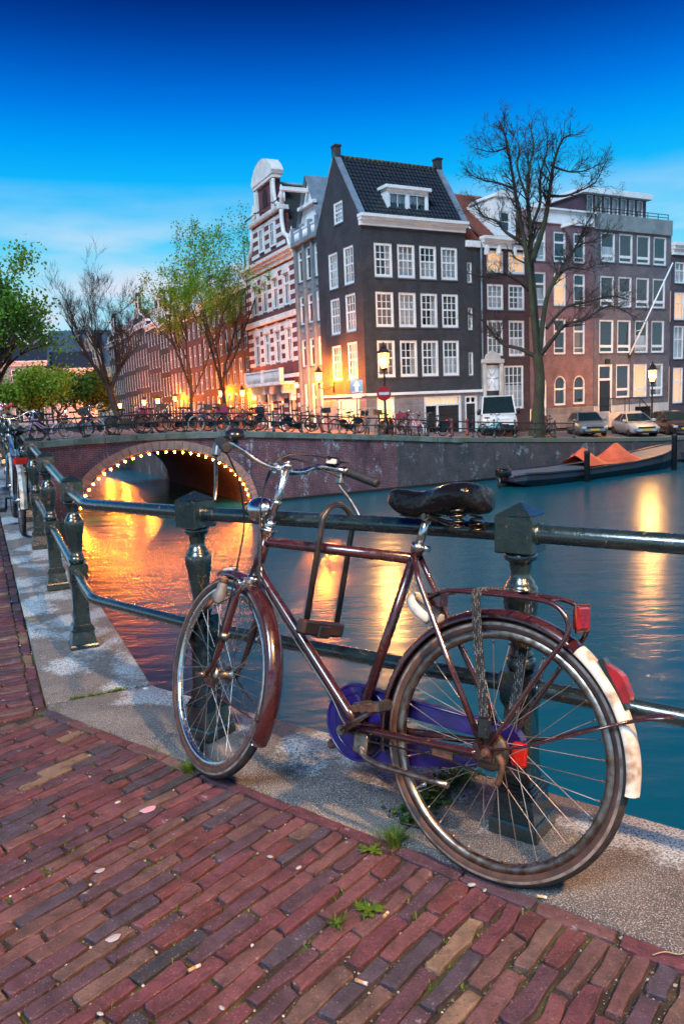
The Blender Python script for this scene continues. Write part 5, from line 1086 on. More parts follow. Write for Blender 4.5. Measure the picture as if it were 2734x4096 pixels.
for i,(u0,u1,zt,c,lab,top) in enumerate(row):
    h=House('row_house',lab,'L',-u1,-u0,-1.8); h.e['group']='canal houses receding behind the bridge'
    w_=u1-u0; n=max(3,int(w_/1.55)); p=w_/n; ops=[]; fl=[(zt-2.3,zt-.75),(zt-4.9,zt-2.95),(zt-7.6,zt-5.5),(.15,zt-8.3)]
    for c0,d0 in fl:
        for k in range(n): a=-u1+p*(k+.5)-.46; ops.append((a,a+.92,c0,d0))
    c=tuple(x*.5 for x in c) if max(c)<.2 else c; mt=brickmat('row brick %d'%i,c,tuple(x*.75 for x in c),tuple(x*1.3+.01 for x in c))
    mb=MB(); facade(mb,-u1,-u0,-1.8,zt,ops); mb.quad((-u0,0,-1.8),(-u0,8,-1.8),(-u0,8,zt),(-u0,0,zt)); mb.quad((-u1,8,-1.8),(-u1,0,-1.8),(-u1,0,zt),(-u1,8,zt)); h.part('wall',mb,mt)
    for q,o in enumerate(ops):
        gl_=q>=3*n; h.window(*o,1 if u0>45 else 2,(.5,),None if u0>45 else .5,rnd.choice(['warm','dim','dim','dark']) if gl_ else rnd.choice(['dark','dark','curtain','half','tan']),fw=.075,sill=u0<40,thin=True)
    cornice(h,-u1+.02,-u0-.02,zt-.35,zt+.25,.35)
    mb=MB(); mid=-(u0+u1)/2
    if top=='neck':
        mb.prism(sweep(mid,[(w_*.46,zt+.2),(w_*.44,zt+.9),(w_*.30,zt+1.3),(1.0,zt+1.9),(.95,zt+3.4),(1.15,zt+3.45),(.9,zt+3.8),(.35,zt+4.1)]),.0,.35); h.part('neck_gable',mb,mt)
        mb=MB(); mb.tube([(mid-1.1,-.05,zt+3.45),(mid+1.1,-.05,zt+3.45)],.1,6); 
        for s_ in(-1,1): mb.tube(spline([(mid+s_*w_*.45,-.04,zt+.3),(mid+s_*w_*.42,-.04,zt+.95),(mid+s_*1.5,-.04,zt+1.4),(mid+s_*1.02,-.04,zt+2.1),(mid+s_*1.0,-.04,zt+3.4)],4),.11,6)
        mb.box(mid-.12,mid+.12,-1.1,.1,zt+2.9,zt+3.1); h.part('gable_trim',mb,m_ssb); h.window(mid-.45,mid+.45,zt+1.0,zt+2.2,1,(.5,),None,'dark',y=-.13,sill=False)
    else:
        mb.box(mid-.12,mid+.12,-1.0,.1,zt+.6,zt+.85); mb.box(mid-.9,mid+.9,.2,2.2,zt+.25,zt+1.9); h.part('dormer',mb,m_white); h.window(mid-.7,mid+.7,zt+.45,zt+1.7,2,(),None,'dark',y=.08,sill=False)
    mb=MB(); mb.quad((-u1,.1,zt+.2),(-u0,.1,zt+.2),(-u0,4,zt+3.2),(-u1,4,zt+3.2)); mb.quad((-u0,.1,zt),(-u0,8,zt),(-u0,4,zt+3.2)); mb.quad((-u1,8,zt),(-u1,.1,zt),(-u1,4,zt+3.2)); h.part('roof',mb,m_redtile if i in(3,5) else m_slate)
    mb=MB(); mb.bbox(-u0-.9,-u0-.2,3.3,4.1,zt+2.2,zt+4.2,.02); h.part('chimney',mb,mt)
# ---------------------------------------------------------------- buildings closing the view at the left
def at(x,y,Y):
    d=FW+RT*((x-1367)/FPX)+UP*((2048-y)/FPX); return Vector((0,0,CAMZ))+d*(Y/d.y)
p=at(205,1640,120); fr=(Vector((.98,.18,0)).normalized(),Vector((-.18,.98,0)).normalized(),Vector((p.x,p.y,0)))
m_beige=M('beige stone wall',(.40,.36,.28),.8,c2=(.30,.27,.22),scale=.8)
CH=House('hall','beige stone hall with steep blue slate roof and pointed gables at the canal end',fr,0,13,0,'building')
ops=[(1+k*2.4,2.1+k*2.4,c,d) for c,d in((1.2,3.4),(4.6,6.6)) for k in range(5)]
mb=MB(); facade(mb,0,13,0,8.2,ops); mb.quad((0,0,0),(0,0,8.2),(0,4.5,14.2),(0,9,8.2),(0,9,0)); mb.quad((13,0,8.2),(13,0,0),(13,9,0),(13,9,8.2),(13,4.5,14)); mb.prism([(4.4,8.2),(8.6,8.2),(8.3,9.2),(7.4,11.6),(6.7,13.4),(6.5,14.3),(6.3,13.4),(5.6,11.6),(4.7,9.2)],-.1,3); CH.part('wall',mb,m_beige)
for o in ops: CH.window(*o,2,(.5,),None,'dark',fw=.1,sill=False)
for a in(5.3,6.7): CH.window(a,a+.9,9.2,10.7,2,(.5,),None,'dim',y=-.25,sill=False)
mb=MB(); mb.quad((-.1,-.1,8.1),(13.1,-.1,8.1),(13.1,4.5,14),(-.1,4.5,14)); mb.quad((13.1,9,8.1),(-.1,9,8.1),(-.1,4.5,14),(13.1,4.5,14)); CH.part('roof',mb,M('bright blue slate',(.035,.075,.12),.5,c2=(.025,.055,.09),scale=2))
mb=MB(); mb.prism([(-.25,0)]*0 or [(10.4,11),(11.6,11),(11.6,14.6),(10.4,14.6)],3.2,4.4); CH.part('chimney',mb,m_beige)
p=at(175,1640,175); TW=empty('tower',loc=(p.x,p.y,0)); tag(TW,'distant red brick church tower with a slender grey spire','tower')
mb=MB(); mb.lathe([(2.3,0),(2.3,15.5),(2.5,15.6),(2.5,16.2)],4,sq=True,sm=False); mb.build('wall',M('tower brick',(.26,.10,.085),.8),TW)
mb=MB(); mb.lathe([(1.9,16.2),(1.9,18.0),(2.1,18.1),(1.2,19.2),(.9,21.5),(.45,22.6),(.5,23),(.2,24.5),(.05,29)],8,sm=False); mb.build('spire',m_lead,TW)
p=at(60,1650,95); fr=(Vector((.95,.30,0)).normalized(),Vector((-.30,.95,0)).normalized(),Vector((p.x-3,p.y,0)))
for i,(x0,w_,zt,c,lab) in enumerate([(-9,8.4,8.2,(.30,.29,.27),'grey house behind the green tree at the left edge'),(-.4,7.4,7.4,(.34,.35,.33),'pale grey house with white cornice left of the slate-roofed hall'),(7.2,5.2,6.4,(.42,.42,.40),'low cream house between the pale house and the hall')]):
    h=House('house',lab,fr,x0,x0+w_,0); n=int(w_/1.9); p_=w_/n; ops=[(x0+p_*(k+.5)-.5,x0+p_*(k+.5)+.5,c0,d0) for c0,d0 in((zt-2.0,zt-.7),(zt-4.6,zt-2.8),(.3,zt-5.3)) for k in range(n)]
    mb=MB(); facade(mb,x0,x0+w_,0,zt,ops); mb.quad((x0+w_,0,0),(x0+w_,8,0),(x0+w_,8,zt),(x0+w_,0,zt)); mb.quad((x0,8,0),(x0,0,0),(x0,0,zt),(x0,8,zt)); mb.quad((x0,0,zt),(x0+w_,0,zt),(x0+w_,8,zt),(x0,8,zt)); h.part('wall',mb,M('pale render %d'%i,c,.8,c2=tuple(x*.8 for x in c),scale=1))
    for q,o in enumerate(ops): h.window(*o,2,(.5,),None,'warm' if q>=2*n and q%3==0 else 'dark',fw=.11,sill=False)
    cornice(h,x0,x0+w_,zt-.3,zt+.3,.35); mb=MB(); mb.quad((x0,.1,zt+.25),(x0+w_,.1,zt+.25),(x0+w_,4,zt+2.6),(x0,4,zt+2.6)); h.part('roof',mb,m_slate)
# ================================================================ bridge and quay railing
DD=1.7437
m_rpaint=M('blue black railing paint',(.014,.024,.028),.35,c2=(.022,.034,.036),scale=4,coat=.3)
def atD(x,y,Y): return at(x*DD,y*DD,Y)
brl=empty('bridge_railing',mw=BT); tag(brl,'dark iron railing with urn-topped posts along the bridge and far quay','railing')
ps=[-8.36+1.343*k for k in range(-1,21)]
pm=MB(); pm.lathe([(.075,0),(.075,.10),(.055,.13),(.042,.18),(.036,.42),(.05,.44),(.05,.50),(.036,.52),(.033,.70),(.05,.73),(.05,.80),(.035,.82),(.05,.87),(.045,.91),(.015,.95)],8); me=pm.mesh('post'); me.materials.append(m_rpaint)
for s_ in ps: link('post',me,brl,loc=(s_,.2,lerp(PTAB,s_)+.01))
for nm,h in(('top_rail',.79),('lower_rail',.45)):
    mb=MB(); mb.tube([(s_,.2,lerp(PTAB,s_)+h) for s_ in [ps[0]+(ps[-1]-ps[0])*k/60 for k in range(61)]],.032,6); mb.build(nm,m_rpaint,brl)

# ================================================================ bicycles parked on the quay and the bridge
def ringmesh(mb,c,R_,r_,n=28,k=6,m=0,yr=1.0):
    i0=len(mb.v)
    for i in range(n):
        a=2*PI*i/n
        for j in range(k):
            b_=2*PI*j/k; q=R_+r_*math.cos(b_); mb.v.append((c[0]+q*math.cos(a),c[1]+r_*yr*math.sin(b_),c[2]+q*math.sin(a)))
    for i in range(n):
        for j in range(k): mb.f.append((i0+i*k+j,i0+((i+1)%n)*k+j,i0+((i+1)%n)*k+(j+1)%k,i0+i*k+(j+1)%k)); mb.m.append(m); mb.smooth.append(True)
def bike_proto(key,fm,tyre,fine=False,step=False,guard_c=None,seat=m_plast,crate=None,wr=.33,skirt=False):
    r=empty('bicycle',loc=(0,0,-50)); n=48 if fine else 24; f=1.0 if fine else 1.25
    mb=MB(); bb=(.46,0,.29); hd=(.93,0,.70); ht=(.88,0,.90); stp=(.33,0,.78)
    mb.tube([bb,stp],.016*f,6); mb.tube([hd,ht],.019*f,6); mb.tube([bb,(.92,0,.74)],.017*f,6)
    if step: mb.tube(spline([(.90,0,.84),(.70,0,.62),(.50,0,.48),(.41,0,.46)],4),.015*f,6)
    else: mb.tube([stp,(.895,0,.85)],.016*f,6)
    for s_ in(-1,1): mb.tube([(.45,s_*.03,.29),(0,s_*.06,wr)],.010*f,5); mb.tube([(.325,s_*.02,.77),(0,s_*.06,wr)],.009*f,5); mb.tube(spline([(.935,s_*.04,.67),(1.0,s_*.05,.48),(1.07,s_*.055,wr)],3),.011*f,5)
    mb.build('frame',fm,r)
    for cx_ in(0,1.07):
        w_=bpy.data.objects.new('wheel',None); col.objects.link(w_); w_.parent=r; w_.location=(cx_,0,wr); w_.empty_display_size=.1
        mb=MB(); ringmesh(mb,(0,0,0),wr-.016,.018*f,n,8 if fine else 5); mb.build('tyre',tyre,w_)
        mb=MB(); ringmesh(mb,(0,0,0),wr-.042,.009*f,n,5); mb.tube([(0,-.05,0),(0,.05,0)],.025,8); mb.build('rim',m_chrome if fine else m_alu,w_)
        if fine:
            sm_=MB(); sm_.tube([(0,0,0),(0,0,1)],.0013,4,cap=False); sme=sm_.mesh('spoke'); sme.materials.append(m_spoke2)
            for k in range(28):
                a=2*PI*k/28; p=Vector((.02*math.cos(a+1.1*(1 if k%4<2 else -1)),.03*(1 if k%2 else -1),.02*math.sin(a+1.1*(1 if k%4<2 else -1)))); q=Vector(((wr-.045)*math.cos(a),0,(wr-.045)*math.sin(a))); d=q-p; zq=d.normalized(); xq=zq.orthogonal().normalized(); yq=zq.cross(xq); link('spoke',sme,w_,mat=Matrix(((xq.x,yq.x,d.x,p.x),(xq.y,yq.y,d.y,p.y),(xq.z,yq.z,d.z,p.z),(0,0,0,1))))
        else:
            mb=MB()
            for k in range(10):
                a=2*PI*k/10; mb.tube([(0,.02,0),((wr-.045)*math.cos(a),0,(wr-.045)*math.sin(a))],.0022,3,cap=False)
            mb.build('spokes',m_spoke2,w_,kind='stuff')
    mb=MB(); mb.tube([ht,(.845,0,1.04)],.012*f,6); mb.tube(spline([(.72,-.27,1.06),(.84,-.26,1.10),(.88,-.18,1.11),(.86,-.06,1.05),(.86,.06,1.05),(.88,.18,1.11),(.84,.26,1.10),(.72,.27,1.06)],4),.011*f,7); hb_=mb.build('handlebar',m_chrome,r)
    for s_ in(-1,1): mb=MB(); mb.tube([(.80,s_*.265,1.085),(.70,s_*.273,1.055)],.0165*f,7); mb.build('grip',m_rubber,hb_)
    mb=MB(); mb.tube([stp,(.30,0,.92)],.013*f,6); ss_=[(.44,.02),(.36,.03),(.28,.06),(.20,.10),(.16,.08)]
    for (x0,w0),(x1,w1) in zip(ss_,ss_[1:]): mb.add([(x0,-w0,.95),(x0,w0,.95),(x0,0,.905),(x0,0,.965),(x1,-w1,.955),(x1,w1,.955),(x1,0,.90),(x1,0,.975)],[(0,3,7,4),(3,1,5,7),(0,4,6,2),(2,6,5,1)],0,True)
    mb.build('saddle',seat,r)
    for cx_,a0,a1 in((0,-10,185),(1.07,70,200)):
        mb=MB(); nn=14
        for k in range(nn):
            q0,q1=R(a0+(a1-a0)*k/nn),R(a0+(a1-a0)*(k+1)/nn)
            for y0_,y1_,d0,d1 in((-.03,0,-.012,.006),(0,.03,.006,-.012)): mb.quad(*[(cx_+(wr+.018+d_)*math.cos(q),y_,wr+(wr+.018+d_)*math.sin(q)) for q,y_,d_ in((q0,y0_,d0),(q0,y1_,d1),(q1,y1_,d1),(q1,y0_,d0))],sm=True)
        mb.build('mudguard',guard_c or fm,r)
    mb=MB(); mb.prism([(.56,.36),(.58,.29),(.56,.22),(.46,.18),(.05,.27),(-.04,wr-.02),(-.03,wr+.04),(.05,wr+.06),(.46,.40)],-.07,-.035)
    if skirt: mb.prism([(.10,.30),(.16,.62),(.0,.69),(-.2,.63),(-.3,.5),(-.1,.38)],.04,.05); mb.prism([(.10,.30),(.16,.62),(.0,.69),(-.2,.63),(-.3,.5),(-.1,.38)],-.05,-.04)
    mb.build('chain_case',m_plast,r)
    mb=MB()
    for s_ in(-1,1): mb.tube([(.22,s_*.05,.735),(-.20,s_*.06,.735),(-.02,s_*.06,.40)],.008*f,5)
    for x in(-.16,-.05,.08): mb.tube([(x,-.06,.735),(x,.06,.735)],.006*f,5)
    mb.build('luggage_rack',m_black,r)
    mb=MB(); mb.tube([(.46,-.11,.29),(.46,.11,.29)],.012,6); mb.tube([(.46,.10,.29),(.56,.10,.16)],.012,5); mb.tube([(.46,-.10,.29),(.36,-.10,.42)],.012,5); mb.box(.51,.61,.10,.19,.145,.17); mb.box(.31,.41,-.19,-.10,.41,.435); mb.build('crank',m_black,r)
    mb=MB(); mb.bbox(-.25,-.235,-.06,.06,.69,.75,.005); mb.build('reflector',M('bright red reflector',(.55,.018,.01),.3),r)
    mb=MB(); mb.sphere((.98,0,.86),.045,8,6); mb.build('headlight',m_chrome,r)
    if crate: mb=MB(); a,b_,c,d,z0,z1,ms=crate; mb.box(a,b_,c,d,z0,z0+.02); mb.box(a,a+.02,c,d,z0,z1); mb.box(b_-.02,b_,c,d,z0,z1); mb.box(a,b_,c,c+.02,z0,z1); mb.box(a,b_,d-.02,d,z0,z1); mb.build('basket',ms,r)
    r['label']='proto'; return r
def col_(n,c): return M(n,c,.35,c2=tuple(x*.7 for x in c),scale=9,coat=.3)
m_ctyre=M('cream tyre',(.55,.50,.42),.7)
b_black=bike_proto('k',col_('black bike enamel',(.012,.012,.014)),m_tyre,skirt=True)
b_navy=bike_proto('n',col_('navy bike enamel',(.02,.03,.09)),m_ctyre,step=True)
b_grey=bike_proto('g',col_('grey bike enamel',(.13,.15,.17)),m_tyre,crate=(.95,1.25,-.17,.17,.82,1.05,m_plast))
b_teal=bike_proto('t',col_('turquoise bike enamel',(.10,.55,.55)),m_tyre,step=True,guard_c=col_('turquoise bike enamel',(.10,.55,.55)))
b_red=bike_proto('r',col_('dark red bike enamel',(.20,.02,.03)),m_tyre,step=True,crate=(-.25,.12,-.2,.2,.75,1.0,col_('red saddlebag',(.5,.03,.07))))
b_pink=bike_proto('p',col_('pink white child bike enamel',(.65,.35,.6)),m_ctyre,step=True,guard_c=col_('white child guard',(.7,.7,.7)),wr=.29)
b_wick=bike_proto('w',col_('dark green bike enamel',(.02,.05,.035)),m_tyre,step=True,crate=(.92,1.28,-.18,.18,.88,1.12,M('wicker basket',(.25,.12,.06),.8)))
GRP='bicycles parked on the bridge and far quay'
far=[(-12.6,1.2,'black',.4,0,'black bicycle leftmost of the group beyond the left railing'),(-11.8,2.2,'navy',.9,1,'navy bicycle with cream tyres in the group beyond the left railing'),(-11.0,1.0,'wicker',.3,0,'dark green bicycle with wicker basket beyond the left railing'),(-10.2,2.4,'red',.2,1,'dark red bicycle standing back on the deck at the left'),(-8.0,2.4,'black',.15,0,'black bicycle in the second row behind the child bicycle'),(-5.9,2.6,'wicker',-.2,1,'dark green bicycle in the second row left of the arch crown'),(-3.6,2.5,'red',.1,0,'dark red bicycle in the second row above the arch'),(-1.2,2.4,'wicker',.2,0,'dark green bicycle in the second row above the arch end'),(.9,2.2,'navy',-.2,0,'navy bicycle in the second row before the striped house'),(3.4,1.0,'grey',.1,0,'grey bicycle between the narrow grey house and the corner house'),(5.6,1.6,'black',.3,0,'black bicycle standing behind the blue arrow sign'),(-9.3,.9,'grey',.1,0,'grey bicycle standing at the left end of the bridge deck'),(-8.4,.62,'pink',.05,1,'pink and white child bicycle at the left end of the bridge railing'),(-7.1,.6,'navy',.02,0,'navy bicycle with cream tyres at the left of the bridge railing'),(-6.2,1.4,'grey',.5,1,'grey bicycle just behind the cream-tyred navy one'),(-5.2,.7,'black',-.06,0,'black bicycle on the bridge left of the arch crown'),(-4.1,1.6,'wicker',.4,0,'dark green bicycle with wicker basket above the arch'),(-3.15,.65,'black',.08,1,'black bicycle leaning on the railing right above the arch crown'),(-2.3,1.2,'grey',-.3,0,'grey bicycle with front crate above the right half of the arch'),(-1.7,.62,'navy',.0,1,'navy bicycle with cream tyres right of the arch crown'),(-.5,.66,'red',.04,0,'dark red bicycle with red saddlebag above the arch end'),(.35,1.3,'black',.3,1,'black bicycle behind the one with the red saddlebag'),(1.25,.66,'grey',.0,1,'grey bicycle with front crate in front of the striped house'),(2.45,.62,'black',-.03,0,'black bicycle below the wall lamp of the narrow grey house'),(4.9,.66,'black',.02,1,'black bicycle with skirt guard standing alone below the blue arrow sign'),(6.15,1.0,'grey',1.2,0,'grey bicycle turned towards the canal left of the bicycle stand'),(6.9,1.0,'wicker',1.35,0,'bicycle with wicker basket, first in the stand by the no entry sign'),(7.4,1.0,'black',1.3,0,'black bicycle, second in the stand by the no entry sign'),(7.9,1.0,'red',1.42,0,'dark red bicycle, third in the stand by the no entry sign'),(8.45,1.0,'grey',1.25,0,'grey bicycle, fourth in the stand by the no entry sign'),(9.0,1.0,'pink',1.4,0,'pink bicycle, last in the stand by the no entry sign'),(9.75,.6,'black',.05,1,'low black bicycle in front of the garage door'),(13.2,.62,'teal',.04,0,'turquoise bicycle leaning on the railing before the white van'),(17.6,1.7,'black',.2,0,'black bicycle beside the trunk of the bare tree'),(18.2,1.9,'wicker',.3,1,'green bicycle with wicker basket right of the bare tree trunk')]
PRO={'grey':b_grey,'pink':b_pink,'navy':b_navy,'black':b_black,'wicker':b_wick,'red':b_red,'teal':b_teal}; used=set()
for s_,t_,k,yaw,flip,lab in far:
    o=PRO[k] if k not in used else copy_tree(PRO[k]); used.add(k)
    d=(DQ if not flip else -DQ); d=Matrix.Rotation(yaw,3,'Z')@d; p=QA+DQ*s_+LQ*t_; base=p-d*.53; zb=land(p)+.006
    o.matrix_world=frame((base.x,base.y,zb),d,(random.gauss(0,.05),random.gauss(0,.05)-.03,1))@Matrix.Scale(1.09,4); tag(o,lab,'bicycle',GRP)
mb=MB(); 
stand=empty('bicycle_stand',mw=BT); tag(stand,'galvanised bicycle stand with hoops on the far quay','bicycle stand')
for k in range(7): x=6.6+k*.42; z=lerp(PTAB,x); mb=MB(); mb.tube(spline([(x,.75,z),(x,.75,z+.7),(x+.1,.75,z+.76),(x+.2,.75,z+.7),(x+.2,.75,z)],4),.022,6); mb.build('hoop',m_alu,stand)
mb=MB(); mb.tube([(6.4,.75,lerp(PTAB,6.4)+.05),(9.4,.75,lerp(PTAB,9.4)+.05)],.025,6); mb.build('foot_rail',m_alu,stand)
# bicycles against the left railing
b_blue=bike_proto('fb',col_('steel blue bike enamel',(.10,.22,.36)),m_tyre,fine=True,guard_c=m_cream)
b_blk2=bike_proto('fk',col_('scratched black enamel',(.014,.014,.016)),m_tyre,fine=True)
def stand_bike(o,p,d,lean,lab):
    d=Vector(d).normalized(); n=Vector((d.y,-d.x,0)); o.matrix_world=frame((p[0],p[1],gz(p)+.004),(d.x,d.y,.05),Vector((0,0,1))+n*lean); tag(o,lab,'bicycle','bicycles against the left railing')
stand_bike(b_blue,(-3.0,7.22),(DL-NL*.02),.035,'steel blue bicycle with black saddle and white rear mudguard by the left railing')
stand_bike(b_blk2,(-4.15,8.35),(DL+NL*.10),.03,'black bicycle behind the steel blue one at the left railing')
o=copy_tree(b_blk2); stand_bike(o,(-4.45,9.6),(DL+NL*.05),.12,'black bicycle farthest back at the left railing with a bunch of flowers')
fl_=MB()
rf=random.Random(2)
for k in range(14): fl_.sphere((rf.gauss(0,.05),rf.gauss(0,.05),rf.gauss(0,.035)),.028,6,4,m=k%4)
fo=fl_.build('flower_bunch',[col_('red petals',(.6,.03,.06)),col_('yellow petals',(.7,.5,.03)),col_('white petals',(.7,.7,.7)),col_('pink petals',(.6,.1,.3))]); p=at(16,1624,10.3); fo.location=p; tag(fo,'bunch of red, yellow and white flowers on a handlebar at the left edge','flowers')

# ================================================================ street lamps
LAMP=2000.0
m_lamp=EM('lantern bulb glowing',(1.0,.46,.10),LAMP); m_nearl=EM('near lantern bulb glowing',(1.0,.60,.30),4200.0); m_sod=EM('sodium bulb glowing',(1.0,.22,.012),7000.0)
m_lglass,t,b=nodes('lit lantern glass'); t.nodes.remove(b); e_=t.nodes.new('ShaderNodeEmission'); e_.inputs[0].default_value=(1,.50,.11,1); e_.inputs[1].default_value=3.2; tr_=t.nodes.new('ShaderNodeBsdfTransparent'); tr_.inputs[0].default_value=(1,.93,.85,1); mx_=t.nodes.new('ShaderNodeMixShader'); mx_.inputs[0].default_value=.45; lk(t,tr_.outputs[0],mx_.inputs[1]); lk(t,e_.outputs[0],mx_.inputs[2]); lk(t,mx_.outputs[0],t.nodes['Material Output'].inputs[0])
m_iron=M('dark red brown lamp iron',(.05,.018,.016),.4,c2=(.03,.014,.014),scale=5)
def lantern(mb_g,mb_f,c,k=1.0):
    c=Vector(c); mb_g.lathe([(.12*k,-.30*k),(.205*k,.22*k)],6,c=c,sm=False,cap=False)
    mb_f.lathe([(.05*k,-.42*k),(.10*k,-.36*k),(.13*k,-.305*k),(.11*k,-.30*k)],6,c=c,sm=False); mb_f.lathe([(.225*k,.222*k),(.235*k,.26*k),(.15*k,.36*k),(.10*k,.40*k),(.12*k,.44*k),(.05*k,.52*k),(.02*k,.62*k)],6,c=c,sm=False)
    for j in range(6):
        a=2*PI*j/6; d=Vector((math.cos(a),math.sin(a),0)); mb_f.tube([c+d*.124*k+Vector((0,0,-.30*k)),c+d*.21*k+Vector((0,0,.22*k))],.013*k,4); mb_f.add([c+d*.21*k+Vector((0,0,.24*k)),c+d*.26*k+Vector((0,0,.33*k)),c+d*.20*k+Vector((0,0,.29*k))],[(0,1,2)])
def lamp(pos,ztop,lab,name='street_lamp',arm=None,k=1.0,sod=False):
    r=empty(name,loc=pos); tag(r,lab,'street lamp','lit lanterns along the canals'); H_=ztop-pos[2]
    g_=MB(); f_=MB(); lantern(g_,f_,(0,0,H_),k); g_.build('lantern_glass',m_lglass,r); bu=MB(); bu.sphere((0,0,H_-.05*k),.075*k,8,6,sc_=(1,1,1.5)); bu.build('lantern_bulb',m_sod if sod==1 else m_nearl if sod==2 else m_lamp,r); f_.build('lantern_frame',m_iron,r)
    mb=MB()
    if arm is None: mb.lathe([(.16,0),(.16,.25),(.12,.3),(.10,.75),(.12,.8),(.075,.86),(.06,1.2),(.045,H_-.9),(.07,H_-.86),(.04,H_-.8),(.04,H_-.42*k)],10); mb.tube([(-.28,0,H_-.62),(.28,0,H_-.62)],.02,6); mb.build('post',m_iron,r)
    else: mb.tube(spline([(0,0,H_-.4),(0,0,H_-.6),Vector(arm)*.5+Vector((0,0,H_-.75)),Vector(arm)+Vector((0,0,H_-.55))],5),.035,6); mb.tube([Vector(arm)+Vector((0,0,H_-.95)),Vector(arm)+Vector((0,0,H_-.3))],.05,6); mb.build('bracket',m_iron,r)
    return r
def lampat(x,y,Y,lab,**kw):
    p=at(x,y,Y); s_,t_=st(p); zb=land(p) if s_>-1 else gz(p)-.02; return lamp((p.x,p.y,zb),p.z,lab,**kw)
lampat(1534,1438,38.6,'tall lit street lamp before the dark corner house',k=1.35)
lampat(2607,1500,47.5,'lit street lamp before the grey office house',k=1.3)
wlp=at(1274,1508,46.9); wr_=lamp((wlp.x,wlp.y,wlp.z-1.2),wlp.z,'lit lantern on a wall bracket beside the dark corner house','wall_lamp',arm=(.85,.40,0),k=1.1,sod=True)
for x,y,Y,lab in((1185,1540,49.5,'lit lantern low on the front of the striped gabled house'),(969,1572,62,'lit street lamp left of the striped house, nearest of the row'),(883,1574,67.5,'lit street lamp behind the larger leafing tree'),(700,1595,82,'bright lit street lamp between the leafing trees'),(631,1606,66,'small lit street lamp left of the leafing trees'),(576,1610,75,'lit street lamp before the wine-red and black houses'),(480,1622,85,'lit street lamp right of the bare crowned tree, far away'),(418,1624,96,'lit street lamp at the pale house ending the row'),(261,1643,78,'lit street lamp under the dense dark green trees'),(182,1614,88,'lit street lamp before the pale houses at the left')):
    lampat(x,y,Y,lab,sod=True,k=.6 if x in(1185,261,182) else 1.0)
# the lamp that lights the near pavement, standing behind the viewer
lamp((2.3,-.9,gz((2.3,-.9))),4.4,'lit street lamp on the near pavement',k=1.3,sod=2)

# ================================================================ signs
def sign(p,zc,lab,build):
    r=empty('traffic_sign',loc=(p.x,p.y,land(p))); tag(r,lab,'sign'); build(r,zc-land(p)); return r
m_blue=M('sign blue',(.02,.16,.55),.4,c2=(.018,.14,.5)); m_sred=M('sign red',(.5,.015,.02),.4,c2=(.45,.012,.018)); m_swh=M('sign white',(.75,.75,.75),.4)
def FC_(r,z): # matrix facing the canal
    return frame((0,0,z),DQ*.6+Vector((.8,0,0))*.4,(0,0,1))
def arrow(r,z):
    T=FC_(r,z); mb=MB(); mb.tube([(0,.06,0),(0,.06,z+.4)],.035,8); mb.build('post',m_alu,r)
    mb=MB(); mb.bbox(-.33,.33,-.02,.0,-.33,.33,.01,T=T); mb.build('panel',m_blue,r)
    mb=MB(); mb.prism([(-.07,-.25),(.07,-.25),(.07,.02),(.18,.02),(0,.25),(-.18,.02),(-.07,.02)],-.026,-.021,T=T); mb.prism([(-.30,-.30),(.30,-.30),(.30,-.285),(-.30,-.285)],-.025,-.021,T=T); mb.build('arrow_mark',m_swh,r)
    mb=MB(); mb.bbox(-.25,.25,-.02,0,-.60,-.38,.01,T=T); mb.build('lower_plate',m_swh,r)
p=at(1425,1545,40.2); sign(p,p.z,'blue one-way sign with white arrow before the dark house',arrow)
def noentry(r,z):
    T=FC_(r,z); mb=MB(); mb.tube([(0,.05,0),(0,.05,z+.3)],.03,8); mb.build('post',m_alu,r)
    mb=MB(); mb.prism([(.36*math.cos(2*PI*k/28),.36*math.sin(2*PI*k/28)) for k in range(28)],-.02,0,T=T); mb.build('disc',m_sred,r)
    mb=MB(); mb.prism([(-.26,-.065),(.26,-.065),(.26,.065),(-.26,.065)],-.026,-.021,T=T); mb.build('white_bar',m_swh,r)
p=at(1534,1574,38.2); sign(p,p.z,'round red no entry sign below the tall street lamp',noentry)
bo=MB(); bo.lathe([(.10,0),(.10,.12),(.085,.15),(.075,.78),(.09,.82),(.085,.88),(.03,.95)],10); bom=bo.mesh('bollard'); bom.materials.append(M('red brown bollard',(.22,.035,.03),.5,c2=(.14,.028,.025),scale=6))
for x,Y,lab in((1289,39.5,'red brown bollard tilted left of the blue arrow sign'),(1805,42.3,'red brown bollard right of the garage door'),(1867,43.5,'red brown bollard left of the white van'),(2487,49,'red brown bollard between the two grey cars'),(1560,40.8,'red brown bollard under the no entry sign')):
    p=at(x,1700,Y); o=link('bollard',bom,loc=(p.x,p.y,land(p))); tag(o,lab,'bollard','bollards on the far quay')
    if Y==39.5: o.rotation_euler=(0,-.2,0)

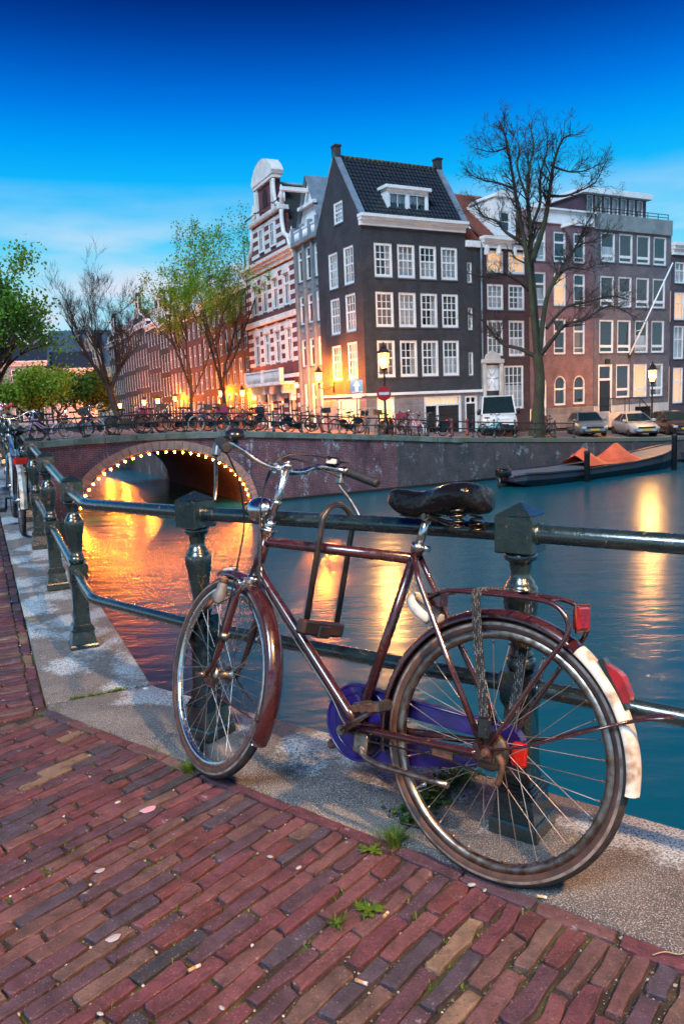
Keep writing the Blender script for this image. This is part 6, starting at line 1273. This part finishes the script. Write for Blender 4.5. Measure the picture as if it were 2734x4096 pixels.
# ================================================================ vehicles
m_cglass=M('car window glass',(.012,.026,.03),.08,spec=.2,coat=0)
m_lens=M('headlamp lens',(.55,.56,.55),.1,coat=.6)
m_plate=M('yellow number plate',(.75,.42,.03),.5)
def car(name,lab,pos,head,c,L_,W_,prof,cab,van=False,wr=.29):
    """x runs from the nose (0) back; prof = (x, zlow, zhigh, halfwidth)"""
    d=-Vector(head).normalized(); X=d; r=empty(name,mw=frame(pos,(X.x,X.y,0),(0,0,1))); tag(r,lab,'van' if van else 'car')
    body=M(name+' paint '+str(c),c,.28,c2=tuple(x*.9 for x in c),scale=2,coat=.6,metal=0 if van else .3)
    mb=MB(); n=0
    for x,zl,zh,hw in prof:
        sec=[(hw*.90,zl),(hw*.99,zl+(zh-zl)*.25),(hw,zl+(zh-zl)*.55),(hw*.97,zl+(zh-zl)*.85),(hw*.86,zh-.005),(hw*.45,zh+.025)]
        pts=sec+[(-y,z) for y,z in sec[::-1]]; n=len(pts); mb.v+=[(x,y,z) for y,z in pts]
    for i in range(len(prof)-1):
        for j in range(n): mb.f.append((i*n+j,i*n+(j+1)%n,(i+1)*n+(j+1)%n,(i+1)*n+j)); mb.m.append(0); mb.smooth.append(True)
    mb.f+=[tuple(range(n)),tuple((len(prof)-1)*n+j for j in range(n))[::-1]]; mb.m+=[0,0]; mb.smooth+=[False,False]; mb.build('body',body,r)
    x0,x1,x2,x3,zb,zr,hb,hr=cab   # windscreen foot, roof front, roof back, tail; belt z, roof z; half widths
    mb=MB(); ro=[(x1,hr,zr-.03),((x1+x2)/2,hr*1.02,zr),(x2,hr,zr-.04)]
    A=[(x0,-hb,zb),(x1,-hr,zr-.03),(x2,-hr,zr-.04),(x3,-hb*.95,zb)]; B=[(x,-y,z) for x,y,z in A]
    mb.add(A+B+[((x1+x2)/2,-hr*.8,zr+.02),((x1+x2)/2,hr*.8,zr+.02)],[(0,1,2,3),(7,6,5,4),(0,4,5,1),(3,2,6,7),(1,5,9,8),(8,9,6,2),(1,8,2),(5,6,9)]); mb.build('cabin',body,r)
    def inset(q,f,off,nm):
        q=[Vector(v) for v in q]; ce=sum(q,Vector())/4; nn=(q[1]-q[0]).cross(q[3]-q[0]).normalized(); 
        if nn.dot(ce-Vector(((x0+x3)/2,0,zb)))<0: nn=-nn
        q=[ce+(v-ce)*f+nn*off for v in q]; mb=MB(); mb.quad(*q); mb.build(nm,m_cglass,r)
    inset([A[0],B[0],B[1],A[1]],.93,.012,'windscreen'); inset([A[3],A[2],B[2],B[3]],.86,.012,'rear_window')
    for S in(A,B):
        xm=(S[1][0]+S[2][0])/2
        if not van: inset([S[0],S[1],(xm-.02,S[1][1],S[1][2]),(xm-.02,S[0][1],S[0][2])],.84,.012,'side_window'); inset([(xm+.02,S[0][1],S[0][2]),(xm+.02,S[1][1],S[1][2]),S[2],S[3]],.82,.012,'side_window')
        else: inset([S[0],S[1],(S[1][0]+.7,S[1][1],S[1][2]),(S[1][0]+.7,S[0][1],S[0][2])],.8,.012,'side_window')
    hw=prof[1][3]; zl,zh=prof[1][1],prof[1][2]
    for s_ in(-1,1):
        mb=MB(); z_=zl+(zh-zl)*.68; mb.bbox(prof[0][0]-.02,prof[1][0]+.22,min(s_*hw*.58,s_*hw*.97),max(s_*hw*.58,s_*hw*.97),z_-.06,z_+.085,.03,sm=True); mb.build('headlight',m_lens,r)
        mb=MB(); mb.bbox(x0+.1,x0+.28,min(s_*hb,s_*(hb+.22)),max(s_*hb,s_*(hb+.22)),zb-.02,zb+(.30 if van else .14),.03,sm=True); mb.build('mirror',m_plast if van else body,r)
        for x in(.78,L_-.72):
            w_=bpy.data.objects.new('wheel',None); col.objects.link(w_); w_.parent=r; w_.location=(x,s_*(W_/2-.12),wr); w_.empty_display_size=.1
            mb=MB(); mb.lathe([(wr*.6,-.10),(wr*.95,-.10),(wr,-.06),(wr,.06),(wr*.95,.10),(wr*.6,.10)],18,T=YM); mb.build('tyre',m_tyre,w_); mb=MB(); mb.lathe([(.03,-.105),(wr*.62,-.095),(wr*.62,.095),(.03,.105)],14,T=YM); mb.build('rim',m_alu,w_)
    mb=MB(); x_=prof[0][0]-.035; mb.bbox(x_,x_+.03,-.26,.26,zl+.13,zl+.24,.006); mb.build('number_plate',m_plate,r)
    mb=MB(); mb.bbox(x_+.004,x_+.05,-.5,.5,zl+.26,zl+.36,.012); mb.bbox(x_+.004,x_+.05,-.62,.62,zl-.0,zl+.10,.012); mb.build('grille',m_plast,r)
    if van: mb=MB(); mb.bbox(-.06,.25,-W_/2+.06,W_/2-.06,.28,.62,.05,sm=True); mb.build('bumper',m_plast,r)
    return r
def cpos(x,y,Y): p=at(x,y,Y); return Vector((p.x,p.y,land(p)+.005))
PV=[(.0,.42,.86,.78),(.08,.32,1.0,.93),(.35,.30,1.12,.98),(.75,.30,1.22,1.0),(1.4,.30,1.25,1.0),(4.8,.30,1.25,1.0),(4.95,.36,1.2,.96)]
car('delivery_van','white delivery van parked facing the canal before the brown house',cpos(1998,1740,43.2),(-.12,-.99,0),(.72,.72,.70),5.0,2.0,PV,(.72,1.25,4.85,4.95,1.22,2.25,.97,.84),True,.32)
PH=[(.0,.34,.58,.60),(.1,.24,.66,.76),(.45,.20,.76,.82),(.95,.20,.88,.83),(2.0,.20,.92,.83),(3.4,.20,.92,.82),(3.72,.28,.88,.76),(3.8,.36,.8,.66)]
car('hatchback','dark grey hatchback parked right of the bare tree',cpos(2378,1745,45.2),(-.05,-1,0),(.20,.24,.26),3.8,1.66,PH,(.95,1.75,3.0,3.72,.90,1.43,.76,.58))
PC_=[(.0,.34,.56,.58),(.1,.24,.62,.78),(.5,.20,.72,.84),(1.1,.20,.84,.85),(2.2,.20,.88,.85),(3.7,.20,.90,.83),(4.1,.28,.86,.74),(4.2,.36,.8,.62)]
car('silver_car','silver car with rounded nose parked under the right street lamp',cpos(2585,1738,45.6),(-.02,-1,0),(.55,.54,.52),4.2,1.72,PC_,(1.1,2.0,2.9,3.9,.88,1.38,.77,.55))
car('brown_car','dark brown car cut off by the right picture edge',cpos(2740,1722,47.2),(.05,-1,0),(.06,.035,.03),4.2,1.7,PH,(.95,1.75,3.0,3.72,.90,1.45,.76,.58))

# ================================================================ barge
p0=Vector((7.7,36.3,0)); bd=Vector((DQ.x*.97-.446*.12,DQ.y*.97+.895*.12,0)).normalized(); bg_=empty('barge',mw=frame((p0.x,p0.y,WZ),bd,(0,0,1))); tag(bg_,'long dark blue barge moored at the far quay','barge')
LB=13.2; mb=MB(); st_=[(0,.55,.30,.5),(.4,1.0,.12,.62),(1.5,1.25,-.1,.58),(4,1.35,-.15,.55),(8,1.35,-.15,.62),(10.5,1.2,-.1,.78),(12.2,.8,.1,1.0),(13.0,.3,.5,1.15),(13.2,.08,.75,1.18)]
for x,hw,zb_,zt in st_: mb.v+=[(x,-hw*.75,zb_),(x,-hw,zt*.55),(x,-hw,zt),(x,hw,zt),(x,hw,zt*.55),(x,hw*.75,zb_)]
for i in range(len(st_)-1):
    for j in range(6): mb.f.append((i*6+j,(i+1)*6+j,(i+1)*6+(j+1)%6,i*6+(j+1)%6)); mb.m.append(1 if j==2 else 0); mb.smooth.append(False)
mb.f+=[tuple(range(6))[::-1],tuple((len(st_)-1)*6+j for j in range(6))]; mb.m+=[0,0]; mb.smooth+=[False,False]
m_hull=M('tarred blue hull',(.018,.030,.055),.45,c2=(.03,.022,.02),scale=2); m_deck=M('blue grey deck',(.09,.12,.16),.6,c2=(.12,.13,.14),scale=1.5)
mb.build('hull',[m_hull,m_deck],bg_)
mb=MB()
for s_ in(-1,1): mb.tube([(x,s_*hw,zt+.02) for x,hw,zb_,zt in st_],.06,6)
mb.build('gunwale',m_hull,bg_)
tp=MB(); nx_,ny_=18,10
for i in range(nx_+1):
    u=i/nx_; x=4.9+4.3*u; rz=.72*max(math.exp(-((u-.14)/.17)**2),1.12*math.exp(-((u-.74)/.20)**2))+.12
    for j in range(ny_+1):
        v=j/ny_*2-1; z=.66+(rz*(1-abs(v))**.85)+.02*noise.noise(Vector((x*2,v*3,0))); tp.v.append((x+.1*v,v*1.05*(1 if abs(v)<1 else 1),z))
for i in range(nx_):
    for j in range(ny_): a=i*(ny_+1)+j; tp.f.append((a,a+ny_+1,a+ny_+2,a+1)); tp.m.append(0); tp.smooth.append(False)
o=tp.build('tarpaulin',M('orange tarpaulin',(.85,.14,.05),.6,c2=(.75,.11,.045),scale=2),loc=None); o.matrix_world=frame((p0.x,p0.y,WZ),bd,(0,0,1)); tag(o,'orange tarpaulin with two peaks stretched over the barge','tarpaulin')
mb=MB(); mb.bbox(-.5,.15,-.3,.2,.55,.9,.06,sm=True); mb.tube([(-.35,-.05,.6),(-.5,-.05,-.25)],[.09,.06],8); mb.build('outboard_motor',m_plast,bg_)
for x,h in((3.9,1.35),(10.9,1.75)):
    q=p0+bd*x-Vector((-bd.y,bd.x,0))*1.55; mb=MB(); mb.lathe([(.14,-1),(.14,h),(.16,h+.02),(.15,h+.12),(.05,h+.16)],10); o=mb.build('mooring_post',M('black mooring timber',(.014,.017,.022),.7)); o.location=(q.x,q.y,WZ); tag(o,'black timber mooring post at the barge '+('stern beside the orange tarpaulin' if x<5 else 'bow'),'mooring post')
p1=p0+bd*14.6; b2=empty('rowing_boat',mw=frame((p1.x,p1.y,WZ),bd,(0,0,1))); tag(b2,'small dark boat moored ahead of the barge at the picture edge','boat')
mb=MB(); s2=[(0,.5,.2,.6),(.6,.8,0,.55),(2.5,.9,-.1,.55),(4.5,.3,.2,.8)]
for x,hw,zb_,zt in s2: mb.v+=[(x,-hw*.7,zb_),(x,-hw,zt),(x,hw,zt),(x,hw*.7,zb_)]
for i in range(3):
    for j in range(4): mb.f.append((i*4+j,(i+1)*4+j,(i+1)*4+(j+1)%4,i*4+(j+1)%4)); mb.m.append(0); mb.smooth.append(False)
mb.f+=[(3,2,1,0),(12,13,14,15)]; mb.m+=[0,0]; mb.smooth+=[False,False]; mb.build('hull',m_hull,b2); mb=MB(); mb.sphere((1.5,-.1,.75),.45,10,6,sc_=(1.6,1,.6)); mb.build('tarp',M('blue tarp',(.06,.13,.22),.6),b2)

# ================================================================ trees
m_bark=M('dark bark',(.028,.022,.020),.9,c2=(.045,.036,.026),scale=2,bump=.7,bscale=14,bdist=.03)
m_bark2=M('mossy bark',(.035,.030,.020),.9,c2=(.045,.052,.022),scale=1.4,bump=.7,bscale=12,bdist=.03)
def leafmat(n,c,c2):
    m,t,b=nodes(n); b.inputs['Roughness'].default_value=.55; ge=nd(t,'ShaderNodeNewGeometry'); c_=mixc(t,ge.outputs['Random Per Island'],c,c2); lk(t,c_,b.inputs['Base Color'])
    tr_=t.nodes.new('ShaderNodeBsdfTranslucent'); lk(t,c_,tr_.inputs[0]); mx=t.nodes.new('ShaderNodeMixShader'); mx.inputs[0].default_value=.4; lk(t,b.outputs[0],mx.inputs[1]); lk(t,tr_.outputs[0],mx.inputs[2]); lk(t,mx.outputs[0],t.nodes['Material Output'].inputs[0]); return m
def grow(mb,p,d,ln,r_,lev,rr,tips,up=.25,nb_=3,spread=.6,wob=.12,nside=4,shrink=.68):
    pts=[p]; rs=[r_]; q=p; dd=d.normalized(); k=4 if lev>1 else 3
    for i in range(k):
        dd=(dd+Vector((rr.gauss(0,wob),rr.gauss(0,wob),rr.gauss(0,wob)+up*.12))).normalized(); q=q+dd*ln/k; pts.append(q); rs.append(r_*(1-.55*(i+1)/k))
    mb.tube(pts,rs,nside if lev>1 else 3,cap=False)
    if lev<=2: tips.append((pts[-1],dd)); tips.append((pts[-2],dd))
    if lev<=0: return
    for j in range(nb_+(1 if lev==1 else 0)):
        t_=rr.uniform(.3,1.0); i=min(k-1,int(t_*k)); bp=pts[i]+(pts[i+1]-pts[i])*(t_*k-i); a=rr.uniform(0,2*PI); n1=dd.orthogonal().normalized(); n2=dd.cross(n1)
        nd_=(dd+(n1*math.cos(a)+n2*math.sin(a))*spread*rr.uniform(.6,1.3)+Vector((0,0,up))).normalized(); grow(mb,bp,nd_,ln*shrink*rr.uniform(.7,1.15),max(.006,rs[i]*.62),lev-1,rr,tips,up,nb_,spread,wob,nside,shrink)
def leaves(tips,n,size,rr,sc_):
    mb=MB()
    for k in range(n):
        p,d=rr.choice(tips); c=p+Vector((rr.gauss(0,sc_),rr.gauss(0,sc_),rr.gauss(0,sc_))); s_=size*rr.uniform(.6,1.4); a=Vector((rr.gauss(0,1),rr.gauss(0,1),rr.gauss(0,1))).normalized(); b_=a.orthogonal().normalized()*s_*.45; a=a*s_*.6
        mb.quad(c-a,c+b_*1.0-a*.1,c+a,c-b_-a*.1)
    return mb
# the big bare tree on the far quay: limbs laid out one by one
def zt(x,y): return ((1800+x/1.566),(400+y/1.566))
limbs=[([(540,2105),(553,1900),(558,1750),(545,1600)],.33,.27,0),([(545,1620),(515,1300),(482,1000),(425,700),(390,480),(345,230),(300,125)],.21,.025,-.5),([(545,1620),(522,1250),(502,1000),(500,800),(482,600),(495,420),(520,280),(490,140)],.22,.025,.8),([(512,1010),(590,760),(622,560),(650,380),(700,250),(762,215)],.17,.025,-1.2),([(556,1590),(600,1250),(680,1090),(780,930),(850,780),(935,645)],.16,.022,1.0),([(556,1610),(640,1500),(720,1410),(850,1370),(1000,1290),(1175,1370)],.15,.02,-1.5),([(600,1430),(720,1300),(840,1270),(1000,1230),(1110,1250)],.11,.02,1.2),([(535,1610),(440,1560),(330,1530),(260,1460),(200,1380),(95,1330)],.13,.02,.6),([(495,1200),(430,1140),(330,1090),(230,1110),(95,1080)],.11,.02,-1.3),([(465,900),(350,830),(290,760),(200,720),(145,610)],.11,.02,.9),([(405,560),(300,520),(200,500),(130,470)],.08,.015,-.8),([(352,300),(250,325),(140,295)],.06,.012,.7),([(622,600),(720,600),(830,560),(900,520),(945,450)],.09,.015,-1.0),([(650,420),(750,450),(850,440),(935,395)],.07,.012,.8),([(482,620),(420,430),(430,300),(380,200)],.08,.015,1.5),([(500,800),(560,650),(560,480),(600,330),(610,200)],.10,.015,-1.6),([(690,1080),(760,1050),(850,1060),(960,1010)],.07,.012,1.8),([(780,930),(830,900),(900,880),(1010,820)],.07,.012,-1.2)]
b0=at(*zt(540,2105),42.4); base=Vector((b0.x,b0.y,land(b0)-.05)); T1=empty('bare_tree',loc=base); tag(T1,'tall bare tree with mossy trunk standing on the far quay by the van','tree')
tm=MB(); cm=MB(); rr=random.Random(11); tips=[]
for li,(pp,r0,r1,dy) in enumerate(limbs):
    n=len(pp); pts=[]
    for i,(x,y) in enumerate(pp):
        f=i/(n-1); pts.append(at(*zt(x,y),42.4+dy*f*1.6)-base)
    sp_=spline(pts,5); k=len(sp_); rs=[r0+(r1-r0)*(i/(k-1))**.8 for i in range(k)]
    if li==0: rs=[r*(1+.5*max(0,1-i/5)) for i,r in enumerate(rs)]
    (tm if li<5 else cm).tube(sp_,rs,10 if li==0 else 6,cap=False)
    if li==0: continue
    ln=sum((sp_[i+1]-sp_[i]).length for i in range(k-1))
    for j in range(int(6+ln*3.4)):
        t_=rr.uniform(.28,1); i=min(k-2,int(t_*(k-1))); d=(sp_[i+1]-sp_[i]).normalized(); a=rr.uniform(0,2*PI); n1=d.orthogonal().normalized(); n2=d.cross(n1)
        grow(cm,sp_[i],(d+(n1*math.cos(a)+n2*math.sin(a))*rr.uniform(.5,1.0)+Vector((0,0,.25))).normalized(),rr.uniform(.55,1.3)*(1.15-.4*t_),max(.016,rs[i]*.4),3 if t_<.85 else 2,rr,tips,.18,3,.75,.17,4,.62)
tm.build('trunk',m_bark2,T1); cm.build('crown',m_bark,T1)
def tree(name,lab,x,y,Y,H_,seed,leaf=None,nl=0,ls=.2,lev=5,r0=.25,lean=(0,0),clear=.3,spread=.45,nb_=3,up=.3,sc_=.25,limb=.42):
    p=at(x,y,Y); s_,t_=st(p); zb=(land(p) if s_>-1 else gz(p))-.05; r=empty(name,loc=(p.x,p.y,zb)); tag(r,lab,'tree'); rr=random.Random(seed); tm=MB(); cm=MB(); tips=[]
    top=Vector((lean[0],lean[1],H_*clear)); tm.tube([(0,0,-.1),(0,0,.3),top*.5+Vector((rr.gauss(0,.08),0,0)),top],[r0*1.5,r0*1.1,r0,r0*.85],8,cap=False)
    for j in range(5):
        a=2*PI*j/5+rr.uniform(-.4,.4); k=rr.uniform(.75,1.2); d=Vector((math.cos(a)*spread*k,math.sin(a)*spread*k,1)); grow(cm,top-Vector((0,0,rr.uniform(0,.25)*H_*clear)),d,H_*limb*rr.uniform(.8,1.1),r0*.6,lev-1,rr,tips,up,nb_,.55,.11,4,.66)
    tm.build('trunk',m_bark,r); cm.build('branches',m_bark,r)
    if leaf: leaves(tips,nl,ls,rr,sc_).build('crown',leaf,r)
    return r
lf1=leafmat('spring leaf green',(.075,.25,.02),(.19,.40,.04)); lf2=leafmat('yellow green leaf',(.14,.28,.018),(.26,.40,.035)); lf3=leafmat('deep leaf green',(.035,.10,.014),(.10,.20,.02)); lf4=leafmat('fresh green leaf',(.08,.26,.035),(.18,.38,.04))
tree('leafing_tree','larger leafing tree with sparse fresh leaves before the striped house',896,1640,60,19.0,21,lf1,10000,.12,5,.17,clear=.26,spread=.40,sc_=.2,limb=.36)
tree('leafing_tree','slender leafing tree left of the larger one on the side canal',770,1640,64,17.0,34,lf2,7500,.12,5,.15,clear=.26,spread=.44,sc_=.2,limb=.34)
tree('bare_tree','round-crowned bare tree by the side canal at the left',478,1650,54,13.2,48,None,0,.2,6,.22,lean=(-.6,0),clear=.22,spread=.52,nb_=4,limb=.30,up=.32)
tree('bush_tree','dense dark green tree left of the round bare tree',330,1650,62,6.4,52,lf3,9000,.15,5,.16,clear=.15,spread=1.0,sc_=.35,up=.18,limb=.34)
tree('bush_tree','mid green tree beneath the slate-roofed hall',235,1650,70,7.0,53,lf1,9000,.16,5,.16,clear=.15,spread=1.05,sc_=.4,up=.18,limb=.34)
tree('bush_tree','yellow green tree before the pale houses at the left',120,1650,52,6.2,57,lf2,10000,.13,5,.16,clear=.15,spread=1.0,sc_=.35,up=.2,limb=.34)
tree('green_tree','leafy green tree cut off by the left picture edge',-75,1690,25,6.9,61,lf4,16000,.09,5,.2,clear=.2,spread=.75,sc_=.2,limb=.36)
# ================================================================ weeds, litter and small things on the pavement
lfw=leafmat('weed leaf',(.06,.14,.01),(.13,.22,.02)); lfg=leafmat('grass blade',(.07,.15,.012),(.17,.24,.025))
rw=random.Random(17)
def gp(x,y): 
    p=Vector((x,y,0)); return Vector((x,y,gz(p)))
def blades(mb,c,n,sp,h,lean=.5):
    for k in range(n):
        a=rw.uniform(0,2*PI); r_=abs(rw.gauss(0,sp)); p=Vector((c[0]+r_*math.cos(a),c[1]+r_*math.sin(a),c[2]-.004)); hh=h*rw.uniform(.5,1.25); d=Vector((math.cos(a)*lean*rw.uniform(.2,1.4),math.sin(a)*lean*rw.uniform(.2,1.4),1)).normalized(); s_=Vector((-math.sin(a),math.cos(a),0))*rw.uniform(.0009,.0017)
        m_=p+d*hh*.6; t_=m_+(d+Vector((math.cos(a)*.5,math.sin(a)*.5,-.2)))*hh*.4; mb.add([p-s_,p+s_,m_+s_*.8,m_-s_*.8,t_],[(0,1,2,3),(3,2,4)])
def rosette(mb,c,n,l):
    for k in range(n):
        a=2*PI*k/n+rw.uniform(-.3,.3); L_=l*rw.uniform(.6,1.15); d=Vector((math.cos(a),math.sin(a),0)); s_=Vector((-math.sin(a),math.cos(a),0)); up=rw.uniform(.15,.6); prev=None
        for i in range(6):
            u=i/5; p=Vector(c)+d*L_*u+Vector((0,0,L_*(up*u-.75*up*u*u)+.003)); w_=L_*(.09+.22*math.sin(PI*u))*(1.35 if i%2 else .55)
            if i==5: w_=.0006
            cur=(p-s_*w_*.5,p+s_*w_*.5)
            if prev: mb.quad(prev[0],prev[1],cur[1],cur[0])
            prev=cur
def plant(name,lab,cat,fn,mat,x,y):
    mb=MB(); c=gp(x,y); fn(mb,(0,0,0)); o=mb.build(name,mat); o.location=c; tag(o,lab,cat); return o
plant('grass_tuft','small grass tuft against the kerb at the front tyre','grass tuft',lambda m,c:blades(m,c,150,.020,.045),lfg,-.585,2.625)
plant('grass_tuft','round grass tuft against the kerb between the two wheels','grass tuft',lambda m,c:blades(m,c,230,.026,.045,.6),lfg,.115,2.105)
plant('dandelion','small dandelion rosette beside the round grass tuft','weed',lambda m,c:rosette(m,c,8,.045),lfw,.045,2.066)
plant('dandelion','small weed rosette among the bricks in the middle of the pavement','weed',lambda m,c:(rosette(m,c,9,.045),blades(m,c,30,.02,.03)),lfw,.024,1.80)
plant('weed','dark little weed between bricks left of the rosette','weed',lambda m,c:(rosette(m,c,6,.03),blades(m,c,25,.015,.03)),lfw,-.055,1.755)
def bushy(m,c,n,sx,sy,h):
    for k in range(n):
        u=rw.uniform(-1,1); p=E2*u*sx+E1*rw.gauss(0,sy); hh=abs(rw.gauss(0,h))*(1.1-abs(u)*.5); q=Vector((p.x,p.y,hh)); a=Vector((rw.gauss(0,1),rw.gauss(0,1),rw.gauss(0,.6))).normalized(); b_=a.orthogonal().normalized()*.0045; a=a*.010; m.quad(q-a,q+b_,q+a,q-b_)
plant('weed_clump','leafy green weeds growing from the kerb joint behind the rear wheel','weeds',lambda m,c:bushy(m,c,900,.20,.028,.03),leafmat('dark weed leaf',(.022,.06,.008),(.06,.11,.012)),.275,2.355)
# moss and grass in the joints
mb=MB(); mz=MB()
for k in range(520):
    p,d,key=rw.choice(placed[:380]); l_=lens[key[0]]; e_=d.normalized(); n_=Vector((-e_.y,e_.x,0)); q=p+n_*(BW/2+.005)*rw.choice((-1,1))+e_*rw.uniform(-.5,.5)*l_
    if noise.noise(q*3.1)<.05: continue
    blades(mb,(q.x,q.y,gz(q)-.012),rw.randint(5,16),.008,.018,.8)
for k in range(90):
    tq=rw.uniform(0,1.9); q=KI+E1*tq-E2*rw.choice((.003,.056)); 
    if noise.noise(q*4)<0: continue
    blades(mb,(q.x,q.y,gz(q)-.008),14,.012,.022,.8)
for k in range(60):
    u=rw.random(); q=KI+DL*.056+(KO+DL*.018-KI-DL*.056)*(.25+.5*u); blades(mb,(q.x,q.y,gz(q)-.006),10,.01,.02,.8)
tag(mb.build('grass',lfg),'thin grass and moss sprouting in the brick joints','grass',kind='stuff')
# grit and pebbles in the joints
for k in range(2600):
    p,d,key=rw.choice(placed[:420]); l_=lens[key[0]]; e_=d.normalized(); n_=Vector((-e_.y,e_.x,0)); end=rw.random()<.4
    q=p+(n_*(BW/2+.005)*rw.choice((-1,1))+e_*rw.uniform(-.5,.5)*l_ if not end else e_*(l_/2+.006)*rw.choice((-1,1))+n_*rw.uniform(-.5,.5)*BW)
    s_=abs(rw.gauss(.0022,.0014))+.0008; z=gz(q)-.012+s_*.4; rot=Matrix.Rotation(rw.uniform(0,6),3,'Z'); vs=[rot@Vector((s_*a*rw.uniform(.6,1.3),s_*b_*rw.uniform(.6,1.3),s_*c_*.8))+Vector((q.x,q.y,z)) for a,b_,c_ in((1,0,0),(-1,0,0),(0,1,0),(0,-1,0),(0,0,1),(0,0,-1))]
    mz.add(vs,[(0,2,4),(2,1,4),(1,3,4),(3,0,4),(2,0,5),(1,2,5),(3,1,5),(0,3,5)])
m_grit,t,b=nodes('grit'); ge=nd(t,'ShaderNodeNewGeometry'); cr=nd(t,'ShaderNodeValToRGB'); cr.color_ramp.elements[0].color=(.05,.035,.025,1); cr.color_ramp.elements[1].color=(.55,.52,.48,1); k_=cr.color_ramp.elements.new(.6); k_.color=(.16,.12,.09,1); lk(t,ge.outputs['Random Per Island'],cr.inputs[0]); lk(t,cr.outputs[0],b.inputs['Base Color']); b.inputs['Roughness'].default_value=.7
tag(mz.build('gravel',m_grit),'grit and crumbs lying in the brick joints','grit',kind='stuff')
# litter
def butt(x,y,a,lab,l=.026,r_=.0042):
    mb=MB(); d=Vector((math.cos(a),math.sin(a),0)); mb.tube([-d*l/2,d*l*.1],r_,8,m=0); mb.tube([d*l*.1,d*l/2],r_*.98,8,m=1); o=mb.build('cigarette_butt',[M('filter paper',(.50,.29,.14),.8),M('ash paper',(.62,.55,.48),.8)]); p=gp(x,y); o.location=(x,y,p.z+.006); tag(o,lab,'cigarette butt','cigarette butts on the pavement')
butt(.467,1.819,-.35,'cigarette butt lying across a joint right of the rear tyre'); butt(0,1.551,-.5,'cigarette butt near the lower middle of the pavement',.03); butt(.068,1.776,.95,'cigarette butt beside the weed rosette',.02); butt(-.38,1.62,.6,'pale cigarette butt in the left half of the pavement',.03)
def shell(x,y,r_,lab,mat):
    mb=MB(); mb.lathe([(.001,r_*.4),(r_*.5,r_*.34),(r_*.85,r_*.15),(r_,0)],10,cap=False); o=mb.build('shell',mat); o.location=gp(x,y); o.rotation_euler=(.2,.1,rw.uniform(0,6)); o.scale=(1,.72,1); tag(o,lab,'shell')
shell(-1.262,4.05,.024,'pale shell on the kerb stone beside the corner railing post',M('shell white',(.62,.55,.50),.5)); shell(-.95,3.50,.016,'small pale shell in the kerb corner joint',M('shell white',(.62,.55,.50),.5))
def chip(x,y,r_,lab,mat,name='pebble'):
    mb=MB(); mb.sphere((0,0,0),r_*.75,6,4,sc_=(1.3,.7,.4)); o=mb.build(name,mat); p=gp(x,y); o.location=(x,y,p.z+.002); o.rotation_euler=(0,0,rw.uniform(0,6)); tag(o,lab,'pebble')
m_peb=M('grey white pebble',(.36,.35,.34),.6); 
for x,y,r_,lab in((-.245,2.06,.012,'grey glass-like pebble left of the round grass tuft'),(-.16,2.0,.012,'white stone chip below the glass-like pebble'),(-.56,1.50,.010,'white pebble at the lower left of the pavement'),(-.30,1.50,.010,'white stone chip in the lower middle left'),(.33,1.86,.009,'white pebble left of the rear tyre contact'),(-.78,2.42,.013,'blue-grey pebble on the left pavement'),(.30,1.885,.014,'flat white chip by the kerb under the rear wheel')): chip(x,y,r_,lab,m_peb)
mb=MB(); mb.tube(spline([(.13,2.19,.012),(.17,2.165,.014),(.215,2.15,.008)],4),.0028,6); o=mb.build('twig',m_rust); tag(o,'short brown twig lying on the kerb beside the round grass tuft','twig')
mb=MB(); q=gp(.0,0); mb.tube(spline([(.66,1.597,.006),(.69,1.602,.009),(.72,1.596,.006),(.75,1.606,.008)],4),.0015,5); o=mb.build('twig',M('pale twig',(.45,.32,.2),.8)); tag(o,'thin pale twig at the right end of the pavement','twig')
for x,y,s_,lab in((-.665,2.36,.026,'pink chewing gum spot on a left brick'),(-.60,1.74,.018,'grey chewing gum spot on a brick at the lower left'),(-.72,2.03,.014,'small pale gum spot near the left edge')):
    mb=MB(); pr=[(s_*(1+.15*math.sin(3*a)+.1*math.cos(5*a))*math.cos(a),s_*.75*(1+.12*math.cos(2*a))*math.sin(a)) for a in [2*PI*k/18 for k in range(18)]]; mb.v=[(a,b_,0) for a,b_ in pr]+[(a*.8,b_*.8,.0015) for a,b_ in pr]; mb.f=[(i,(i+1)%18,18+(i+1)%18,18+i) for i in range(18)]+[tuple(range(18,36))]; mb.m=[0]*19; mb.smooth=[True]*19
    o=mb.build('chewing_gum',M('pink gum' if s_>.02 else 'grey gum',(.55,.30,.36) if s_>.02 else (.38,.36,.40),.7)); o.location=(x,y,gz((x,y))+.0035); o.rotation_euler=(0,0,.7); tag(o,lab,'gum')
